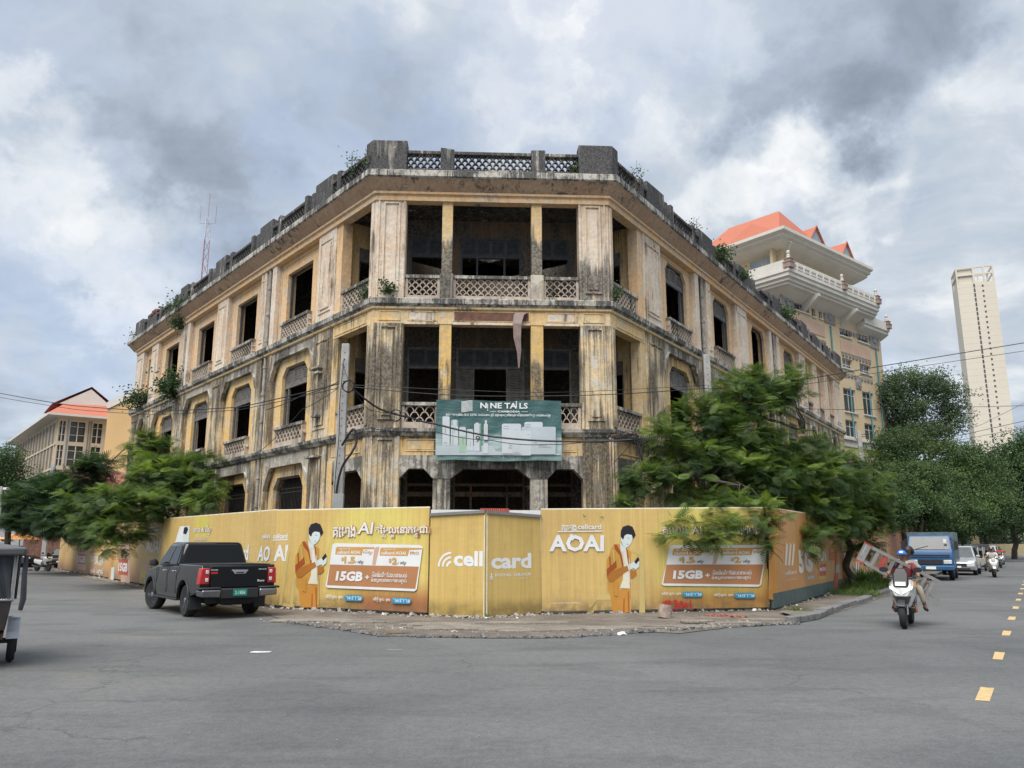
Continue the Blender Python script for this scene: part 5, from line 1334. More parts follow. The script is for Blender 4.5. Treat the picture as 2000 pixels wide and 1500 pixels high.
UE = 22.2; cs = corner_of(A, Bb)
wins = []   # holes in the right face
for (x0, y0, x1, y1) in [(790, 655, 850, 712), (882, 682, 942, 742), (803, 812, 862, 880), (896, 842, 958, 908), (808, 972, 885, 1112), (910, 992, 980, 1128), (820, 1142, 890, 1243), (922, 1162, 992, 1262), (545, 515, 628, 583), (640, 545, 662, 600), (678, 560, 698, 610)]:
    a = QA(x0, y0); b_ = QA(x1, y1); wins.append((a[0], b_[0], b_[1], a[1]))
for k in range(5):   # lower storeys, behind the derelict wing
    for j in range(3): wins.append((1.2 + 3.2 * j, 3.2 + 3.2 * j, 3.4 + 3.9 * k, 5.6 + 3.9 * k))
wins += [(12.5, 15.5, 0.2, 9.8), (18.0, 20.2, 6.2, 9.0), (20.6, 21.4, 6.2, 9.0)]
mb = MB(); holes_wall(mb, A, 0, UE, 0, 28.6, wins, -.35, 0); mb.build('wall', 'cream_wall', TB)
mb = MB(); mb.box(0, UE, -14, -.36, 0, 28.4, A.T); mb.build('core', 'window_dark', TB)
mb = MB(); mb.box(0.36, 16, -.35, 0, 0, 28.6, Bb.T); mb.build('wall', 'cream_wall', TB)
mb = MB(); mb.box(UE, UE + .3, -14, 0, 0, 28.6, A.T); mb.build('wall', 'cream_wall', TB)
for (a, b_, z0, z1) in wins[:11]:
    mb = MB(); s = .09; mb.box(a, b_, -.28, -.2, z0, z0 + s, A.T); mb.box(a, b_, -.28, -.2, z1 - s, z1, A.T); mb.box(a, a + s, -.28, -.2, z0 + s, z1 - s, A.T); mb.box(b_ - s, b_, -.28, -.2, z0 + s, z1 - s, A.T)
    if b_ - a > 1.2: mb.box((a + b_) / 2 - s / 2, (a + b_) / 2 + s / 2, -.28, -.2, z0 + s, z1 - s, A.T); mb.box(a + s, b_ - s, -.29, -.21, z1 - .75, z1 - .68, A.T)
    f_ = mb.build('window', 'white_trim', TB)
    mb = MB(); mb.box(a + .05, b_ - .05, -.27, -.24, z0 + .05, z1 - .05, A.T); mb.build('pane', 'window_dark', f_)
    mb = MB(); mb.box(a - .12, b_ + .12, .002, .18, z0 - .16, z0 - .01, A.T); mb.build('sill', 'white_trim', TB)
for (x0, y0, x1, y1) in [(530, 580, 710, 690), (792, 722, 955, 812)]:
    a = QA(x0, y0); b_ = QA(x1, y1); zz = (a[1] + b_[1]) / 2; mb = MB(); mb.box(a[0], b_[0], .002, .07, zz - 1.1 + .2, zz + .5, A.T); mb.build('pink_band', 'pink_wall', TB)
def frieze_row(x0, x1, y, n, h=.5):
    a = QA(x0, y); b_ = QA(x1, y); mb = MB()
    L = b_[0] - a[0]
    for k in range(n): u = a[0] + L * k / n; mb.box(u, u + L / n * .6, .002, .10, a[1] - h, a[1], A.T); mb.box(u + L / n * .15, u + L / n * .45, .10, .15, a[1] - h * .75, a[1] - h * .25, A.T)
    o = mb.build('ornament_row', 'relief_grey', TB); o['kind'] = 'stuff'
frieze_row(545, 700, 490, 11); frieze_row(790, 940, 655, 9)
a = QA(800, 783); mb = MB()
for r_, (x0, x1, y) in enumerate([(800, 955, 785), (812, 965, 893), (600, 715, 690)]): frieze_row(x0, x1, y, 9, .42)
for (x0, y0, x1, y1) in [(470, 440, 545, 575), (700, 530, 765, 645), (942, 670, 998, 775), (872, 918, 905, 985)]:
    a = QA(x0, y0); b_ = QA(x1, y1); mb = MB(); mb.box(a[0], b_[0], .002, .12, b_[1], min(a[1], 28.4), A.T); o = mb.build('relief_panel', 'relief_grey', TB)
    q_ = MB(); c0, c1 = (a[0] + b_[0]) / 2, (b_[1] + min(a[1], 28.4)) / 2; q_.lathe([(.5, .12), (.42, .22), (.1, .24)], 10, lambda x, y, z: A.T(c0 + x * min(1, (b_[0] - a[0]) * .8), z, c1 + y), axis='z'); q_.build('roundel', 'relief_grey', o)
for (x0, y0, x1, y1) in [(738, 645, 750, 795), (985, 775, 1022, 1270), (848, 975, 858, 1240), (950, 995, 962, 1260), (508, 560, 512, 640)]:
    a = QA(x0, y0); b_ = QA(x1, y1); mb = MB(); mb.tube([A.T((a[0] + b_[0]) / 2, .12, a[1]), A.T((a[0] + b_[0]) / 2, .12, b_[1])], .09, 6); mb.build('downpipe', 'blue_pipe', TB)
zl = QA(815, 1243)[1]
cs([(0.003, zl - .9), (.12, zl - .9), (.12, zl - .25), (.35, zl - .15), (.35, zl + .1), (.003, zl + .15)], 'ledge', 'white_trim', UE + .3, 16, TB)
zl2 = zl - 3.2
cs([(0.003, zl2), (.14, zl2), (.14, zl2 + .3), (.003, zl2 + .3)], 'ledge', 'cream_wall', UE + .3, 16, TB)
for (a, b_) in ((18.0, 20.2), (20.6, 21.4)):
    mb = MB(); mb.box(a, b_, -.25, -.15, 6.2, 9.0, A.T); o = mb.build('window', 'window_sky', TB)
    mb = MB(); pts = [(a - .25 + (b_ - a + .5) * .5 * (1 - math.cos(R(180) * k / 10)), 9.1 + .8 * math.sin(R(180) * k / 10)) for k in range(11)]
    mb.tube([A.T(u, .06, z) for u, z in pts], .1, 5); mb.build('arch_moulding', 'white_trim', TB)
# the flared main balcony
UBAL = 18.2
stp = [(0.003, 27.8), (.5, 28.1), (1.2, 28.55), (1.6, 28.7), (1.6, 28.95), (1.85, 29.0), (1.85, 29.3), (2.1, 29.4), (2.1, 29.75), (2.25, 29.85), (2.25, 30.15), (0.003, 30.2)]
cs(stp, 'balcony', 'white_trim', UBAL, 16, TB)
cs([(2.0, 30.15), (2.2, 30.15), (2.2, 31.15), (2.0, 31.15)], 'balustrade', 'white_trim', UBAL, 16, TB)
for k in range(15):
    u = -2.0 + 1.35 * k
    if u > UBAL - 1.2: break
    mb = MB(); mb.box(u + .15, u + 1.2, 2.202, 2.26, 30.3, 31.0, A.T); o = mb.build('baluster_panel', 'white_trim', TB)
    q_ = MB()
    for j in range(3): q_.lathe([(.13, 2.262), (.11, 2.31)], 8, lambda x, y, z, j=j: A.T(u + .35 + j * .33 + x, z, 30.65 + y)); 
    q_.build('rosette', 'relief_grey', o)['kind'] = 'stuff'
def finial(F, u, w, z, s=1.0, parent=None):
    T = lambda x, y, h: F.T(u + x * s, w + y * s, z + h * s)
    mb = MB()
    mb.box(-.55, .55, -.55, .55, 0, .7, T); mb.box(-.62, .62, -.62, .62, .7, .82, T); mb.box(-.42, .42, -.42, .42, .82, 1.2, T); mb.box(-.5, .5, -.5, .5, 1.2, 1.3, T)
    o = mb.build('pedestal', 'brown_stone', parent)
    mb = MB(); mb.lathe([(.3, 1.3), (.36, 1.45), (.22, 1.55), (.27, 1.75), (.12, 1.9), (.25, 2.05), (.25, 2.3), (.08, 2.45)], 10, T); mb.build('knob', 'white_trim', o, smooth=True)
for u in (-2.0, 9.4, UBAL - .5): finial(A, u, 2.1, 30.2, .78, TB)
# struts
for u in (4.0, 12.6): mb = MB(); mb.prism([(0, 26.9), (2.6, 28.4), (2.6, 28.7), (0, 28.7)], -.2, .2, lambda a, w, z, u=u: A.T(u + w, a * .8, z)); mb.build('strut', 'white_trim', TB)
# lower balcony at the far end
mb = MB(); mb.loft([[A.T(uu, w, z) for w, z in [(-.1, 26.9), (.6, 27.3), (.9, 27.5), (.9, 27.8), (1.1, 27.9), (1.1, 28.2), (-.1, 28.2)]] for uu in (16.4, 22.9)]); mb.build('balcony', 'white_trim', TB)
mb = MB(); mb.box(16.4, 22.9, .95, 1.08, 28.2, 29.0, A.T); mb.build('balustrade', 'white_trim', TB)
finial(A, 22.5, 1.0, 28.2, .75, TB)
# recessed top storey and its cornice
mb = MB(); top = [(1.5, 18.5, 31.3, 33.2)]
for (u0_, u1_) in ((1.2, 3.0), (4.6, 8.6), (10.0, 13.5), (14.4, 17.5)):
    top.append((u0_, u1_, 30.9, 33.0))
mb.box(0, 18, -1.2, -.9, 30.15, 34.0, A.T); mb.box(.3, 15, -1.2, -.9, 30.15, 34.0, Bb.T); mb.build('upper_wall', 'cream_wall', TB)
for (u0_, u1_) in ((.9, 2.4), (4.6, 8.6), (10.0, 13.5), (14.4, 17.5)):
    mb = MB(); mb.box(u0_, u1_, -.9, -.82, 31.2, 33.1, A.T); mb.build('window', 'window_sky', TB)
for (u0_, u1_) in ((1.2, 4.4), (6, 9)):
    mb = MB(); mb.box(u0_, u1_, -.9, -.82, 31.2, 33.3, Bb.T); o = mb.build('window', 'window_sky', TB)
    q_ = MB(); q_.box(u0_ + 1.5, u0_ + 1.6, -.82, -.78, 31.2, 33.3, Bb.T); q_.build('mullion', 'cream_wall', o)
mb = MB(); mb.tube([A.T(1.0, .5, 30.2), A.T(1.0, .5, 33.4), A.T(.4, 1.2, 34.0)], .12, 6); mb.build('gutter_pipe', 'white_trim', TB)
stp2 = [(-1.0, 33.6), (.3, 33.9), (.9, 34.1), (.9, 34.3), (1.3, 34.4), (1.3, 34.65), (1.7, 34.8), (1.7, 35.15), (-1.0, 35.3)]
cs(stp2, 'cornice', 'white_trim', 18.6, 15, TB)
# roofs: gable along the left front plus dormer gables on the right front
def rp3(F, pts): return [F.T(*p) for p in pts]
ridge0, ridge1 = (1.0, -1.0), (1.0, -12)
mb = MB()
v = rp3(Bb, [(-.4, .4, 35.2), (12.5, .4, 35.2), (9.6, -4.6, 40.2), (2.6, -4.6, 40.0), (-.4, -9, 35.2), (12.5, -9, 35.2)])
mb.add(v, [(0, 1, 2, 3), (4, 3, 2, 5), (0, 3, 4), (1, 5, 2), (0, 4, 5, 1)]); mb.build('roof', 'roof_orange', TB)
mb = MB(); mb.add(rp3(A, [(0, .4, 35.2), (17.5, .4, 35.2), (17.5, -8, 35.2), (0, -8, 35.2), (2, -4.4, 38.4), (16.5, -4.4, 37.6)]), [(0, 1, 5, 4), (1, 2, 5), (2, 3, 4, 5), (3, 0, 4), (0, 3, 2, 1)]); mb.build('roof', 'roof_orange', TB)
for (uc, hw, zt) in ((8.0, 2.3, 38.1), (15.2, 2.0, 38.0)):
    mb = MB(); mb.add(rp3(A, [(uc - hw, .2, 35.2), (uc + hw, .2, 35.2), (uc, .2, zt), (uc - hw, -6, 35.2), (uc + hw, -6, 35.2), (uc, -6, zt)]), [(0, 2, 5, 3), (1, 4, 5, 2), (3, 5, 4), (0, 3, 4, 1)]); o = mb.build('dormer_roof', 'roof_orange', TB)
    mb = MB(); mb.add(rp3(A, [(uc - hw + .1, .16, 35.2), (uc + hw - .1, .16, 35.2), (uc, .16, zt - .15)]), [(0, 1, 2)]); mb.build('gable', 'window_sky', o)
    mb = MB(); mb.tube([A.T(uc - hw - .1, .3, 35.2), A.T(uc, .3, zt + .1), A.T(uc + hw + .1, .3, 35.2)], .12, 5); mb.build('ridge_tiles', 'roof_orange', o)
mb = MB(); mb.add(rp3(Bb, [(1.6, .45, 35.3), (11.5, .45, 35.3), (10.2, -.6, 36.9), (4.2, -.6, 37.3)]), [(0, 1, 2, 3)])
# ============================================================ TOWER
T0 = Face(atY(1886, 700, 300)[:2], yawd(111.5)); TW = thing('tower_block', 'pale slender high-rise tower with two window columns and an open frame top', 'building', T0.T(0, 0, 0)[:2] + (0,))
mat('tower_wall', (0.60, 0.545, 0.45), 0.9, var=.04, scale=.05); mat('tower_side', (0.58, 0.53, 0.44), 0.9, var=.05, scale=.1)
tw0, tw1 = 0.0, T0.px(1963, 700)[0]; th_ = T0.px(1905, 556)[1]; tt_ = T0.px(1905, 520)[1]; uc1 = T0.px(1920, 700)[0]; uc2 = T0.px(1937, 700)[0]; um = T0.px(1921, 700)[0]
mb = MB(); mb.box(tw0, tw1, -12, 0, 0, th_ + .8, T0.T); mb.build('wall', 'tower_wall', TW)
mb = MB()
for k in range(40): mb.box(tw0 - .02, tw1 + .02, .0, .02, 5 + k * 2.55, 5.05 + k * 2.55, T0.T)
mb.build('floor_lines', 'tower_side', TW)['kind'] = 'stuff'
for k in range(30):
    z = 40 + k * (th_ - 41) / 29; mb = MB(); mb.box(uc2 - .3, uc2 + .3, .065, .12, z, z + .7, T0.T); mb.build('window', 'window_dark', TW)
for k in range(33):
    z = 40 + k * (th_ - 41) / 32; mb = MB(); mb.box(uc1 - .28, uc1 + .28, .065, .12, z, z + 1.4, T0.T); mb.build('window', 'window_dark', TW)
for (a, b_) in ((tw0, tw0 + .5), (um - .3, um + .3), ((um + tw1) / 2 - .3, (um + tw1) / 2 + .3), (tw1 - .6, tw1)):
    for w in (-.6, -11.9): mb = MB(); mb.box(a, b_, w, w + .6, th_ + .8, tt_, T0.T); mb.build('frame_post', 'tower_wall', TW)
for z in ((th_ + tt_) / 2 + .3, tt_ - .6):
    mb = MB(); mb.box(tw0, tw1, -.58, -.02, z, z + .6, T0.T); mb.build('frame_beam', 'tower_wall', TW)
    mb = MB(); mb.box(tw0, tw1, -11.8, -11.2, z, z + .6, T0.T); mb.build('frame_beam', 'tower_wall', TW)
    for (a, b_) in ((tw0 + .05, tw0 + .5), (tw1 - .5, tw1 - .05)): mb = MB(); mb.box(a, b_, -11.2, -.6, z, z + .6, T0.T); mb.build('frame_beam', 'tower_wall', TW)
mb = MB(); mb.box(tw0 + .5, um - .3, -10, -.7, th_ + .8, tt_ - .7, T0.T); mb.build('plant_room', 'tower_wall', TW)
# ============================================================ LEFT BACKGROUND
L0 = (-51.17, 88.0); LA = Face(L0, yawd(54)); LB = Face(L0, yawd(-38.9))
HB = thing('hotel_block', 'long cream block with rows of tall windows and an orange roof, far left', 'building', L0 + (0,))
mat('brown_shade', (.16, .135, .11), .6, var=.3, scale=.5); mat('hotel_wall', (0.58, 0.49, 0.36), 0.9, var=.06, scale=.3)
ho = []
for r_ in range(5):
    z0 = 13.2 - 2.75 * r_
    ho += [(-.75 + .9, .75, z0, z0 + 2.3), (1.25, 2.75, z0, z0 + 2.3), (3.55, 4.5, z0, z0 + 2.3)]
mb = MB(); holes_wall(mb, LA, 0, 5.0, 0, 15.9, ho, -.3, 0); mb.build('wall', 'hotel_wall', HB)
mb = MB(); mb.box(.05, 5, -12, -.6, 0, 15.8, LA.T); mb.build('core', 'grey_glass', HB)
for (a, b_, z0, z1) in ho:
    mb = MB(); mb.box((a + b_) / 2 - .05, (a + b_) / 2 + .05, -.15, -.05, z0, z1, LA.T); mb.box(a, b_, -.15, -.05, z0 + .75, z0 + .8, LA.T); mb.box(a, b_, -.15, -.05, z1 - .6, z1 - .55, LA.T); mb.build('window', 'white_trim', HB)
for u in (.95, 1.0, 3.05, 3.3): mb = MB(); mb.box(u, u + .1, .003, .08, 4, 15.7, LA.T); mb.build('downpipe', 'grey_rail' if u > 2 else 'window_sky', HB)
ho = []
NB = 14
for r_ in range(5):
    z0 = 13.0 - 2.75 * r_
    for k in range(NB * 2): u = .9 + k * 1.12 + (k % 2) * -.12; ho.append((u, u + .80, z0, z0 + 2.45))
mb = MB(); mb.box(.32, 32.5, -.3, 0, 0, 15.9, LB.T); mb.build('wall', 'hotel_wall', HB)
for i_, (a, b_, z0, z1) in enumerate(ho):
    mb = MB(); mb.box(a, b_, .003, .012, z0, z1, LB.T); mb.build('window', 'brown_shade', HB)
mb = MB()
for k in range(NB + 1): u = .55 + k * 2.24; mb.box(u, u + .22, .013, .10, 2, 15.6, LB.T)
mb.build('fin', 'hotel_wall', HB)['kind'] = 'stuff'
mb = MB(); mb.box(.3, 32.5, -10, -.4, 0, 15.8, LB.T); mb.build('core', 'window_dark', HB)
for r_ in range(5): mb = MB(); mb.box(0, 32.5, .002, .12, 12.75 - 2.75 * r_, 12.95 - 2.75 * r_, LB.T); mb.build('floor_band', 'hotel_wall', HB)
csL = corner_of(LA, LB)
csL([(-.2, 15.85), (1.25, 15.95), (1.25, 16.2), (-.2, 16.25)], 'eaves', 'white_trim', 6, 33.5, HB)
mb = MB(); e = 1.2
P0 = isect(LA, e, LB, e); v = [P0 + (16.2,), LA.T(6, e, 16.2), LB.T(33.5, e, 16.2), LA.T(6, -11, 16.2), LA.T(6, -4.6, 18.7), LA.T(1.5, -5.2, 18.7), LB.T(33.5, -10, 16.2), LB.T(28, -5, 18.7)]
mb.add(v, [(0, 1, 4, 5), (0, 5, 7, 2), (2, 7, 6), (6, 7, 5, 3), (3, 5, 4)]); mb.build('roof', 'roof_orange', HB)
mb = MB(); mb.add([LA.T(-.5, -3.2, 17.9), LA.T(6.6, -3.2, 17.9), LA.T(3.4, -3.2, 20.3), LA.T(-.5, -12, 17.9), LA.T(6.6, -12, 17.9), LA.T(3.4, -12, 20.3)], [(0, 2, 5, 3), (2, 1, 4, 5), (3, 5, 4)]); o = mb.build('gable_roof', 'roof_pink', HB)
mb = MB(); mb.add([LA.T(.1, -3.3, 17.9), LA.T(6.0, -3.3, 17.9), LA.T(3.4, -3.3, 20.0)], [(0, 1, 2)]); mb.build('gable', 'white_trim', o)
YF = Face((-44.6, 84.0), yawd(80)); YB = thing('yellow_block', 'plain yellow block wall with a white sloping coping beside the orange-roofed block', 'building', (-44.6, 84, 0))
mat('yellow_wall', (0.62, 0.41, 0.19), 0.9, var=.08, scale=.3)
mb = MB(); mb.prism([(0.9, 0), (12, 0), (12, 19.0), (4.4, 18.2), (0.9, 16.1)], -10, 0, YF.T); mb.build('wall', 'yellow_wall', YB)
mb = MB(); mb.prism([(.8, 16.1), (4.4, 18.2), (12, 19.0), (12, 19.6), (4.2, 18.9), (.8, 16.9)], -10.2, .15, YF.T); mb.build('coping', 'white_trim', YB)
RF = Face((-38.9, 64.0), yawd(86)); RB = thing('red_roof_shed', 'low shed with a pink-red ribbed metal roof behind the left trees', 'building', (-38.9, 64, 0))
mb = MB(); mb.box(0, 12, -6, 0, 0, 5.2, RF.T); mb.build('wall', 'rust_brown', RB)
mb = MB(); mb.add([RF.T(-.4, .6, 5.3), RF.T(12, .6, 5.0), RF.T(12, -3, 7.7), RF.T(.9, -3, 8.0), RF.T(-.4, -6.5, 5.3), RF.T(12, -6.5, 5.0)], [(0, 1, 2, 3), (3, 2, 5, 4), (0, 3, 4)]); o = mb.build('roof', 'roof_pink', RB)
for k in range(28): 
    u = .3 + k * .42; f_ = min(1, max(0, (u + .4) / 1.3)); mb = MB(); mb.tube([RF.T(u if u > 1 else .2, .62, 5.33), RF.T(u if u > 1 else .9, -2.95, 8.0 - .027 * u)], .035, 4); mb.build('roof_rib', 'roof_pink', o)
GF_ = Face((-75, 84.0), yawd(90)); mat('grey_wall', (0.30, 0.30, 0.30), .9, var=.1)
mb = MB(); mb.box(0, 26, -.3, 0, 0, 4.2, GF_.T); o = mb.build('boundary_wall', 'grey_wall'); tagp(o, 'plain grey boundary wall behind the parked cars at far left', 'wall')
# end of the right-hand street
EW = Face((50, 124.0), yawd(88)); wl = thing('park_wall', 'low yellow wall with railings across the far end of the right street', 'wall', (50, 124, 0))
mat('park_yellow', (0.40, 0.33, 0.19), .9, var=.1, dirt=.3)
mb = MB(); mb.box(8, 60, -.4, 0, .3, 1.9, EW.T); mb.build('base', 'park_yellow', wl)
mb = MB(); mb.box(8, 60, -.5, .05, 0, .3, EW.T); mb.build('plinth', 'grey_wall', wl)
for k in range(8): mb = MB(); u = 10 + 8.5 * k + (3 if k else 0); mb.box(u, u + (5.2 if k == 0 else 1.0), -.5, .1, 1.9, 3.6, EW.T); mb.build('pier', 'park_yellow', wl)
mb = MB()
for k in range(120): u = 15.2 + k * .35; mb.box(u, u + .05, -.2, -.15, 1.9, 3.3, EW.T)
mb.box(15, 60, -.22, -.13, 3.2, 3.28, EW.T); mb.build('railing', 'rust_iron', wl)['kind'] = 'stuff'
# round green sign
x, y, z = atY(1914, 1029, 105); sg = thing('round_sign', 'round green and white emblem sign on a post near the far end of the street', 'sign', (x, y, 0))
mat('sign_green', (.03, .16, .10), .5); 
mb = MB(); mb.lathe([(.66, -.08), (.66, .0)], 24, lambda a, b_, c: (x + a, y + b_ , z + c), axis='y'); mb.build('disc', 'print_pale', sg)
mb = MB(); mb.lathe([(.60, -.12), (.60, -.081)], 24, lambda a, b_, c: (x + a, y + b_, z + c), axis='y'); mb.build('ring', 'sign_green', sg)
mb = MB(); mb.lathe([(.38, -.15), (.38, -.121)], 20, lambda a, b_, c: (x + a, y + b_, z + c), axis='y'); mb.build('ring', 'print_pale', sg)
mb = MB(); mb.add([(x + a, y - .155, z + b_) for a, b_ in [(-.3, -.2), (-.12, -.33), (0, -.1), (.12, -.33), (.3, -.2), (.2, .1), (.1, .3), (0, .34), (-.1, .3), (-.2, .1)]], [tuple(range(10))]); mb.build('figure', 'sign_green', sg)
mb = MB(); mb.tube([(x, y + .05, 0), (x, y + .05, z - .6)], .07, 6); mb.build('post', 'rust_iron', sg)

# ============================================================ MAST, POLES, LAMPS
mat('mast_red', (.34, .17, .17), .6, var=.15); mat('mast_white', (.50, .50, .52), .6, var=.1)
mx, my, _ = atY(395, 565, 115); _, _, mz = atY(405, 425, 115)
mp = thing('radio_mast', 'thin red and white lattice radio mast rising behind the left wing', 'mast', (mx, my, 0))
H_ = mz; nseg = 14
for k in range(nseg):
    z0, z1 = H_ * k / nseg, H_ * (k + 1) / nseg; mb = MB(); wd0, wd1 = .75 - .3 * k / nseg, .75 - .3 * (k + 1) / nseg
    cs0 = [(wd0 * math.cos(a), wd0 * math.sin(a)) for a in (.3, 2.4, 4.5)]; cs1 = [(wd1 * math.cos(a), wd1 * math.sin(a)) for a in (.3, 2.4, 4.5)]
    for j in range(3):
        a0, a1, b0, b1 = cs0[j], cs1[j], cs0[(j + 1) % 3], cs1[(j + 1) % 3]
        mb.tube([(mx + a0[0], my + a0[1], z0), (mx + a1[0], my + a1[1], z1)], .06, 4)
        for s_ in range(2):
            f0, f1 = s_ / 2, (s_ + 1) / 2; za, zb = z0 + (z1 - z0) * f0, z0 + (z1 - z0) * f1
            pa = (mx + (a0 if s_ % 2 == 0 else b0)[0], my + (a0 if s_ % 2 == 0 else b0)[1], za); pb = (mx + (b0 if s_ % 2 == 0 else a0)[0], my + (b0 if s_ % 2 == 0 else a0)[1], zb); mb.tube([pa, pb], .035, 3)
    mb.build('section', 'mast_red' if k % 3 != 1 else 'mast_white', mp)
mb = MB(); mb.tube([(mx, my, H_), (mx, my, H_ + 4.0)], .04, 4)
for s_ in (-1, 1):
    for z0 in (H_ - 1, H_ - 16): mb.tube([(mx, my, z0), (mx + s_ * 1.2, my, z0), (mx + s_ * 1.2, my, z0 + 1.2), (mx + s_ * 1.2, my, z0 + 3)], .035, 4)
mb.build('aerial', 'mast_red', mp)
mb = MB()
for s_ in (-1, 1): mb.tube([(mx, my, H_ - 8), (mx + s_ * 14, my - 3, 2)], .02, 3)
mb.build('stay', 'pipe_grey', mp)['kind'] = 'stuff'
def cpole(name, label, px0, py0, px1, py1, Y, w0=.28, w1=.20, holes=True):
    """square tapered concrete pole between its top and a lower point"""
    xt, _, zt = atY(px0, py0, Y); xb, _, zb = atY(px1, py1, Y)
    f_ = zb / max(zt - zb, .1); x0 = xb + (xb - xt) * f_ * .0
    p = thing(name, label, 'pole', (xb, Y, 0)); mb = MB()
    r = lambda x, w, z: [(x - w / 2, Y - w * .4, z), (x + w / 2, Y - w * .4, z), (x + w / 2, Y + w * .4, z), (x - w / 2, Y + w * .4, z)]
    mb.loft([r(xb, w0, 0), r(xb + (xt - xb) * .5, (w0 + w1) / 2, zt * .5), r(xt, w1, zt)]); mb.build('shaft', 'concrete_pole', p, bevel=.02)
    if holes:
        z = zt - .3; k = 0
        q_ = MB()
        while z > zt * .5:
            f2 = z / zt; x = xb + (xt - xb) * f2; q_.box(x - .012, x + .012, Y - (w0 + (w1 - w0) * f2) * .4 - .006, Y - w1 * .4 + .02, z, z + .035); z -= .22
        q_.build('bolt_hole', 'black_cable', p)['kind'] = 'stuff'
    return p, xt, zt
polA, ax, az = cpole('utility_pole', 'pale tapered concrete utility pole with black cable coils before the left loggia', 676, 672, 658, 993, 22.9, .33, .22)
Ypa = 22.9
polB, bx_, bz = cpole('utility_pole', 'concrete utility pole before the right wing rising out of the tree', 1379, 693, 1388, 800, 27.2, .26, .22)
polC, cx_, cz = cpole('utility_pole', 'distant concrete utility pole right of the derelict wing end', 1677, 842, 1690, 960, 44, .28, .2, False)
polD, dx_, dz_ = cpole('utility_pole', 'dark utility pole in front of the pink-red shed roof', 105, 905, 101, 960, 55, .34, .26, False)
polE, ex_, ez_ = cpole('utility_pole', 'thin dark pole at the extreme left edge', 3, 950, 2, 1020, 60, .2, .16, False)
lp = thing('street_lamp', 'street lamp with a curved arm above the parked cars at far left', 'lamp', atY(24, 1010, 62)[:2] + (0,))
a_ = atY(24, 985, 62); mb = MB(); mb.tube([(a_[0], 62, 0), (a_[0], 62, a_[2]), atY(12, 965, 62), atY(8, 956, 62)], .06, 6); mb.build('column', 'pipe_grey', lp)
q8 = atY(9, 955, 62); mb = MB(); mb.box(q8[0] - .35, q8[0] + .35, 61.85, 62.15, q8[2] - .1, q8[2] + .1); mb.build('lamp_head', 'white_trim', lp, bevel=.05)
x, y, z = atY(1886, 1006, 92); lp = thing('street_lamp', 'slim street lamp post beside the trees near the far end of the street', 'lamp', (x, y, 0))
mb = MB(); mb.tube([(x, y, 0), (x, y, z)], .09, 6); mb.build('column', 'pipe_grey', lp); mb = MB(); mb.lathe([(.12, z), (.32, z + .2), (.28, z + .55), (.05, z + .7)], 10, lambda a, b_, c: (x + a, y + b_, c)); mb.build('lamp_head', 'white_trim', lp, smooth=True)
# brackets and boxes on poles
mb = MB()
a_ = atY(638, 1, 22.9); x0 = atY(662, 980, Ypa - .2)
mb.box(x0[0] - .16, x0[0] + .14, Ypa - .30, Ypa - .15, x0[2] - .25, x0[2] + .22); mb.build('meter_box', 'grey_wall', polA, bevel=.01)
def coil(cxp, cyp, Y, r, turns, name, label):
    c = atY(cxp, cyp, Y); mb = MB(); rr = random.Random(int(cxp)); pts = []
    for k in range(turns * 14): a = 2 * math.pi * k / 14; q = r * (1 + rr.uniform(-.08, .08)); pts.append((c[0] + q * math.cos(a), Y - .02 * (k % 5), c[2] + q * math.sin(a)))
    mb.tube(pts, .016, 5); o = mb.build(name, 'black_cable'); tagp(o, label, 'cable'); return o
coil(681, 755, 22.55, .17, 6, 'cable_coil', 'tight black cable coil hanging on the pole by the left loggia')
coil(773, 812, 23.3, .17, 2, 'cable_coil', 'loose cable loop between the pole and the green banner')

# ============================================================ WIRES
def wire(pts, r=.012, sag=0.0, name='overhead_wire', label='thin black overhead wire', n=10):
    """pts: (px,py,Y)"""
    P0_ = [Vector(atY(*p)) for p in pts]
    if len(P0_) > 3 and sag == 0.0:
        ex = [P0_[0]] + P0_ + [P0_[-1]]; P3 = []
        for i in range(1, len(ex) - 2):
            a, b_, c, d = ex[i - 1:i + 3]
            for k in range(5):
                q = k / 5; P3.append(.5 * ((2 * b_) + (c - a) * q + (2 * a - 5 * b_ + 4 * c - d) * q * q + (3 * b_ - a - 3 * c + d) * q ** 3))
        P3.append(P0_[-1]); n = 2
    else: P3 = P0_
    out = []
    for i in range(len(P3) - 1):
        for k in range(n):
            f_ = k / n; p = P3[i].lerp(P3[i + 1], f_); p.z -= sag * 4 * f_ * (1 - f_); out.append(p)
    out.append(P3[-1]); mb = MB(); mb.tube(out, r, 5); o = mb.build(name, 'black_cable', smooth=True); tagp(o, label, 'wire'); return o
wire([(690, 760, 22.8), (740, 798, 23.4), (800, 815, 24), (852, 828, 24.2), (964, 853, 24.3), (1100, 862, 24.4), (1240, 858, 24.6)], .030, .03, label='thickest black cable bundle crossing the green banner')
wire([(664, 850, 22.8), (720, 836, 23.2), (850, 843, 24.1), (960, 860, 24.25), (1065, 868, 24.35), (1180, 856, 24.5), (1240, 860, 24.6)], .012, .06, label='thin cable looping just below the thick bundle on the green banner')
wire([(520, 800, 24), (590, 772, 23.5), (668, 742, 22.9)], .014, .05, label='cable sagging from the left wing to the coiled pole')
wire([(510, 880, 24), (590, 800, 23.4), (668, 752, 22.9)], .010, .05, label='lower slanting cable left of the coiled pole')
wire([(0, 768, 42), (140, 792, 38), (300, 803, 33), (470, 795, 28), (668, 748, 22.9)], .018, .02, label='upper long cable from the far left to the coiled pole')
wire([(0, 776, 42), (150, 800, 38), (300, 810, 33), (470, 800, 28), (668, 756, 22.9)], .012, .02, label='lower long cable from the far left to the coiled pole')
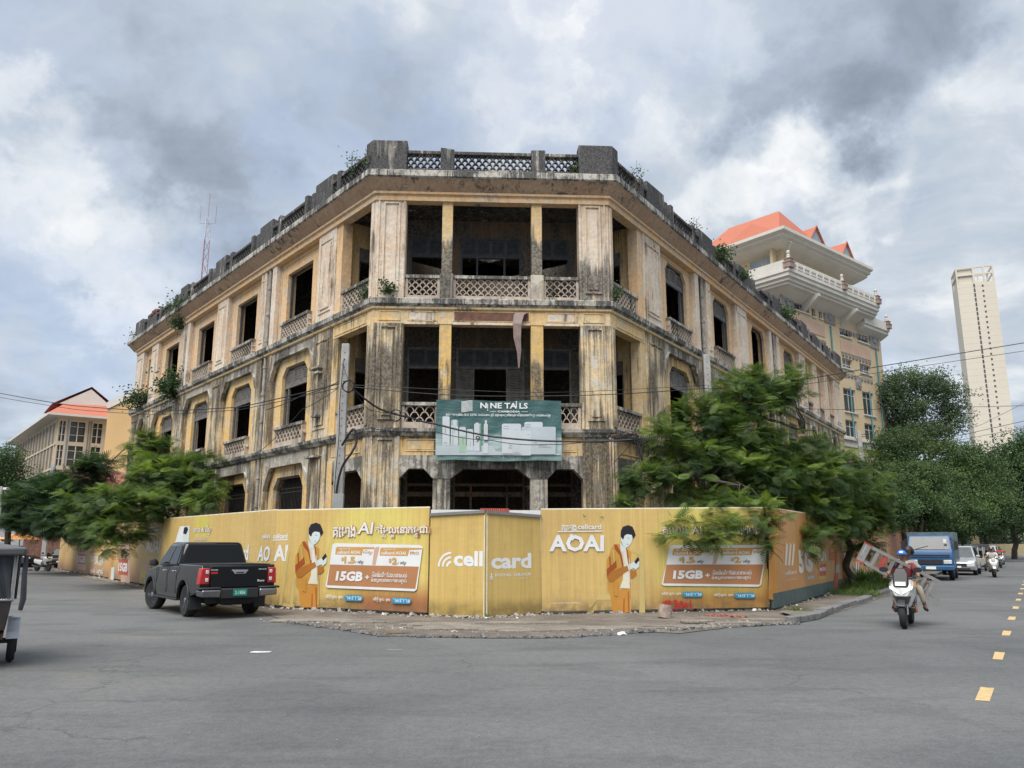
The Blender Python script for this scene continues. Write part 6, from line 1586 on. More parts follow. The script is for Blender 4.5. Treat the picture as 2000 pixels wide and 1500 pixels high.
wire([(690, 756, 22.8), (850, 770, 23.2), (1000, 774, 23.6), (1200, 770, 24.2), (1385, 758, 27)], .013, .0, label='long level cable between the two concrete poles')
wire([(690, 752, 22.8), (900, 762, 23.2), (1100, 766, 23.8), (1385, 752, 27)], .008, .0, label='finest level wire between the two concrete poles')
wire([(1385, 760, 27), (1560, 742, 27), (1740, 712, 29), (2010, 668, 31)], .016, .0, label='cable rising from the right pole across the tower')
wire([(1385, 768, 27), (1560, 752, 27), (1740, 724, 29), (2010, 684, 31)], .010, .0, label='second fainter cable rising across the tower')
wire([(1385, 790, 27), (1640, 800, 40), (1800, 797, 44), (2010, 792, 46)], .014, .0, label='nearly level wire crossing below the middle of the tower')
wire([(1680, 848, 44), (1850, 856, 44), (2010, 820, 42)], .016, .0, label='wire from the distant pole across the tower foot')
wire([(1680, 852, 44), (1860, 862, 44), (2010, 834, 42)], .012, .0, label='lowest wire from the distant pole over the park trees')
wire([(1860, 850, 44), (1920, 828, 43), (2010, 782, 42)], .010, .0, label='steep wire rising to the right edge over the park trees')
wire([(668, 870, 22.7), (690, 838, 22.5), (696, 862, 22.5), (686, 885, 22.5), (668, 912, 22.6), (657, 960, 22.7), (660, 985, 22.7)], .035, .0, label='heavy cable looping down the coiled pole to its meter box')
wire([(672, 700, 22.7), (664, 780, 22.7), (662, 850, 22.7), (655, 930, 22.7), (652, 985, 22.7)], .012, .0, label='thin cable running down the left side of the coiled pole')
wire([(668, 710, 22.7), (690, 760, 22.6), (720, 800, 23), (790, 806, 23.6)], .008, .05, label='fine tangled wire leaving the coiled pole to the right')
wire([(240 - 135, 918, 55), (150, 935, 50), (210, 905, 44), (250, 870, 40)], .03, .0, label='thick dark cable rising from the far left pole to the wing')
# tangle on the steel bracket at the right loggia
br = thing('cable_bracket', 'rusty steel bracket carrying a black cable tangle beside the right loggia', 'bracket', atY(1195, 852, 25.0))
mb = MB(); mb.tube([atY(1194, 850, 25.2), atY(1194, 910, 25.2)], .02, 4); mb.tube([atY(1194, 850, 25.2), atY(1252, 846, 24.6)], .02, 4); mb.tube([atY(1198, 905, 25.2), atY(1240, 858, 24.6)], .014, 4); mb.build('frame', 'rust_brown', br)
mb = MB(); rr_ = random.Random(5)
for k in range(16):
    a = atY(1200 + rr_.uniform(-5, 35), 852 + rr_.uniform(-5, 8), 24.9); b_ = atY(1248 + rr_.uniform(-12, 22), 850 + rr_.uniform(-8, 14), 24.5); c_ = atY(1254 + rr_.uniform(-7, 14), 872 + rr_.uniform(-10, 50), 24.5)
    mb.tube([a, Vector(a).lerp(Vector(b_), .5) + Vector((0, 0, rr_.uniform(-.12, .1))), b_, c_], .013, 4)
mb.build('cable_tangle', 'black_cable', br)['kind'] = 'stuff'
wire([(1243, 854, 24.6), (1248, 880, 24.6), (1258, 912, 24.6)], .03, .0, label='short thick cable dropping from the right steel bracket')
wire([(1725, 700, 44), (1722, 900, 44)], .02, .0, label='black cable hanging right of the distant pole') if False else None
# ============================================================ FOLIAGE
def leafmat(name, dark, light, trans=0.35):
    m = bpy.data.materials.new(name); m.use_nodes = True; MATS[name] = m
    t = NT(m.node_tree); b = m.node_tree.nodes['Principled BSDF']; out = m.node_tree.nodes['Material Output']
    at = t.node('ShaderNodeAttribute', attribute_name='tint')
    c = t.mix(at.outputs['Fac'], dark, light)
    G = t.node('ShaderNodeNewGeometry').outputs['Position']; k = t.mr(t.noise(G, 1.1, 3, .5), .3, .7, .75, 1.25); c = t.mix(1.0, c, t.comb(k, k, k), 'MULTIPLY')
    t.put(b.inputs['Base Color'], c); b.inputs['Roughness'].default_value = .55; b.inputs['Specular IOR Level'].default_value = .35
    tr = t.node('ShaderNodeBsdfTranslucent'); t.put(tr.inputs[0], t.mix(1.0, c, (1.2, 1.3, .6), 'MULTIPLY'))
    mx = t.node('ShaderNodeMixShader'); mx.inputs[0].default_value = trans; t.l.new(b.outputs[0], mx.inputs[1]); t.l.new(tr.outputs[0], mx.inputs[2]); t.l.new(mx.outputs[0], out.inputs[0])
leafmat('leaf_feather', (0.032, 0.068, 0.028), (0.23, 0.31, 0.075), .42)
leafmat('leaf_dark', (0.026, 0.056, 0.026), (0.075, 0.13, 0.045), .3)
leafmat('leaf_mid', (0.028, 0.060, 0.026), (0.10, 0.155, 0.05), .32)
leafmat('leaf_far', (0.050, 0.082, 0.050), (0.14, 0.19, 0.10), .3)
leafmat('leaf_grass', (0.05, 0.085, 0.02), (0.13, 0.19, 0.045), .3)
def frond_template(L=1.0, n=9):
    """bipinnate leaf: pairs of narrow drooping leaflets along a bending stalk"""
    q = []
    for i in range(n):
        f = (i + .8) / n; x = f; z = -.28 * f * f; w = .30 * math.sin(math.pi * min(1, .12 + f * .86)) + .04
        for s in (-1, 1):
            hw = .5 / n * .50; dz = -.10 * w * 2
            q.append([(x - hw, s * .015, z), (x + hw, s * .015, z - .01), (x + hw + .10, s * w, z + dz - .03), (x - hw * .4 + .10, s * w, z + dz)])
    q.append([(0, -.008, 0), (.5, -.008, -.07), (.5, .008, -.07), (0, .008, 0)]); q.append([(.5, -.008, -.07), (1, 0, -.28), (1, .006, -.28), (.5, .008, -.07)])
    return np.array(q, dtype=np.float64) * L
def leaf_clump_template(n=9, seed=1, flat=.5):
    r = np.random.default_rng(seed); q = []
    for i in range(n):
        c = r.normal(0, .45, 3); c[2] *= .7; d = r.normal(0, 1, 3); d[2] *= flat; d /= np.linalg.norm(d); e = np.cross(d, r.normal(0, 1, 3)); e /= np.linalg.norm(e); l, w = .34, .15
        q.append([c, c + d * l * .5 + e * w, c + d * l, c + d * l * .5 - e * w])
    return np.array(q)
def instance_quads(name, templates, pos, dirs, scale, tint, m, parent=None, roll=None):
    """many copies of quad templates joined into one mesh; dirs = x axis of each copy"""
    N = len(pos); allv = []; allt = []
    for ti, tp in enumerate(templates):
        sel = np.arange(ti, N, len(templates)); 
        if len(sel) == 0: continue
        X = dirs[sel] / np.linalg.norm(dirs[sel], axis=1, keepdims=True)
        up = np.tile(np.array([0, 0, 1.0]), (len(sel), 1)) + rng.normal(0, .4, (len(sel), 3))
        Yv = np.cross(up, X); Yv /= np.linalg.norm(Yv, axis=1, keepdims=True) + 1e-9; Zv = np.cross(X, Yv)
        M = np.stack([X, Yv, Zv], axis=1) * scale[sel][:, None, None]
        v = np.einsum('qkc,ncd->nqkd', tp, M) + pos[sel][:, None, None, :]
        allv.append(v.reshape(-1, 3)); allt.append(np.repeat(tint[sel], tp.shape[0] * 4))
    V = np.concatenate(allv); Tn = np.concatenate(allt)
    if parent is not None: o3 = wloc(parent); V = V - np.array([o3.x, o3.y, o3.z])
    nq = len(V) // 4; me = bpy.data.meshes.new(name); me.vertices.add(len(V)); me.vertices.foreach_set('co', V.ravel())
    me.loops.add(len(V)); me.loops.foreach_set('vertex_index', np.arange(len(V), dtype=np.int32))
    me.polygons.add(nq); me.polygons.foreach_set('loop_start', np.arange(0, len(V), 4, dtype=np.int32)); me.update(calc_edges=True)
    at = me.attributes.new('tint', 'FLOAT', 'POINT'); at.data.foreach_set('value', Tn.astype(np.float32))
    return mesh_obj(name, me, m, parent)
FROND = [frond_template(1, 9), frond_template(1, 10)]
CLUMPS = [leaf_clump_template(9, s_) for s_ in (1, 2, 3)]
def limb(mb, a, b_, r0, r1, n=5, wob=.12):
    a, b_ = Vector(a), Vector(b_); L = (b_ - a).length; pts = [a]; rr = []
    for k in range(1, n + 1):
        f_ = k / n; p = a.lerp(b_, f_) + Vector((random.gauss(0, 1), random.gauss(0, 1), random.gauss(0, .5))) * wob * L * .12 * (1 if k < n else 0); pts.append(p)
    mb.tube(pts, [r0 + (r1 - r0) * k / n for k in range(n + 1)], 7)
def feather_tree(name, label, base, blobs, ncl, fr=7, L=.46, seed=0, forks=None, trunk_r=.13, m='leaf_feather', group='feathery trees leaning over the hoardings'):
    """blobs: (px,py,Y, rx, ry, rz, weight)"""
    r = np.random.default_rng(seed); random.seed(seed)
    t = thing(name, label, 'tree', (base[0], base[1], 0), 0, group)
    cs_ = []; nrm = []; bl = []
    for (px, py, Y, rx, ry, rz) in blobs: bl.append((np.array(atY(px, py, Y)), np.array([rx, ry, rz])))
    vol = np.array([b_[1].prod() ** .75 for b_ in bl]); vol /= vol.sum()
    for (c, rad), w in zip(bl, vol):
        n = max(4, int(ncl * w)); d = r.normal(0, 1, (n, 3)); d[:, 2] += .25; d /= np.linalg.norm(d, axis=1, keepdims=True)
        rr = (r.random(n) ** .45)[:, None] * (1 + r.normal(0, .10, n))[:, None]; cs_.append(c + d * rad * rr); nrm.append(d)
    C_ = np.concatenate(cs_); Nn = np.concatenate(nrm); keep = C_[:, 2] > .9; C_, Nn = C_[keep], Nn[keep]
    # branches to a subset of the clusters
    mb = MB(); fk = [Vector(f_) for f_ in (forks or [(base[0], base[1], 2.4)])]
    limb(mb, (base[0], base[1], -.05), fk[0], trunk_r, trunk_r * .8, 5, .3)
    for i in range(1, len(fk)): limb(mb, fk[0] if i < 3 else fk[i - 2], fk[i], trunk_r * .5, trunk_r * .22, 6, .10)
    mb.build('trunk', 'bark', t, smooth=True)
    mb = MB(); idx = r.choice(len(C_), min(len(C_), 130), replace=False)
    for i in idx:
        e = Vector(C_[i]); s_ = min(fk, key=lambda q: (q - e).length + max(0, q.z - e.z) * 2)
        if (s_ - e).length > 1.7: continue
        mid = s_.lerp(e, .55) + Vector((0, 0, .25)); limb(mb, s_, mid, .024, .013, 3, .4); limb(mb, mid, e, .013, .005, 3, .4)
    mb.build('branch', 'bark', t)['kind'] = 'stuff'
    P_0 = np.repeat(C_, fr, axis=0); n = len(P_0); az = r.random(n) * 2 * np.pi
    out = np.repeat(Nn, fr, axis=0); D_ = np.stack([np.cos(az), np.sin(az), r.normal(.06, .42, n)], axis=1) + out * .6
    P_1 = P_0 + r.normal(0, .07, (n, 3)); sc = L * (.65 + .6 * r.random(n))
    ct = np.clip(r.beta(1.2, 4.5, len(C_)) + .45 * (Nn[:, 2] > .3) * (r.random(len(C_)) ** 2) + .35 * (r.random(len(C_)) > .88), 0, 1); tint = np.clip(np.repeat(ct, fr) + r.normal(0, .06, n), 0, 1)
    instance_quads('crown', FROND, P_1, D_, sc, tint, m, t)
    return t
# right: two trees whose crowns merge over the front and side hoardings
feather_tree('feathery_tree', 'large feathery green tree before the right wing, crown spilling over the yellow hoarding', (8.2, 27.0),
    [(1450, 790, 26.5, 1.3, 1.3, 1.0), (1530, 765, 27, .8, 1.0, .7), (1465, 745, 26.5, .5, .6, .5), (1555, 745, 27, .4, .5, .4), (1370, 810, 25.5, 1.1, 1.1, .55), (1300, 850, 24.5, .7, .9, .45), (1420, 860, 26, 1.7, 1.3, .8), (1520, 870, 27, 1.4, 1.3, .6),
     (1340, 900, 25, 1.4, 1.2, .7), (1440, 930, 25.5, 2.0, 1.4, .85), (1280, 950, 24, .9, .9, .45), (1220, 985, 23.4, .45, .6, .25), (1250, 935, 23.6, .5, .6, .4), (1400, 985, 24.6, 1.5, 1.2, .5),
     (1330, 1040, 21.0, .42, .35, .40), (1420, 1050, 21.1, .62, .35, .5), (1380, 1010, 21.6, .8, .4, .35), (1480, 1010, 21.6, .8, .5, .5), (1500, 1060, 21.3, .3, .3, .3), (1600, 860, 28, .5, .6, .3)],
    820, 8, .40, 3, [(8.4, 26.6, 2.9), (9.6, 27, 4.6), (7.0, 25.6, 4.2), (8.2, 26.4, 6.0), (6.0, 24.5, 3.7), (10.2, 27.2, 5.6), (6.6, 23.0, 3.4)])
feather_tree('feathery_tree', 'spreading feathery tree with a pale trunk on the right pavement by the orange hoarding', (13.3, 31.6),
    [(1600, 940, 28, 1.7, 1.5, .8), (1680, 960, 30, 1.2, 1.3, .7), (1560, 1000, 27, 1.5, 1.2, .6), (1630, 1020, 28, 1.4, 1.1, .55), (1700, 1010, 30.5, .9, 1.0, .7), (1570, 1055, 25.5, .9, .7, .4), (1530, 930, 27, 1.3, 1.2, .6), (1650, 900, 30, 1.0, 1.0, .35), (1690, 1060, 31, .5, .5, .8), (1480, 960, 26, .9, .9, .6)],
    600, 8, .42, 5, [(13.0, 31.2, 2.6), (12.0, 30.0, 3.6), (13.8, 31, 4.4), (11.2, 29, 3.0), (12.8, 30.5, 5.0)], .15)
# left
feather_tree('feathery_tree', 'feathery green tree over the left hoarding with its top against the left wing', (-15.6, 37.5),
    [(330, 935, 34, 2.0, 1.6, .9), (270, 980, 33, 2.0, 1.5, .8), (380, 950, 33, 1.3, 1.2, .7), (300, 890, 35, 1.2, 1.2, .7), (285, 865, 35, .6, .7, .4), (385, 905, 33.5, .9, .8, .35), (200, 985, 34, 1.5, 1.3, .7), (235, 1035, 32, 1.3, .9, .6), (180, 1025, 33.5, 1.0, .9, .45), (160, 1000, 34.5, 1.0, 1.0, .5), (340, 985, 32, 1.6, 1.0, .5), (215, 1065, 31.7, .8, .6, .3), (410, 975, 31, .6, .6, .4)],
    640, 8, .46, 8, [(-15.4, 36.6, 2.6), (-14.6, 35.6, 4.4), (-16.6, 36, 4.0), (-13.6, 35, 5.0), (-17.4, 35.4, 3.6)], .16)
feather_tree('feathery_tree', 'darker spreading tree at far left, partly in front of the pink-red roof', (-32.2, 51.5),
    [(120, 985, 48, 2.4, 2.0, 1.3), (80, 1000, 49, 2.2, 1.8, 1.3), (60, 1022, 48, 1.6, 1.4, .7), (140, 1020, 46, 2.0, 1.6, .9), (170, 930, 47, 1.3, 1.2, .7), (190, 905, 46, .8, .8, .4), (100, 945, 49, 1.2, 1.2, .6), (60, 970, 50, 1.0, 1.0, .6)],
    620, 6, .8, 9, [(-31.8, 50.6, 2.6), (-31, 49, 4.2), (-33.4, 50, 4.2), (-30, 48.4, 5.2)], .22, m='leaf_dark')

def leafy_tree(name, label, base, blobs, nsub, per, ls, seed, m='leaf_far', trunk=None, tr=.35, group=None, lit=.3, spread=.42):
    r = np.random.default_rng(seed); random.seed(seed)
    t = thing(name, label, 'tree', (base[0], base[1], 0), 0, group)
    bl = [(np.array(atY(px, py, Y)), np.array([rx, ry, rz])) for (px, py, Y, rx, ry, rz) in blobs]
    vol = np.array([b_[1].prod() ** .7 for b_ in bl]); vol /= vol.sum(); S = []; Ns = []
    for (c, rad), w in zip(bl, vol):
        n = max(3, int(nsub * w)); d = r.normal(0, 1, (n, 3)); d /= np.linalg.norm(d, axis=1, keepdims=True); S.append(c + d * rad * (r.random(n) ** .35)[:, None]); Ns.append(d)
    S = np.concatenate(S); Ns = np.concatenate(Ns); sr = ls * (2.2 + 2.0 * r.random(len(S)))
    P0 = np.repeat(S, per, axis=0); n = len(P0); P1 = P0 + r.normal(0, spread, (n, 3)) * np.repeat(sr, per)[:, None] * np.array([1, 1, .6])
    P1[:, 2] = np.maximum(P1[:, 2], .2)
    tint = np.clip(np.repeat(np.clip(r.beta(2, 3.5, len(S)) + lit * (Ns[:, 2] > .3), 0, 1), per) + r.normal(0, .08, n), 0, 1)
    mb = MB(); top = Vector((float(bl[0][0][0]), float(bl[0][0][1]), float(bl[0][0][2]) - float(bl[0][1][2]) * .3)); fork = Vector((base[0], base[1], top.z * .45)) if trunk is None else Vector(trunk)
    limb(mb, (base[0], base[1], -.1), fork, tr, tr * .7, 5, .3); mb.build('trunk', 'bark', t, smooth=True)
    mb = MB()
    for (c, rad) in bl: limb(mb, fork, c, tr * .45, tr * .12, 6, .8)
    for i in r.choice(len(S), min(50, len(S)), replace=False):
        c = min(bl, key=lambda q: np.linalg.norm(q[0] - S[i]))[0]; limb(mb, c, S[i], tr * .12, tr * .03, 3, .5)
    mb.build('branch', 'bark', t)['kind'] = 'stuff'
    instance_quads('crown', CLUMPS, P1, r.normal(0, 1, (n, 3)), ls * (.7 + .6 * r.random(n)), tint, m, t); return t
g_ = 'park trees beyond the end of the street'
leafy_tree('rain_tree', 'tall dark tree with an open flat-topped crown between the office block and tower', atY(1790, 960, 95)[:2],
    [(1790, 745, 95, 3.6, 3, 1.3), (1835, 765, 95, 2.6, 2.5, 1.0), (1750, 760, 95, 2.4, 2.5, 1.6), (1855, 800, 95, 2.0, 2, .9), (1770, 800, 95, 3.2, 3, 1.6), (1800, 850, 95, 4.0, 3, 1.3), (1845, 830, 95, 2.4, 2, .7), (1750, 850, 96, 2.4, 2, 2.2), (1830, 875, 95, 2.0, 2, .6)], 210, 26, .55, 21, 'leaf_far', None, .5, None, .35)
leafy_tree('park_tree', 'round bushy green tree just right of the office block', atY(1755, 960, 84)[:2], [(1755, 880, 84, 2.4, 2.4, 2.6), (1740, 920, 84, 2.2, 2, 2.0), (1770, 930, 84, 2.2, 2, 1.6)], 100, 30, .5, 22, 'leaf_mid', group=g_)
leafy_tree('park_tree', 'broad mid-green tree in front of the tower foot', atY(1880, 1040, 90)[:2], [(1870, 900, 90, 3.2, 3, 2.6), (1900, 950, 88, 4.5, 3, 3.0), (1840, 960, 88, 4.0, 3, 2.8), (1880, 1000, 86, 5.0, 3, 2.2), (1930, 990, 86, 3, 3, 2.2)], 260, 30, .55, 23, 'leaf_mid', group=g_, lit=.35)
leafy_tree('park_tree', 'dark tree mass at the right edge, behind the white car', atY(1975, 1040, 100)[:2], [(1985, 900, 100, 4.6, 3, 2.8), (1960, 940, 98, 4.2, 3, 3.0), (2010, 930, 98, 4, 3, 4), (1950, 985, 100, 4, 3, 2.2), (2000, 990, 98, 4.5, 3, 2.4), (2040, 900, 98, 4.5, 3, 4)], 280, 30, .6, 24, 'leaf_dark', group=g_)
leafy_tree('park_tree', 'dark rounded tree just above the round green sign', atY(1925, 1060, 118)[:2], [(1915, 1000, 118, 5, 3, 3.2), (1950, 1010, 118, 4.5, 3, 2.8), (1880, 1010, 118, 4, 3, 2.8)], 170, 28, .6, 25, 'leaf_dark', group=g_)
leafy_tree('street_tree', 'mid-green bushy tree right of the far utility pole, over the rust-red hoarding', atY(1765, 1060, 56)[:2], [(1750, 970, 56, 1.8, 1.6, 1.4), (1790, 990, 57, 2.2, 1.8, 1.4), (1730, 1000, 55, 1.4, 1.5, 1.2), (1800, 940, 58, 1.6, 1.5, 1.0), (1770, 930, 58, 1.2, 1.3, .9)], 170, 30, .34, 26, 'leaf_mid', lit=.35)
leafy_tree('street_tree', 'leafy tree arching above the blue truck and parked cars', atY(1850, 1075, 66)[:2], [(1840, 985, 64, 2.4, 2, 1.3), (1880, 1010, 65, 2.2, 2, 1.2), (1810, 1010, 62, 1.8, 1.6, 1.1), (1860, 1030, 64, 2.0, 1.8, .7), (1820, 960, 64, 1.6, 1.5, .8)], 170, 30, .36, 27, 'leaf_mid', lit=.4)
leafy_tree('street_tree', 'low dark tree between the derelict wing end and the far utility pole', atY(1690, 1040, 52)[:2], [(1700, 980, 50, 1.3, 1.2, .9), (1720, 1010, 50, 1.3, 1.2, .9), (1745, 1000, 50, 1.2, 1.2, .8)], 90, 28, .3, 28, 'leaf_dark')
leafy_tree('background_tree', 'tall dark green tree at the extreme left edge behind the grey wall', atY(0, 1020, 92)[:2], [(0, 920, 92, 2.4, 2.5, 3.2), (8, 970, 92, 1.8, 2, 3.2), (-30, 960, 92, 4, 3, 4.5), (5, 1010, 92, 1.6, 2, 1.6)], 200, 28, .5, 29, 'leaf_dark')
leafy_tree('background_tree', 'far dark tree showing low between the grey wall and the cream block', atY(22, 1040, 87)[:2], [(20, 985, 87, .8, 1.0, 1.4), (24, 1015, 87, .8, 1, 1.0)], 40, 28, .4, 30, 'leaf_dark')

# the dark wood behind the park wall, one mass
rg_ = np.random.default_rng(77); nn_ = 9000
Pw = np.stack([rg_.uniform(52, 135, nn_), rg_.uniform(132, 150, nn_), rg_.uniform(0, 1, nn_) ** .8 * 9.5], axis=1)
o = instance_quads('woodland', CLUMPS, Pw, rg_.normal(0, 1, (nn_, 3)), np.full(nn_, 1.5), np.clip(rg_.beta(2, 4, nn_), 0, 1), 'leaf_dark'); o['kind'] = 'stuff'; o['label'] = 'dark woodland behind the low park wall'
# plants rooted in the masonry
def wild_plant(name, label, P3, r, n, m='leaf_mid', seed=0, ls=.11, twigs=0, stretch=1.0):
    rg = np.random.default_rng(seed); random.seed(seed); t = thing(name, label, 'plant', P3, 0, 'wild plants rooted in the derelict building'); c = np.array(P3) + np.array([0, 0, r * .6])
    mb = MB()
    for k in range(6 + twigs):
        a = rg.random() * 6.28; e = (P3[0] + r * .8 * math.cos(a), P3[1] + r * .8 * math.sin(a), P3[2] + r * (.5 + rg.random() * stretch)); limb(mb, P3, e, .012, .004, 3, .6)
    mb.build('stem', 'bark', t)['kind'] = 'stuff'
    S = c + rg.normal(0, .45, (n, 3)) * r * np.array([1, .8, .8 * stretch])
    instance_quads('foliage', CLUMPS, S, rg.normal(0, 1, (n, 3)), ls * (.6 + .8 * rg.random(n)), np.clip(rg.beta(2, 3, n), 0, 1), m, t)
FPX_ = lambda F, x, y, w: F.T(F.px(x, y, w)[0], w, F.px(x, y, w)[1])
WP = [('leafy bush growing on the balcony ledge left of the top loggia', FC, 758, 572, .12, .28, 40, 'leaf_mid', 1.0), ('grey-green weed behind the upper left balustrade', FL, 712, 580, .0, .26, 30, 'leaf_far', 1.2),
      ('small fern-like bush at the right end of the top balcony', FR, 1200, 582, .05, .24, 34, 'leaf_mid', 1.3), ('large dark hanging bush at the mid cornice of the left wing', FL, 336, 775, .25, .85, 210, 'leaf_dark', 1.2),
      ('dense dark bush on the far end of the left wing ledge', FL, 272, 795, .25, .85, 150, 'leaf_dark', .8), ('dark creeper under the parapet of the left wing', FL, 348, 640, .25, .45, 70, 'leaf_dark', 1.0),
      ('pale weeds on the broken left parapet', FL, 355, 612, .3, .7, 70, 'leaf_far', .8), ('thin dry twigs beside the top left parapet block', FL, 690, 335, .3, .35, 12, 'leaf_far', 1.6),
      ('dry weeds left of the corner parapet block', FL, 722, 322, .3, .28, 14, 'leaf_far', 1.6), ('small twig on the parapet right of the corner block', FR, 1240, 352, .3, .3, 8, 'leaf_far', 1.8),
      ('leafy weed hanging from the right wing cornice by the first drainpipe', FR, 1405, 510, .3, .55, 90, 'leaf_mid', .9), ('bushy weed on the right cornice near the second drainpipe', FR, 1532, 622, .3, .6, 70, 'leaf_mid', .8),
      ('small weed on the far right parapet', FR, 1450, 548, .3, .4, 40, 'leaf_mid', .8), ('weed tuft at the left end of the left cornice', FL, 262, 672, .4, .5, 26, 'leaf_far', 1.0), ('twiggy weed over the third block of the right parapet', FR, 1357, 450, .3, .3, 8, 'leaf_far', 1.6),
      ('green creeper on the lattice left of the right corner parapet block', FC, 1120, 338, .12, .16, 34, 'leaf_mid', 1.0)]
for i, (lab, F, x, y, w, r_, n, m, st_) in enumerate(WP): wild_plant('wild_plant', lab, FPX_(F, x, y, w), r_, n, m, 40 + i, stretch=st_, ls=.16 + r_ * .22)
for i, (u, w, lab) in enumerate([(.9, -4.0, 'bright green bush in the roofless room seen through the left top loggia'), (4.9, -4.4, 'green bush in the roofless room behind the middle of the top loggia'), (6.3, -4.0, 'dense dark green growth seen through the right top loggia'), (3.4, -5.4, 'low weed bush behind the middle top window')]):
    wild_plant('wild_plant', lab, FC.T(u, w, 9.9), [.9, .6, 1.0, .5][i], 130, 'leaf_mid', 70 + i, ls=.42)
# weeds at the foot of the orange hoarding
def grass_tuft(label, cx, cy, rx, ry, h, n, seed, name='weeds', cat=None):
    rg = np.random.default_rng(seed); bl_ = np.array([[(0, -.03, 0), (0, .03, 0), (.35, .018, .6), (.35, -.018, .6)], [(.35, -.018, .6), (.35, .018, .6), (.75, .004, .85), (.75, -.004, .85)]])
    a = rg.random(n) * 6.28; q = np.sqrt(rg.random(n)); P = np.stack([cx + rx * q * np.cos(a), cy + ry * q * np.sin(a), np.full(n, .06)], axis=1); d = np.stack([np.cos(rg.random(n) * 6.28), np.sin(rg.random(n) * 6.28), np.zeros(n)], axis=1)
    sc = h * (.5 + .8 * rg.random(n)) * (1.15 - .5 * q); o = instance_quads(name, [bl_], P, d, sc, rg.random(n), 'leaf_grass'); o['kind'] = 'stuff'; o['label'] = label
grass_tuft('tall green weeds at the foot of the orange hoarding', 14.2, 32.4, .9, 1.3, .75, 1400, 1)
grass_tuft('low grass by the kerb beside the orange hoarding', 11.6, 27.6, .8, 1.1, .28, 1000, 2)
grass_tuft('grass tufts near the corner of the orange hoarding', 7.3, 20.9, .35, .3, .16, 260, 3)
grass_tuft('weeds along the side of the orange hoarding', 13.0, 30.6, .9, 1.2, .4, 800, 4)
grass_tuft('tiny grass tuft below the gate slit', gnd(952, 1210)[0], gnd(952, 1210)[1], .06, .04, .12, 60, 5)
wild_plant('sapling', 'thin young sapling with a leafy top by the orange hoarding', atY(1690, 1105, 28.5), .12, 10, 'leaf_mid', 99)
# ============================================================ VEHICLES
def heading(p_from, p_to): return math.atan2(p_to[1] - p_from[1], p_to[0] - p_from[0])
def wheel(parent, x, y, r, w, rim='alloy', spokes=6, steer=0.0, side=1, detail=True):
    """wheel with tyre and rim; axle along local y"""
    e = bpy.data.objects.new('wheel', None); COL.objects.link(e); e.parent = parent; e.location = (x, y, r); e.rotation_euler = (0, 0, steer)
    mb = MB(); mb.lathe([(r * .62, -w / 2 + .02), (r * .9, -w / 2), (r * .985, -w / 2 + .035), (r, 0), (r * .985, w / 2 - .035), (r * .9, w / 2), (r * .62, w / 2 - .02)], 28 if detail else 14, axis='y')
    o = mb.build('tyre', 'tyre', e, smooth=True, world=False)
    s = side; mb = MB(); yo = s * (w / 2 - .045)
    mb.lathe([(r * .66, yo - .03), (r * .66, yo + .02), (r * .60, yo + .02), (r * .58, yo - .02), (.02, yo - .03)], 28 if detail else 12, axis='y')
    for k in range(spokes):
        a = 2 * math.pi * k / spokes; c, d = math.cos(a), math.sin(a); hw = r * .075
        pts = [(c * r * .10 - d * hw, d * r * .10 + c * hw), (c * r * .62 - d * hw * 1.5, d * r * .62 + c * hw * 1.5), (c * r * .62 + d * hw * 1.5, d * r * .62 - c * hw * 1.5), (c * r * .10 + d * hw, d * r * .10 - c * hw)]
        mb.prism(pts, yo - .01, yo + .025)
    mb.lathe([(r * .17, yo - .02), (r * .17, yo + .032), (r * .1, yo + .04)], 12, axis='y'); mb.build('rim', rim, e, world=False)
    mb = MB(); mb.lathe([(r * .57, yo - .06), (r * .57, yo - .035)], 20, axis='y'); mb.build('brake_disc', 'black_plastic', e, world=False)
    return e
def carbody(root, prof, hw, m, taper, bevel=.045, arches=(), ar=.42, name='body'):
    """side profile (x,z) closed polygon with wheel arches cut, extruded to half width hw(z)"""
    pts = []
    for (x, z) in prof: pts.append((x, z))
    mb = MB(); n = len(pts)
    v = [(x, -hw(x, z), z) for x, z in pts] + [(x, hw(x, z), z) for x, z in pts]
    fs = [tuple(range(n)), tuple(range(2 * n - 1, n - 1, -1))] + [(i, (i + 1) % n, n + (i + 1) % n, n + i) for i in range(n)]
    mb.add(v, fs); return mb.build(name, m, root, world=False, bevel=bevel, segs=3)
def arch_pts(cx, r, z0, n=9):
    a0 = math.asin(max(-1, min(1, (z0 - r * .0 - .36) / r))) if False else 0
    return [(cx + r * math.cos(math.pi * k / (n - 1)), z0 + r * math.sin(math.pi * k / (n - 1)) * 1.0) for k in range(n)]
def greenhouse(root, base, top, m, name='cab', bevel=.05):
    """cab as a loft between a belt-line ring and a roof ring: (x0,x1,hw,z)"""
    (a0, a1, ah, az), (b0, b1, bh, bz) = base, top
    r0 = [(a0, -ah, az), (a1, -ah, az), (a1, ah, az), (a0, ah, az)]
    r1 = [(b0, -bh, bz), (b1, -bh, bz), (b1, bh, bz), (b0, bh, bz)]
    mb = MB(); mb.loft([r0, r1]); return mb.build(name, m, root, world=False, bevel=bevel, segs=3)
def quadpart(root, name, m, pts, th=.006, bevel=0, off=None):
    """thin slab from 4+ coplanar points with a small thickness along its normal"""
    P = [Vector(p) for p in pts]; n = (P[1] - P[0]).cross(P[2] - P[0]).normalized() * th
    if off is not None and n.dot(Vector(off)) < 0: n = -n
    mb = MB(); k = len(P); mb.add([tuple(p) for p in P] + [tuple(p + n) for p in P], [tuple(range(k)), tuple(range(2 * k - 1, k - 1, -1))] + [(i, (i + 1) % k, k + (i + 1) % k, k + i) for i in range(k)])
    return mb.build(name, m, root, world=False, bevel=bevel)
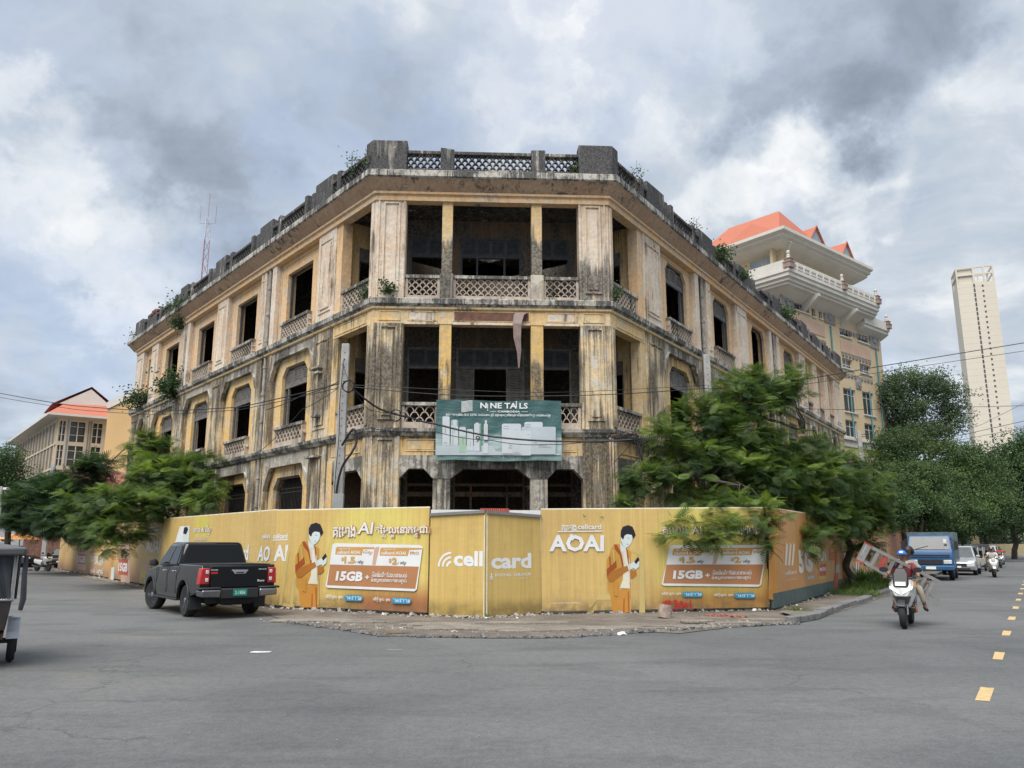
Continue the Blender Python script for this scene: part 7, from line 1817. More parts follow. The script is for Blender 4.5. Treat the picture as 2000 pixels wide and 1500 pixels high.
def side_glass(root, base, top, fr0, fr1, z0f, z1f, side, m, name='window', off=.004):
    """glass pane on the cab side: fractions along the belt / roof"""
    (a0, a1, ah, az), (b0, b1, bh, bz) = base, top
    def pt(fx, fz):
        xa = a0 + (a1 - a0) * fx; xb = b0 + (b1 - b0) * fx; return Vector((xa + (xb - xa) * fz, side * (ah + (bh - ah) * fz + off), az + (bz - az) * fz))
    return quadpart(root, name, m, [pt(fr0, z0f), pt(fr1, z0f), pt(fr1, z1f), pt(fr0, z1f)], .006, off=(0, side, 0))
def end_glass(root, base, top, front, z0f, z1f, mar, m, name):
    (a0, a1, ah, az), (b0, b1, bh, bz) = base, top; A_, B_ = (a1, b1) if front else (a0, b0); s = 1 if front else -1
    pt = lambda fy, fz: Vector((A_ + (B_ - A_) * fz + s * .006, (ah + (bh - ah) * fz - mar) * fy, az + (bz - az) * fz))
    return quadpart(root, name, m, [pt(-1, z0f), pt(1, z0f), pt(1, z1f), pt(-1, z1f)], .006, off=(s, 0, 0))
def car_text(root, body, x, y, z, w, h, m, face='rear', bold=.0):
    v, f = text_geo(body, bold, 0); a = np.array(v); x0, x1, y0, y1 = a[:, 0].min(), a[:, 0].max(), a[:, 1].min(), a[:, 1].max()
    s = -1 if face == 'rear' else 1
    mb = MB(); mb.add([(x, y + s * ((px - x0) / (x1 - x0) - .5) * w, z + (py - y0) / (y1 - y0) * h) for px, py in v], f); return mb.build('lettering', m, root, world=False)

# ---------------- black pickup
rl, rr_w, fl = gnd(365, 1205), gnd(490, 1200), gnd(288, 1188)
hd = math.atan2(fl[1] - rl[1], fl[0] - rl[0])
hd = R(128)
# origin at the middle of the rear axle; +x forward, +y left
pc = (rl[0] + .74 * math.cos(hd - R(90)) - .0, rl[1] + .74 * math.sin(hd - R(90)) + .12)
PK = thing('pickup_truck', 'black double-cab pickup truck parked against the left yellow hoarding', 'pickup', (pc[0], pc[1], 0), hd)
WB = 3.05; TR = .76; WR = .385
hwf = lambda x, z: (.93 - max(0, z - .95) * .12 - max(0, .62 - z) * .10) - (.05 if x > 3.7 else 0) - (.03 if x < -1.15 else 0)
arc = lambda cx, r: [(cx + r * math.cos(R(a)), WR + r * math.sin(R(a))) for a in range(170, 5, -15)]
prof = [(-1.18, .62), (-1.20, 1.16), (-1.14, 1.24), (.62, 1.25), (.66, 1.20), (2.42, 1.17), (2.75, 1.14), (3.55, 1.04), (3.84, .86), (3.90, .60), (3.86, .44), (3.55, .42)]
prof += [(WB + .47 * math.cos(R(a)), .42 + .45 * math.sin(R(a))) for a in range(0, 181, 18)]
prof += [(2.45, .40), (.55, .40)] + [(.47 * math.cos(R(a)), .42 + .45 * math.sin(R(a))) for a in range(0, 181, 18)] + [(-.60, .52)]
carbody(PK, prof, hwf, 'black_paint', None, bevel=.035)
mb = MB(); mb.box(-.9, 3.5, -.62, .62, .34, .80); mb.build('chassis', 'black_plastic', PK, world=False)
base, top = (.66, 2.80, .89, 1.17), (.80, 2.02, .73, 1.78)
g = greenhouse(PK, base, top, 'black_paint', bevel=.10)
# cab shape continues to a bed canopy-less rear window; the wide rear glass of the cab
end_glass(PK, base, top, False, .14, .88, .09, 'tint_glass', 'rear_window'); end_glass(PK, base, top, True, .08, .90, .08, 'tint_glass', 'windscreen')
for s in (-1, 1):
    side_glass(PK, base, top, .10, .44, .10, .84, s, 'tint_glass'); side_glass(PK, base, top, .47, .90, .10, .84, s, 'tint_glass')
    for k, (x0, x1) in enumerate([(.66, .675), (1.52, 1.535), (2.50, 2.515)]):
        mb = MB(); y = s * (hwf(1, .9) + .001); mb.box(x0, x1, y - .004, y + .003, .52, 1.16); mb.build('door_seam', 'black_plastic', PK, world=False)
    for x in (.92, 1.78):
        mb = MB(); mb.box(x, x + .17, s * .915 - .012, s * .915 + .035, 1.045, 1.075); mb.build('door_handle', 'chrome', PK, world=False, bevel=.01)
    mb = MB(); mb.box(.48, 2.5, s * .88 - .09, s * .88 + .09, .36, .41); mb.build('side_step', 'black_plastic', PK, world=False, bevel=.02)
    mb = MB(); mb.loft([[(2.36, s * .93, 1.19), (2.44, s * .93, 1.19), (2.44, s * .93, 1.26), (2.36, s * .93, 1.26)], [(2.30, s * 1.03, 1.16), (2.52, s * 1.03, 1.16), (2.50, s * 1.03, 1.36), (2.32, s * 1.03, 1.36)], [(2.32, s * 1.16, 1.19), (2.48, s * 1.16, 1.19), (2.46, s * 1.15, 1.33), (2.34, s * 1.15, 1.33)]]); mb.build('mirror', 'black_plastic', PK, world=False, bevel=.02)
    # tail lamp wraps the corner
    mb = MB(); y0, y1 = s * .70, s * .945
    mb.loft([[(-1.225, y0, .80), (-1.225, y1 - s * .03, .80), (-1.02, y1, .80), (-1.02, y0, .80)], [(-1.235, y0, 1.17), (-1.235, y1 - s * .05, 1.17), (-1.08, y1 - s * .02, 1.17), (-1.08, y0, 1.17)]])
    tl = mb.build('tail_lamp', 'red_lens', PK, world=False, bevel=.02)
    for z in (.86, 1.04): mb = MB(); mb.box(-1.25, -1.225, min(s * .73, s * .80), max(s * .73, s * .80), z, z + .085); mb.build('lamp_lens', 'clear_lens', tl, world=False, bevel=.01)
    # wheel arch lip
    for cx in (0, WB):
        mb = MB(); pts = [(cx + .485 * math.cos(R(a)), s * (hwf(cx, .6) + .004), .42 + .465 * math.sin(R(a))) for a in range(0, 181, 15)]; mb.tube(pts, .022, 6); mb.build('arch_flare', 'black_plastic', PK, smooth=True, world=False)
    mb = MB(); mb.box(-.56, -.53, s * .78 - .14, s * .78 + .14, .20, .58); mb.build('mud_flap', 'black_plastic', PK, world=False)
    mb = MB(); mb.loft([[(3.86, s * .55, .76), (3.86, s * .86, .76), (3.45, s * .90, .90), (3.60, s * .55, .95)], [(3.80, s * .55, .90), (3.78, s * .84, .90), (3.42, s * .89, 1.0), (3.55, s * .55, 1.02)]]); mb.build('headlight', 'clear_lens', PK, world=False, bevel=.01)
    # chrome bumper corners
    mb = MB(); ya, yb = s * .46, s * .96
    mb.loft([[(-1.36, ya, .50), (-1.36, yb - s * .06, .52), (-1.10, yb, .54), (-1.10, ya, .50)], [(-1.38, ya, .68), (-1.38, yb - s * .07, .68), (-1.12, yb, .68), (-1.12, ya, .68)]]); mb.build('bumper_corner', 'chrome_dark' if 'chrome_dark' in MATS else mat('chrome_dark', (.30, .30, .31), .18, 1.0) and 'chrome_dark', PK, world=False, bevel=.03)
    mb = MB(); mb.box(-1.37, -1.12, min(ya, yb), max(ya, yb), .685, .735); mb.build('bumper_top', 'black_plastic', PK, world=False, bevel=.02)
mb = MB(); mb.box(-1.34, -1.15, -.455, .455, .47, .70); mb.build('bumper', 'black_plastic', PK, world=False, bevel=.02)
mb = MB(); mb.box(-1.228, -1.20, -.68, .68, .72, 1.215); tg = mb.build('tailgate', 'black_paint', PK, world=False, bevel=.02)
mb = MB(); mb.prism([(-.20, 1.125), (.20, 1.125), (.13, 1.03), (-.13, 1.03)], -1.262, -1.229, lambda a, w, z: (w, a, z)); mb.build('tailgate_handle', 'chrome', tg, world=False, bevel=.008)
mb = MB(); mb.box(-1.268, -1.262, -.09, .09, 1.045, 1.075); mb.build('handle_recess', 'black_plastic', tg, world=False)
mat('plate_green', (0.0, .22, .15), .4, var=.05)
mb = MB(); mb.box(-1.352, -1.341, -.165, .165, .53, .68); pl_ = mb.build('number_plate', 'plate_green', PK, world=False)
car_text(pl_, '2-1806', -1.3535, 0, .565, .24, .08, 'print_white')
car_text(tg, 'TOYOTA', -1.2295, .60, 1.115, .17, .028, 'print_white', bold=.02); car_text(tg, 'DIFF LOCK', -1.2295, -.56, 1.12, .2, .028, 'print_white', bold=.01); car_text(tg, 'Revo', -1.2295, -.53, .84, .17, .05, 'print_white', bold=.02)
mb = MB(); mb.box(-1.2305, -1.229, .52, .68, 1.04, 1.085); mb.build('red_badge', 'red_lens', tg, world=False)
quadpart(PK, 'bed_cover', 'black_plastic', [(-1.1, -.80, 1.245), (.6, -.80, 1.245), (.6, .80, 1.245), (-1.1, .80, 1.245)], .012, off=(0, 0, 1))
for s in (-1, 1): wheel(PK, 0, s * TR, WR, .25, 'alloy', 6, 0, s); wheel(PK, WB, s * TR, WR, .25, 'alloy', 6, R(14), s)
mb = MB(); mb.tube([(.02, -.7, .36), (.02, .7, .36)], .06, 8); mb.build('axle', 'black_plastic', PK, world=False)
mb = MB(); mb.box(-1.12, -.7, -.45, .35, .30, .55); mb.build('spare_wheel', 'tyre', PK, world=False, bevel=.1)

# ---------------- smaller cars
def small_car(name, label, cat, loc, rz, paint, kind='suv', group=None, dark=False, front=True):
    c = thing(name, label, cat, (loc[0], loc[1], 0), rz, group)   # origin centre; +x forward
    L, Wd, H = {'suv': (4.5, 1.84, 1.66), 'van': (4.3, 1.70, 1.58), 'hatch': (4.1, 1.72, 1.5)}[kind]; r = .345; fx, rx = L / 2 - .85, -L / 2 + .78; belt = .98 if kind == 'suv' else .92
    hw = lambda x, z: Wd / 2 - max(0, z - .7) * .10 - (.06 if abs(x) > L / 2 - .2 else 0)
    p = [(-L / 2 + .02, .38), (-L / 2, .72), (-L / 2 + .10, belt), (fx - .55, belt + .03), (fx + .35, belt - .10), (L / 2 - .06, .72), (L / 2, .50), (L / 2 - .06, .30), (fx + r + .12, .28)]
    ar = lambda cx: [(cx + (r + .06) * math.cos(R(a)), .34 + (r + .05) * math.sin(R(a))) for a in range(0, 181, 22)]
    p += ar(fx) + ar(rx) + [(-L / 2 + .1, .32)]
    carbody(c, p, hw, paint, None, .05)
    base = (-L / 2 + .14, fx - .30, Wd / 2 - .06, belt - .01); top = (-L / 2 + (.45 if kind != 'van' else .28), fx - 1.05 + (.1 if kind == 'suv' else .25), Wd / 2 - .24, H)
    greenhouse(c, base, top, paint, bevel=.07)
    end_glass(c, base, top, True, .06, .90, .07, 'grey_glass' if not dark else 'tint_glass', 'windscreen'); end_glass(c, base, top, False, .12, .86, .12, 'tint_glass', 'rear_window')
    for s in (-1, 1):
        for (a, b_) in ((.06, .30), (.33, .60), (.63, .90)): side_glass(c, base, top, a, b_, .10, .84, s, 'tint_glass')
        mb = MB(); mb.loft([[(fx - .85, s * (Wd / 2 - .04), belt + .03), (fx - .70, s * (Wd / 2 - .04), belt + .03), (fx - .70, s * (Wd / 2 - .04), belt + .16), (fx - .85, s * (Wd / 2 - .04), belt + .16)], [(fx - .85, s * (Wd / 2 + .14), belt + .03), (fx - .74, s * (Wd / 2 + .14), belt + .03), (fx - .74, s * (Wd / 2 + .14), belt + .16), (fx - .85, s * (Wd / 2 + .14), belt + .16)]]); mb.build('mirror', paint, c, world=False, bevel=.02)
        mb = MB(); mb.loft([[(L / 2 + .005, s * .50, .66), (L / 2 - .02, s * (Wd / 2 - .10), .70), (L / 2 - .35, s * (Wd / 2 - .01), .80), (L / 2 - .3, s * .5, .80)], [(L / 2 - .03, s * .50, .76), (L / 2 - .06, s * (Wd / 2 - .12), .80), (L / 2 - .38, s * (Wd / 2 - .02), .86), (L / 2 - .33, s * .5, .86)]]); mb.build('headlight', 'clear_lens', c, world=False, bevel=.01)
        mb = MB(); mb.box(-L / 2 - .015, -L / 2 + .05, min(s * .55, s * (Wd / 2 - .09)), max(s * .55, s * (Wd / 2 - .09)), .70, .86); mb.build('tail_lamp', 'red_lens', c, world=False, bevel=.01)
        wheel(c, fx, s * (Wd / 2 - .12), r, .21, 'alloy', 5, 0, s, False); wheel(c, rx, s * (Wd / 2 - .12), r, .21, 'alloy', 5, 0, s, False)
        if kind == 'suv': mb = MB(); mb.tube([(-1.4, s * .62, H + .01), (-1.2, s * .62, H + .06), (.2, s * .62, H + .06), (.4, s * .62, H + .01)], .018, 5); mb.build('roof_rail', 'alloy', c, world=False)
    mb = MB(); mb.box(L / 2 - .05, L / 2 + .012, -.46, .46, .50, .68); mb.build('grille', 'black_plastic', c, world=False, bevel=.01)
    mb = MB(); mb.box(L / 2 - .10, L / 2 + .008, -.62, .62, .32, .42); mb.build('air_intake', 'black_plastic', c, world=False, bevel=.01)
    mb = MB(); mb.box(L / 2 + .012, L / 2 + .022, -.17, .17, .43, .53); mb.build('number_plate', 'print_white', c, world=False)
    mb = MB(); mb.box(-L / 2 + .3, L / 2 - .3, -Wd / 2 + .22, Wd / 2 - .22, .2, .5); mb.build('chassis', 'black_plastic', c, world=False)
    return c
sdir = math.atan2(-FR_D[1], -FR_D[0])     # facing the camera along the right street
def street(px, py, Y): x, y, z = atY(px, py, Y); return (x, y)
small_car('parked_car', 'silver sport utility car parked directly behind the blue truck', 'car', (27.0, 48.6), sdir, 'silver_paint', 'suv', 'cars parked along the right kerb')
small_car('parked_car', 'farthest white sport utility car in the parked row on the right street', 'car', (39.1, 66.5), sdir, 'white_paint', 'suv', 'cars parked along the right kerb')
small_car('parked_car', 'white hatchback half hidden behind the parked three-wheelers', 'car', (43.2, 72.6), sdir, 'white_paint', 'hatch', 'cars parked along the right kerb')
x, y = gnd(1992, 1098); small_car('white_car', 'silver-white hatchback driving towards the camera at the right edge', 'car', (x + .6, y - 12.5 + 1.5), sdir - R(2), 'white_paint', 'van')
x, y = gnd(62, 1098); k_ = .78
small_car('parked_car', 'black sport utility car parked nose-right before the grey wall at far left', 'car', (x * k_ - 1.0, y * k_), R(-28), 'black_paint', 'suv', 'cars parked at far left', dark=True)
small_car('parked_car', 'white car mostly hidden behind the black car at far left', 'car', (x * k_ + 2.6, y * k_ + 5.5), R(-20), 'white_paint', 'suv', 'cars parked at far left')
small_car('parked_car', 'second dark car under the left trees, with a pale number plate', 'car', (x * k_ + 3.4, y * k_ - 1.5), R(-70), 'black_paint', 'hatch', 'cars parked at far left', dark=True)

# ---------------- blue truck
tf = gnd(1848, 1134); tc = (21.15, 40.7)
tdir = sdir + R(3)
mat('truck_glass', (.045, .05, .05), .15, var=.2)
TK = thing('blue_truck', 'blue flat-faced light truck with a slatted cargo cage parked on the right', 'truck', (tc[0], tc[1], 0), tdir)   # origin: middle of the front axle
mb = MB(); rgs = [[(.95, -.92, .48), (.95, .92, .48), (-.85, .92, .48), (-.85, -.92, .48)], [(1.0, -.93, .95), (1.0, .93, .95), (-.85, .93, .95), (-.85, -.93, .95)], [(.92, -.92, 1.32), (.92, .92, 1.32), (-.85, .92, 1.32), (-.85, -.92, 1.32)], [(.55, -.83, 1.98), (.55, .83, 1.98), (-.82, .84, 1.98), (-.82, -.84, 1.98)]]
mb.loft(rgs); cab = mb.build('cab', 'blue_paint', TK, world=False, bevel=.05)
quadpart(TK, 'windscreen', 'truck_glass', [(.915, -.80, 1.36), (.915, .80, 1.36), (.60, .74, 1.90), (.60, -.74, 1.90)], .012, off=(1, 0, 0))
for s in (-1, 1):
    quadpart(TK, 'window', 'tint_glass', [(.55, s * .915, 1.36), (-.45, s * .915, 1.36), (-.45, s * .855, 1.88), (.38, s * .855, 1.88)], .01, off=(0, s, 0))
    mb = MB(); mb.box(.70, .90, min(s * .98, s * 1.14), max(s * .98, s * 1.14), 1.35, 1.72); mb.tube([(.8, s * .9, 1.3), (.8, s * 1.05, 1.36)], .015, 4); mb.tube([(.7, s * .86, 1.85), (.8, s * 1.05, 1.7)], .015, 4); mb.build('mirror', 'black_plastic', TK, world=False)
    mb = MB(); mb.box(.985, 1.012, min(s * .52, s * .84), max(s * .52, s * .84), .74, .90); mb.build('headlight', 'clear_lens', TK, world=False, bevel=.01)
    wheel(TK, 0, s * .76, .37, .21, 'white_paint', 5, 0, s, False)
    wheel(TK, -2.6, s * .72, .37, .36, 'white_paint', 5, 0, s, False)
for z in (1.0, 1.1): mb = MB(); mb.box(.985, 1.008, -.78, .78, z, z + .03); mb.build('front_groove', 'black_plastic', TK, world=False)
mb = MB(); mb.box(.98, 1.02, -.48, .48, .72, .92); mb.build('grille', 'black_plastic', TK, world=False)
mb = MB(); mb.box(.96, 1.10, -.93, .93, .46, .66); mb.build('bumper', 'blue_paint', TK, world=False, bevel=.03)
mb = MB(); mb.box(1.10, 1.112, -.2, .2, .50, .62); mb.build('number_plate', 'print_white', TK, world=False)
mb = MB(); mb.tube([(.93, -.55, 1.38), (.85, -.05, 1.52)], .012, 4); mb.build('wiper', 'black_plastic', TK, world=False)
mb = MB(); mb.box(.918, .925, .58, .70, 1.66, 1.82); mb.build('sticker', 'print_white', TK, world=False)
mb = MB(); mb.box(-4.2, .7, -.35, .35, .42, .62); mb.build('chassis', 'black_plastic', TK, world=False)
mb = MB(); mb.box(-4.4, -.92, -1.0, 1.0, .80, .90); mb.build('cargo_bed', 'grey_wall', TK, world=False, bevel=.01)
mat('cage', (.10, .14, .16), .7, var=.3, dirt=.4)
for s in (-1, 1):
    for k in range(10): x_ = -4.38 + k * .38; mb = MB(); mb.box(x_, x_ + .05, s * .98 - .02, s * .98 + .02, .9, 2.15); mb.build('cage_post', 'cage', TK, world=False)
    for k in range(6): z_ = 1.05 + k * .21; mb = MB(); mb.box(-4.4, -.94, s * .965 - .01, s * .965 + .01, z_, z_ + .05); mb.build('cage_rail', 'cage', TK, world=False)
for k in range(5): z_ = 1.2 + k * .22; mb = MB(); mb.box(-.97, -.94, -.98, .98, z_, z_ + .05); mb.build('cage_rail', 'cage', TK, world=False)
mb = MB()
for p_ in ([(-.6, -.85, 2.12), (.35, -.82, 2.12)], [(-.6, .85, 2.12), (.35, .82, 2.12)], [(.35, -.82, 2.12), (.35, .82, 2.12)], [(-.1, -.83, 2.12), (-.1, .83, 2.12)], [(-.6, -.85, 2.12), (-.6, .85, 2.12)], [(.3, -.8, 1.98), (.3, -.8, 2.12)], [(.3, .8, 1.98), (.3, .8, 2.12)]): mb.tube(p_, .02, 4)
mb.build('roof_rack', 'cage', TK, world=False)
mb = MB(); mb.box(-.92, -.86, -.95, .95, .55, 2.15); mb.build('headboard', 'cage', TK, world=False)

TK.scale = (1.1, 1.1, 1.1)
# ---------------- three-wheelers parked further on
def three_wheeler(label, loc, rz, m, group=None):
    t = thing('three_wheeler', label, 'three-wheeler', (loc[0], loc[1], 0), rz, group)
    mb = MB(); mb.loft([[(1.25, -.25, .35), (1.25, .25, .35), (-1.2, .62, .35), (-1.2, -.62, .35)], [(1.2, -.32, .85), (1.2, .32, .85), (-1.2, .65, .9), (-1.2, -.65, .9)]]); mb.build('body', m, t, world=False, bevel=.06)
    mb = MB(); mb.loft([[(1.05, -.45, 1.55), (1.05, .45, 1.55), (-1.2, .66, 1.62), (-1.2, -.66, 1.62)], [(.95, -.4, 1.72), (.95, .4, 1.72), (-1.1, .6, 1.78), (-1.1, -.6, 1.78)]]); mb.build('canopy', 'black_plastic', t, world=False, bevel=.05)
    for (x_, y_) in ((1.1, .38), (1.1, -.38), (-1.15, .62), (-1.15, -.62), (0, .6), (0, -.6)): mb = MB(); mb.tube([(x_, y_, .8), (x_ * .96, y_, 1.6)], .025, 5); mb.build('roof_post', m, t, world=False)
    quadpart(t, 'windscreen', 'grey_glass', [(1.22, -.32, .9), (1.22, .32, .9), (1.04, .40, 1.52), (1.04, -.40, 1.52)], .01, off=(1, 0, 0))
    mb = MB(); mb.box(-.8, .1, -.5, .5, .85, 1.0); mb.box(-.95, -.8, -.5, .5, .85, 1.35); mb.build('seat', 'black_plastic', t, world=False, bevel=.03)
    mb = MB(); mb.lathe([(.08, 1.22), (.08, 1.27), (.03, 1.29)], 10, lambda a, b_, c: (c, a, b_ + .68)); mb.build('headlight', 'clear_lens', t, world=False)
    wheel(t, 1.05, 0, .24, .12, 'alloy', 4, 0, 1, False)
    for s in (-1, 1): wheel(t, -.85, s * .60, .25, .13, 'alloy', 4, 0, s, False)
    return t
mat('cream_paint', (.55, .50, .40), .45, coat=.3); mat('maroon_paint', (.09, .02, .02), .4, coat=.3)
gp = 'three-wheelers parked along the right kerb'
three_wheeler('cream three-wheeler taxi parked just behind the silver car', (30.8, 53.9), sdir, 'cream_paint', gp)
three_wheeler('maroon three-wheeler taxi second in line behind the silver car', (33.6, 58.0), sdir, 'maroon_paint', gp)

# ---------------- passenger trailer cut by the left edge
tw = gnd(40, 1292); thd = R(121)
TT = thing('tuk_tuk', 'dark tuk-tuk carriage with a grey canopy cut off by the left edge', 'tuk-tuk', (tw[0] - .12, tw[1], 0), thd)  # origin under the right wheel, +y to its left, +x away from the camera
mat('canopy_grey', (.10, .10, .10), .7, var=.15, dirt=.2); mat('curtain_dark', (.035, .04, .045), .8, var=.2); mat('trailer_side', (.05, .042, .042), .45, var=.2, dirt=.3); mat('dirty_white', (.30, .29, .28), .6, var=.1, dirt=.3)
wheel(TT, 0, .04, .30, .11, 'alloy', 8, 0, -1); wheel(TT, 0, 1.36, .30, .11, 'alloy', 8, 0, 1)
mb = MB(); mb.loft([[(-.85, .14, .52), (.9, .14, .52), (.9, 1.26, .52), (-.85, 1.26, .52)], [(-.95, .10, .92), (1.0, .10, .92), (1.0, 1.30, .92), (-.95, 1.30, .92)]]); mb.build('tub', 'trailer_side', TT, world=False, bevel=.02)
mb = MB(); mb.tube([(-.97, .08, .95), (1.0, .08, .95), (1.0, 1.32, .95), (-.97, 1.32, .95), (-.97, .08, .95)], .022, 6); mb.build('chrome_rail', 'chrome', TT, world=False)
for (x_, y_) in ((-.9, .1), (.92, .1), (-.9, 1.3), (.92, 1.3)): mb = MB(); mb.box(x_ - .025, x_ + .025, y_ - .025, y_ + .025, .92, 1.58); mb.build('canopy_post', 'dirty_white', TT, world=False)
mb = MB(); mb.loft([[(-1.05, .0, 1.56), (1.15, -.06, 1.56), (1.15, 1.46, 1.56), (-1.15, 1.46, 1.56)], [(-1.12, -.02, 1.66), (1.12, -.02, 1.66), (1.12, 1.42, 1.66), (-1.12, 1.42, 1.66)], [(-.8, .35, 1.73), (.8, .35, 1.73), (.8, 1.05, 1.73), (-.8, 1.05, 1.73)]]); mb.build('canopy', 'canopy_grey', TT, world=False, bevel=.03)
mb = MB()
for (xa, xb) in ((-.88, -.45),):
    v = []
    for i in range(9):
        f_ = i / 8; x_ = xa + (xb - xa) * f_; v += [(x_ + .0, .06 + .02 * math.sin(i * 2.2), 1.56), (xa + (x_ - xa) * .25 + .03, .07 + .03 * math.sin(i * 2.2), .95)]
    mb.add(v, [(2 * i, 2 * i + 2, 2 * i + 3, 2 * i + 1) for i in range(8)])
v = []
for i in range(12):
    f_ = i / 11; y_ = .10 + .75 * f_; v += [(-.93 + .02 * math.sin(i * 1.9), y_, 1.56), (-.93 + .03 * math.sin(i * 1.9), .10 + .62 * f_ * f_, .97)]
mb.add(v, [(2 * i, 2 * i + 2, 2 * i + 3, 2 * i + 1) for i in range(11)]); mb.build('curtain', 'curtain_dark', TT, world=False)
mb = MB(); mb.tube([(-.93, -.02, 1.56), (-.95, -.02, 1.3), (-.95, -.04, .95), (-.93, -.02, .80)], [.03, .035, .04, .03], 6); mb.build('side_curtain', 'curtain_dark', TT, smooth=True, world=False)
mb = MB(); mb.box(-.6, .0, .2, 1.2, .95, 1.1); mb.box(.0, .12, .2, 1.2, .95, 1.45); mb.build('seat', 'maroon_paint', TT, world=False, bevel=.04)
pts = [(.36 * math.cos(R(a)), .30 + .36 * math.sin(R(a))) for a in range(10, 171, 16)]; pt2 = [(.34 * math.cos(R(a)), .30 + .34 * math.sin(R(a))) for a in range(170, 9, -16)]
for y_ in (-.04, 1.30): mb = MB(); mb.prism(pts + pt2, y_, y_ + .16); mb.build('mudguard', 'alloy', TT, world=False)
mb = MB(); mb.box(-1.0, .9, .3, .36, .42, .50); mb.box(-1.0, .9, 1.04, 1.10, .42, .50); mb.box(-.1, .1, .02, 1.38, .28, .34); mb.build('chassis', 'rust_iron', TT, world=False)
for k in range(3): mb = MB(); mb.box(-.4 - .1 * k, .4 + .1 * k, .16, .21, .36 + .03 * k, .38 + .03 * k); mb.build('leaf_spring', 'rust_brown', TT, world=False)
mb = MB(); mb.box(-1.0, -.96, .55, 1.0, .56, .86); mb.build('number_board', 'dirty_white', TT, world=False)

# ---------------- market umbrella, parked motorbike at far left
x, y, z = atY(22, 1050, 55); um_ = thing('market_umbrella', 'orange and white market umbrella over the far left roadside', 'umbrella', (x, y, 0))
mat('umbrella_orange', (.62, .26, .06), .7, var=.15); mat('umbrella_pale', (.55, .52, .45), .7, var=.15)
mb = MB(); mb.lathe([(1.35, z - .12), (.7, z + .12), (.05, z + .38)], 10, lambda a, b_, c: (x + a + .6, y + b_, c)); mb.build('canopy', 'umbrella_orange', um_)
mb = MB(); mb.lathe([(1.25, z - .25), (.7, z - .06), (.05, z + .1)], 10, lambda a, b_, c: (x + a - .9, y + b_ - .4, c)); mb.build('canopy', 'umbrella_pale', um_)
mb = MB(); mb.tube([(x + .6, y, 0), (x + .6, y, z + .3)], .03, 5); mb.build('pole', 'rust_iron', um_); mb = MB(); mb.tube([(x - .9, y - .4, 0), (x - .9, y - .4, z)], .03, 5); mb.build('pole', 'rust_iron', um_)
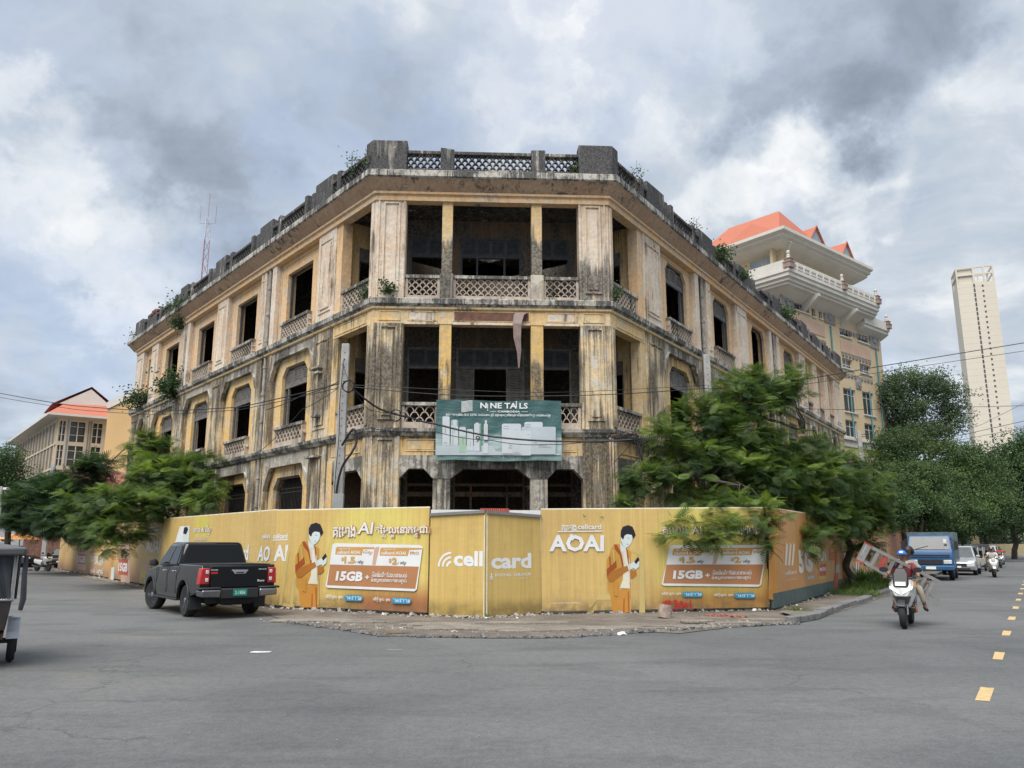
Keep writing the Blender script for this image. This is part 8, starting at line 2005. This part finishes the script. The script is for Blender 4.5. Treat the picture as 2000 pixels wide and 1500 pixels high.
# ============================================================ RIDERS AND MOTORBIKES
def skin(name, V, E, Rr, m, parent, root=0, sub=1):
    """one continuous body grown over a skeleton"""
    me = bpy.data.meshes.new(name); me.from_pydata([tuple(v) for v in V], E, []); o = mesh_obj(name, me, m, parent)
    sk = o.modifiers.new('skin', 'SKIN'); sk.use_smooth_shade = True
    sv = me.skin_vertices[0].data
    for i, r_ in enumerate(Rr): sv[i].radius = (r_, r_) if not isinstance(r_, tuple) else r_; sv[i].use_root = (i == root)
    s = o.modifiers.new('sub', 'SUBSURF'); s.levels = s.render_levels = sub
    return o
def person(name, label, loc, rz, J, cols, cap=None, group=None, hair=True, collar=None, turn=0.0, lean=0.0):
    """J: joints dict in the local frame (x forward)"""
    t = thing(name, label, 'person', (loc[0], loc[1], 0), rz, group)
    V, E, Rr = [], [], []
    def add(p, r_, link=None): V.append(p); Rr.append(r_); (E.append((link, len(V) - 1)) if link is not None else None); return len(V) - 1
    pel = add(J['pelvis'], (.13, .11)); be = add(tuple((Vector(J['pelvis']) * .5 + Vector(J['chest']) * .5)), (.125, .10), pel); ch = add(J['chest'], (.15, .105), be)
    nk = add(J['neck'], .052, ch); hb = add(tuple(Vector(J['neck']).lerp(Vector(J['head']), .45)), .06, nk); hd_ = add(J['head'], (.078, .092), hb); add(tuple(Vector(J['head']) + Vector((0, 0, .075))), .06, hd_)
    for s, k in ((1, 'L'), (-1, 'R')):
        sh = add(J['sh' + k], .055, ch); el = add(J['el' + k], .040, sh); wr = add(J['ha' + k], .026, el)
        d = (Vector(J['ha' + k]) - Vector(J['el' + k])).normalized(); side = d.cross(Vector((0, 0, 1))).normalized()
        pm = add(tuple(Vector(J['ha' + k]) + d * .05), (.030, .018), wr)
        for q in range(4):
            b_ = Vector(J['ha' + k]) + d * .085 + side * (q - 1.5) * .019; ln = (.030, .036, .034, .026)[q]
            f1 = add(tuple(b_), .009, pm); f2 = add(tuple(b_ + d * ln + Vector((0, 0, -.012))), .0085, f1); add(tuple(b_ + d * ln * .9 + Vector((0, 0, -.040))), .0075, f2)
        th = add(tuple(Vector(J['ha' + k]) + d * .03 - side * s * .032), .010, pm); add(tuple(Vector(J['ha' + k]) + d * .065 - side * s * .035 + Vector((0, 0, -.02))), .009, th)
        hp = add(J['hi' + k], .088, pel); kn = add(J['kn' + k], .056, hp); an = add(J['an' + k], .036, kn); ft = add(J['to' + k], .028, an)
    skin('body', V, E, Rr, cols['skin'], t)
    # shirt with short sleeves
    V, E, Rr = [], [], []
    a = add(tuple(Vector(J['pelvis']) + Vector((0, 0, .02))), (.148, .128)); b_ = add(tuple((Vector(J['pelvis']) * .5 + Vector(J['chest']) * .5)), (.145, .12), a); c = add(J['chest'], (.168, .122), b_); add(tuple(Vector(J['neck']) + Vector((0, 0, -.05))), .075, c)
    for k in 'LR':
        sh = add(J['sh' + k], .072, c); add(tuple(Vector(J['sh' + k]).lerp(Vector(J['el' + k]), cols.get('sleeve', .72))), .058, sh)
    skin('shirt', V, E, Rr, cols['shirt'], t)
    V, E, Rr = [], [], []
    a = add(tuple(Vector(J['pelvis']) + Vector((0, 0, -.02))), (.142, .122))
    for k in 'LR': hp = add(J['hi' + k], .098, a); kn = add(J['kn' + k], .070, hp); add(tuple(Vector(J['kn' + k]).lerp(Vector(J['an' + k]), .86)), .052, kn)
    skin('trousers', V, E, Rr, cols['trousers'], t)
    for k in 'LR':
        p = Vector(J['an' + k]); q = Vector(J['to' + k]); mb = MB(); mb.tube([tuple(p.lerp(q, -.25) + Vector((0, 0, -.035))), tuple(p.lerp(q, .5) + Vector((0, 0, -.03))), tuple(p.lerp(q, 1.25) + Vector((0, 0, -.02)))], [.038, .042, .028], 8); mb.build('shoe', cols['shoe'], t, world=False, smooth=True)
    H0 = Vector(J['head']); rot = Matrix.Rotation(turn, 3, 'Z'); f = rot @ Vector((1, 0, 0)); l = rot @ Vector((0, 1, 0))
    hp = lambda x, y, z: tuple(H0 + f * x + l * y + Vector((0, 0, z)))
    mb = MB(); mb.loft([[hp(.085, -.012, .0), hp(.085, .012, .0), hp(.085, .008, .035), hp(.085, -.008, .035)], [hp(.112, -.008, -.004), hp(.112, .008, -.004), hp(.09, .005, .03), hp(.09, -.005, .03)]]); mb.build('nose', cols['skin'], t, world=False, bevel=.004)
    for s in (-1, 1):
        mb = MB(); mb.box(-.012, .012, -.006, .006, -.02, .025, lambda a_, b2, c2: hp(a_, s * .084 + b2, c2 + .01)); mb.build('ear', cols['skin'], t, world=False, bevel=.005)
        mb = MB(); mb.box(.074, .090, -.010, .010, -.004, .004, lambda a_, b2, c2: hp(a_, s * .032 + b2, c2 + .032)); mb.build('eye', 'hair_black', t, world=False)
    mb = MB(); mb.box(.080, .092, -.022, .022, -.003, .003, lambda a_, b2, c2: hp(a_, b2, c2 - .035)); mb.build('mouth', 'maroon_paint', t, world=False)
    def dome(r_, z0, squash, m, nm, back=.0):
        mb = MB(); rings = []
        for i in range(6):
            a = R(90) * i / 5; rr = r_ * math.cos(a) + .001; z = z0 + r_ * squash * math.sin(a); rings.append([hp(rr * math.cos(R(22.5 * k)) * 1.1 - back, rr * math.sin(R(22.5 * k)) * .95, z) for k in range(16)])
        mb.loft(rings); return mb.build(nm, m, t, smooth=True, world=False)
    if hair:
        dome(.098, .02, 1.15, 'hair_black', 'hair', .012)
        mb = MB(); mb.tube([hp(-.06, 0, .06), hp(-.075, 0, -.02), hp(-.06, 0, -.06)], [.06, .062, .04], 8); mb.build('hair', 'hair_black', t, smooth=True, world=False)
    if cap:
        dome(.104, .03, 1.0, cap, 'cap')
        mb = MB(); pts = [(.07, -.08), (.13, -.07), (.175, -.03), (.175, .03), (.13, .07), (.07, .08)]; v = [hp(x, y, .045) for x, y in pts] + [hp(x, y, .033) for x, y in pts]; n = 6
        mb.add(v, [tuple(range(n)), tuple(range(2 * n - 1, n - 1, -1))] + [(i, (i + 1) % n, n + (i + 1) % n, n + i) for i in range(n)]); mb.build('cap_brim', cap, t, world=False)
        mb = MB(); mb.box(.106, .112, -.035, .035, .07, .10, lambda a_, b2, c2: hp(a_ - (c2 - .07) * .6, b2, c2)); mb.build('cap_badge', 'print_white', t, world=False)
    if collar:
        N0 = Vector(J['neck'])
        for s in (-1, 1):
            mb = MB(); mb.loft([[tuple(N0 + Vector((.03, s * .03, -.03))), tuple(N0 + Vector((-.04, s * .075, .02))), tuple(N0 + Vector((-.045, s * .085, -.01))), tuple(N0 + Vector((.05, s * .05, -.075)))], [tuple(N0 + Vector((.045, s * .035, -.035))), tuple(N0 + Vector((-.03, s * .085, .022))), tuple(N0 + Vector((-.03, s * .098, -.012))), tuple(N0 + Vector((.07, s * .06, -.085)))]]); mb.build('collar', collar, t, world=False)
    return t
mat('shirt_maroon', (.17, .018, .022), .85, var=.15); mat('jeans', (.16, .20, .22), .9, var=.2); mat('khaki', (.36, .30, .22), .9, var=.1); mat('shirt_grey', (.30, .29, .28), .9, var=.2); mat('cap_blue', (.02, .15, .50), .7); mat('sandal', (.42, .10, .04), .7); mat('shirt_cream', (.50, .46, .40), .9); mat('shirt_red', (.42, .06, .05), .9); mat('collar_cream', (.62, .56, .36), .9)
mat('bike_white', (.56, .55, .52), .25, var=.08, coat=.7, dirt=.15); mat('bike_dark', (.015, .015, .017), .35, coat=.3); mat('sticker_orange', (.62, .28, .04), .5)

def motorbike(label, loc, rz, classic=False, name='motor_scooter', group=None):
    b = thing(name, label, 'motor scooter', (loc[0], loc[1], 0), rz, group); r = .28
    for x, nm in ((.66, 'front'), (-.62, 'rear')): wheel(b, x, 0, r, .12, 'bike_dark', 5, 0, 1)
    L = lambda rings, nm, m, bev=.02: MB().loft(rings).build(nm, m, b, world=False, bevel=bev, segs=3)
    # fork and fender
    for s in (-1, 1): mb = MB(); mb.tube([(.66, s * .085, .28), (.46, s * .075, .80)], .025, 6); mb.build('fork', 'bike_dark', b, world=False)
    pts = [(.66 + .32 * math.cos(R(a)), .28 + .32 * math.sin(R(a))) for a in range(35, 150, 14)]; pt2 = [(.66 + .30 * math.cos(R(a)), .28 + .30 * math.sin(R(a))) for a in range(147, 34, -14)]
    mb = MB(); mb.prism(pts + pt2, -.075, .075); mb.build('front_fender', 'bike_dark' if not classic else 'bike_white', b, world=False, bevel=.008)
    # front fairing: sharp V, white below, dark screen above
    L([[(.62, -.05, .42), (.62, .05, .42), (.38, .13, .40), (.38, -.13, .40)], [(.72, -.12, .66), (.72, .12, .66), (.36, .25, .66), (.36, -.25, .66)], [(.66, -.20, .84), (.66, .20, .84), (.32, .27, .90), (.32, -.27, .90)], [(.50, -.14, .98), (.50, .14, .98), (.30, .18, 1.0), (.30, -.18, 1.0)]], 'front_fairing', 'bike_white', .03)
    if not classic:
        L([[(.725, -.085, .50), (.725, .085, .50), (.55, .12, .50), (.55, -.12, .50)], [(.735, -.105, .66), (.735, .105, .66), (.6, .18, .66), (.6, -.18, .66)]], 'lower_cowl', 'bike_dark', .01)
        L([[(.68, -.13, .84), (.68, .13, .84), (.60, .16, .84), (.60, -.16, .84)], [(.56, -.14, 1.10), (.56, .14, 1.10), (.50, .15, 1.10), (.50, -.15, 1.10)], [(.47, -.09, 1.22), (.47, .09, 1.22), (.44, .09, 1.22), (.44, -.09, 1.22)]], 'wind_shield', 'tint_glass', .02)
        quadpart(b, 'number_plate', 'print_white', [(.70, -.10, .865), (.70, .10, .865), (.665, .10, .945), (.665, -.10, .945)], .006, off=(1, 0, 0))
        for s in (-1, 1):
            quadpart(b, 'headlight', 'clear_lens', [(.735, s * .03, .70), (.66, s * .21, .80), (.63, s * .225, .86), (.70, s * .05, .76)], .008, off=(1, 0, 0))
        quadpart(b, 'orange_decal', 'sticker_orange', [(.62, .245, .84), (.50, .275, .88), (.46, .27, .96), (.60, .235, .93)], .006, off=(.6, 1, 0))
    else:
        mb = MB(); mb.lathe([(.10, .60), (.10, .68), (.04, .70)], 14, lambda a_, b2, c2: (c2, a_, b2 + .92)); mb.build('headlight', 'clear_lens', b, world=False, smooth=True)
    L([[(.36, -.2, .30), (.36, .2, .30), (-.30, .17, .26), (-.30, -.17, .26)], [(.36, -.22, .42), (.36, .22, .42), (-.25, .2, .42), (-.25, -.2, .42)]], 'footboard', 'bike_dark')
    L([[(-.02, -.14, .40), (-.02, .14, .40), (-.92, .10, .55), (-.92, -.10, .55)], [(.05, -.18, .60), (.05, .18, .60), (-.95, .12, .72), (-.95, -.12, .72)], [(.02, -.13, .74), (.02, .13, .74), (-.88, .10, .82), (-.88, -.10, .82)]], 'rear_body', 'bike_white', .03)
    L([[(.04, -.12, .74), (.04, .12, .74), (-.80, .13, .82), (-.80, -.13, .82)], [(-.02, -.10, .80), (-.02, .10, .80), (-.78, .11, .87), (-.78, -.11, .87)]], 'seat', 'bike_dark', .02)
    mb = MB(); mb.tube([(.32, .34, 1.04), (.38, .18, 1.02), (.40, 0, .98), (.38, -.18, 1.02), (.32, -.34, 1.04)], .017, 7); mb.build('handlebar', 'bike_dark', b, world=False, smooth=True)
    for s in (-1, 1):
        mb = MB(); mb.tube([(.38, s * .22, 1.03), (.40, s * .30, 1.16)], .008, 5); mb.build('mirror_arm', 'bike_dark', b, world=False)
        mb = MB(); mb.lathe([(.005, .38), (.075, .40), (.07, .43)], 14, lambda a_, b2, c2: (c2, s * .33 + a_ * 1.25, 1.19 + b2 * .75)); mb.build('mirror', 'bike_dark', b, world=False, smooth=True)
        mb = MB(); mb.tube([(.34, s * .25, 1.035), (.31, s * .37, 1.045)], .021, 7); mb.build('grip', 'black_plastic', b, world=False)
    mb = MB(); mb.tube([(-.2, -.14, .26), (-.55, -.17, .30), (-.95, -.18, .40)], [.03, .055, .05], 8); mb.build('exhaust', 'rust_iron', b, world=False, smooth=True)
    mb = MB(); mb.box(-.97, -.94, -.08, .08, .64, .70); mb.build('tail_lamp', 'red_lens', b, world=False)
    return b
def rider_joints(dx=0.0, dz=0.0, hands='bar', spread=.17, kx=.12):
    J = dict(pelvis=(-.28 + dx, 0, .86 + dz), chest=(-.21 + dx, 0, 1.16 + dz), neck=(-.17 + dx, 0, 1.34 + dz), head=(-.13 + dx, 0, 1.47 + dz))
    for k, s in (('L', 1), ('R', -1)):
        J['sh' + k] = (-.20 + dx, s * .175, 1.27 + dz); J['hi' + k] = (-.24 + dx, s * .10, .86 + dz); J['kn' + k] = (kx + dx, s * spread, .80 + dz); J['an' + k] = (kx + dx - .04, s * (spread + .02), .42 + dz * .3); J['to' + k] = (kx + dx + .10, s * (spread + .04), .37 + dz * .3)
        if hands == 'bar': J['el' + k] = (.02 + dx, s * .30, 1.08 + dz); J['ha' + k] = (.25 + dx, s * .315, 1.055 + dz)
    return J
bd = math.atan2(-FR_D[1], -FR_D[0]) + R(2)
bp = gnd(1767, 1228); bc = (bp[0] - .66 * math.cos(bd), bp[1] - .66 * math.sin(bd))
motorbike('cream-white motor scooter ridden towards the camera with two men and a ladder', bc, bd)
J = rider_joints(.0, 0); 
person('person', 'driver in a blue cap and maroon polo shirt riding the near white scooter', bc, bd, J, dict(skin='skin', shirt='shirt_maroon', trousers='jeans', shoe='sandal', sleeve=.85), cap='cap_blue', collar='collar_cream')
J = rider_joints(-.40, .06, None, .23, .16); J['elL'] = (-.52, .34, 1.12); J['haL'] = (-.36, .40, .98); J['elR'] = (-.50, -.32, 1.12); J['haR'] = (-.34, -.30, 1.26); J['head'] = (-.52, .09, 1.56); J['neck'] = (-.56, .05, 1.42)
J['anL'] = (-.30, .34, .40); J['toL'] = (-.18, .38, .36); J['knL'] = (-.22, .28, .78)
person('person', 'bareheaded passenger in khaki trousers steadying the ladder behind the scooter driver', bc, bd, J, dict(skin='dark_skin', shirt='shirt_grey', trousers='khaki', shoe='black_plastic', sleeve=.8), turn=R(-60))
# the folded double step ladder
mat('aluminium', (.42, .41, .39), .42, .6, var=.15, dirt=.3); mat('ladder_red', (.40, .06, .05), .5, var=.3, dirt=.4)
YL = bc[1] + .22
P_a = Vector(atY(1700, 1068, YL - .10)); P_b = Vector(atY(1842, 1140, YL - .25))
lad = thing('stepladder', 'long folded aluminium stepladder with red edges carried slantwise across the near scooter', 'ladder', tuple(P_a))
ax_ = (P_b - P_a).normalized(); Ll = (P_b - P_a).length; vw = Vector((P_a.x, P_a.y, 0)).normalized()
dn = ax_.cross(vw).normalized(); dn = dn if dn.z < 0 else -dn; bk = ax_.cross(dn).normalized(); bk = bk if bk.y > 0 else -bk
def LT(u, v_, w): return tuple(P_a + ax_ * u + dn * v_ + bk * w)
for wz, flare, wdt in ((0.0, .10, .36), (.10, .02, .34)):
    for v0 in (0.0, 1.0):
        mb = MB(); y0 = v0 * wdt; y1 = v0 * (wdt + flare) - (1 - v0) * .0
        mb.loft([[LT(0, y0 - .034, wz), LT(0, y0 + .034, wz), LT(0, y0 + .034, wz + .08), LT(0, y0 - .034, wz + .08)], [LT(Ll + (.0 if v0 == 0 else .12), y1 - .034, wz), LT(Ll + (.0 if v0 == 0 else .12), y1 + .034, wz), LT(Ll + (.0 if v0 == 0 else .12), y1 + .034, wz + .08), LT(Ll + (.0 if v0 == 0 else .12), y1 - .034, wz + .08)]]); mb.build('rail', 'aluminium', lad)
    n_ = 8 if wz == 0 else 6
    for k in range(n_):
        u = .16 + k * (Ll - .2) / n_; w_ = wdt + flare * u / Ll; mb = MB(); mb.box(u, u + (.075 if wz == 0 else .04), .02, w_ - .02, wz + .01, wz + .05, LT); mb.build('step', 'aluminium' if not (wz == 0 and k in (1,)) else 'ladder_red', lad)
mb = MB(); mb.box(-.10, .02, -.04, .40, -.02, .19, LT); hc = mb.build('head_cap', 'aluminium', lad, bevel=.01)
for v0 in (-.045, .375): mb = MB(); mb.box(-.105, .025, v0, v0 + .03, -.025, .195, LT); mb.build('cap_edge', 'ladder_red', hc)
# far scooter
fp = gnd(1944, 1128); fd = bd + R(4); fcn = (fp[0] - .66 * math.cos(fd), fp[1] - .66 * math.sin(fd))
motorbike('round-nosed white scooter approaching farther down the right street', fcn, fd, True)
person('person', 'rider in a cream jacket on the farther white scooter', fcn, fd, rider_joints(), dict(skin='skin', shirt='shirt_cream', trousers='khaki', shoe='black_plastic', sleeve=1.0), cap='maroon_paint')
q_ = (37.6, 62.2)
motorbike('dark scooter just visible between parked cars and the farther white scooter', q_, bd, False)
person('person', 'distant rider in a red shirt in front of the farthest parked cars', q_, bd, rider_joints(), dict(skin='skin', shirt='shirt_red', trousers='jeans', shoe='black_plastic'))
# parked motorbike at the far end of the left hoarding
x, y = gnd(100, 1116); motorbike('dusty parked scooter at the far end of the leftmost hoarding', (x - .6, y), R(-30), False, name='parked_scooter')
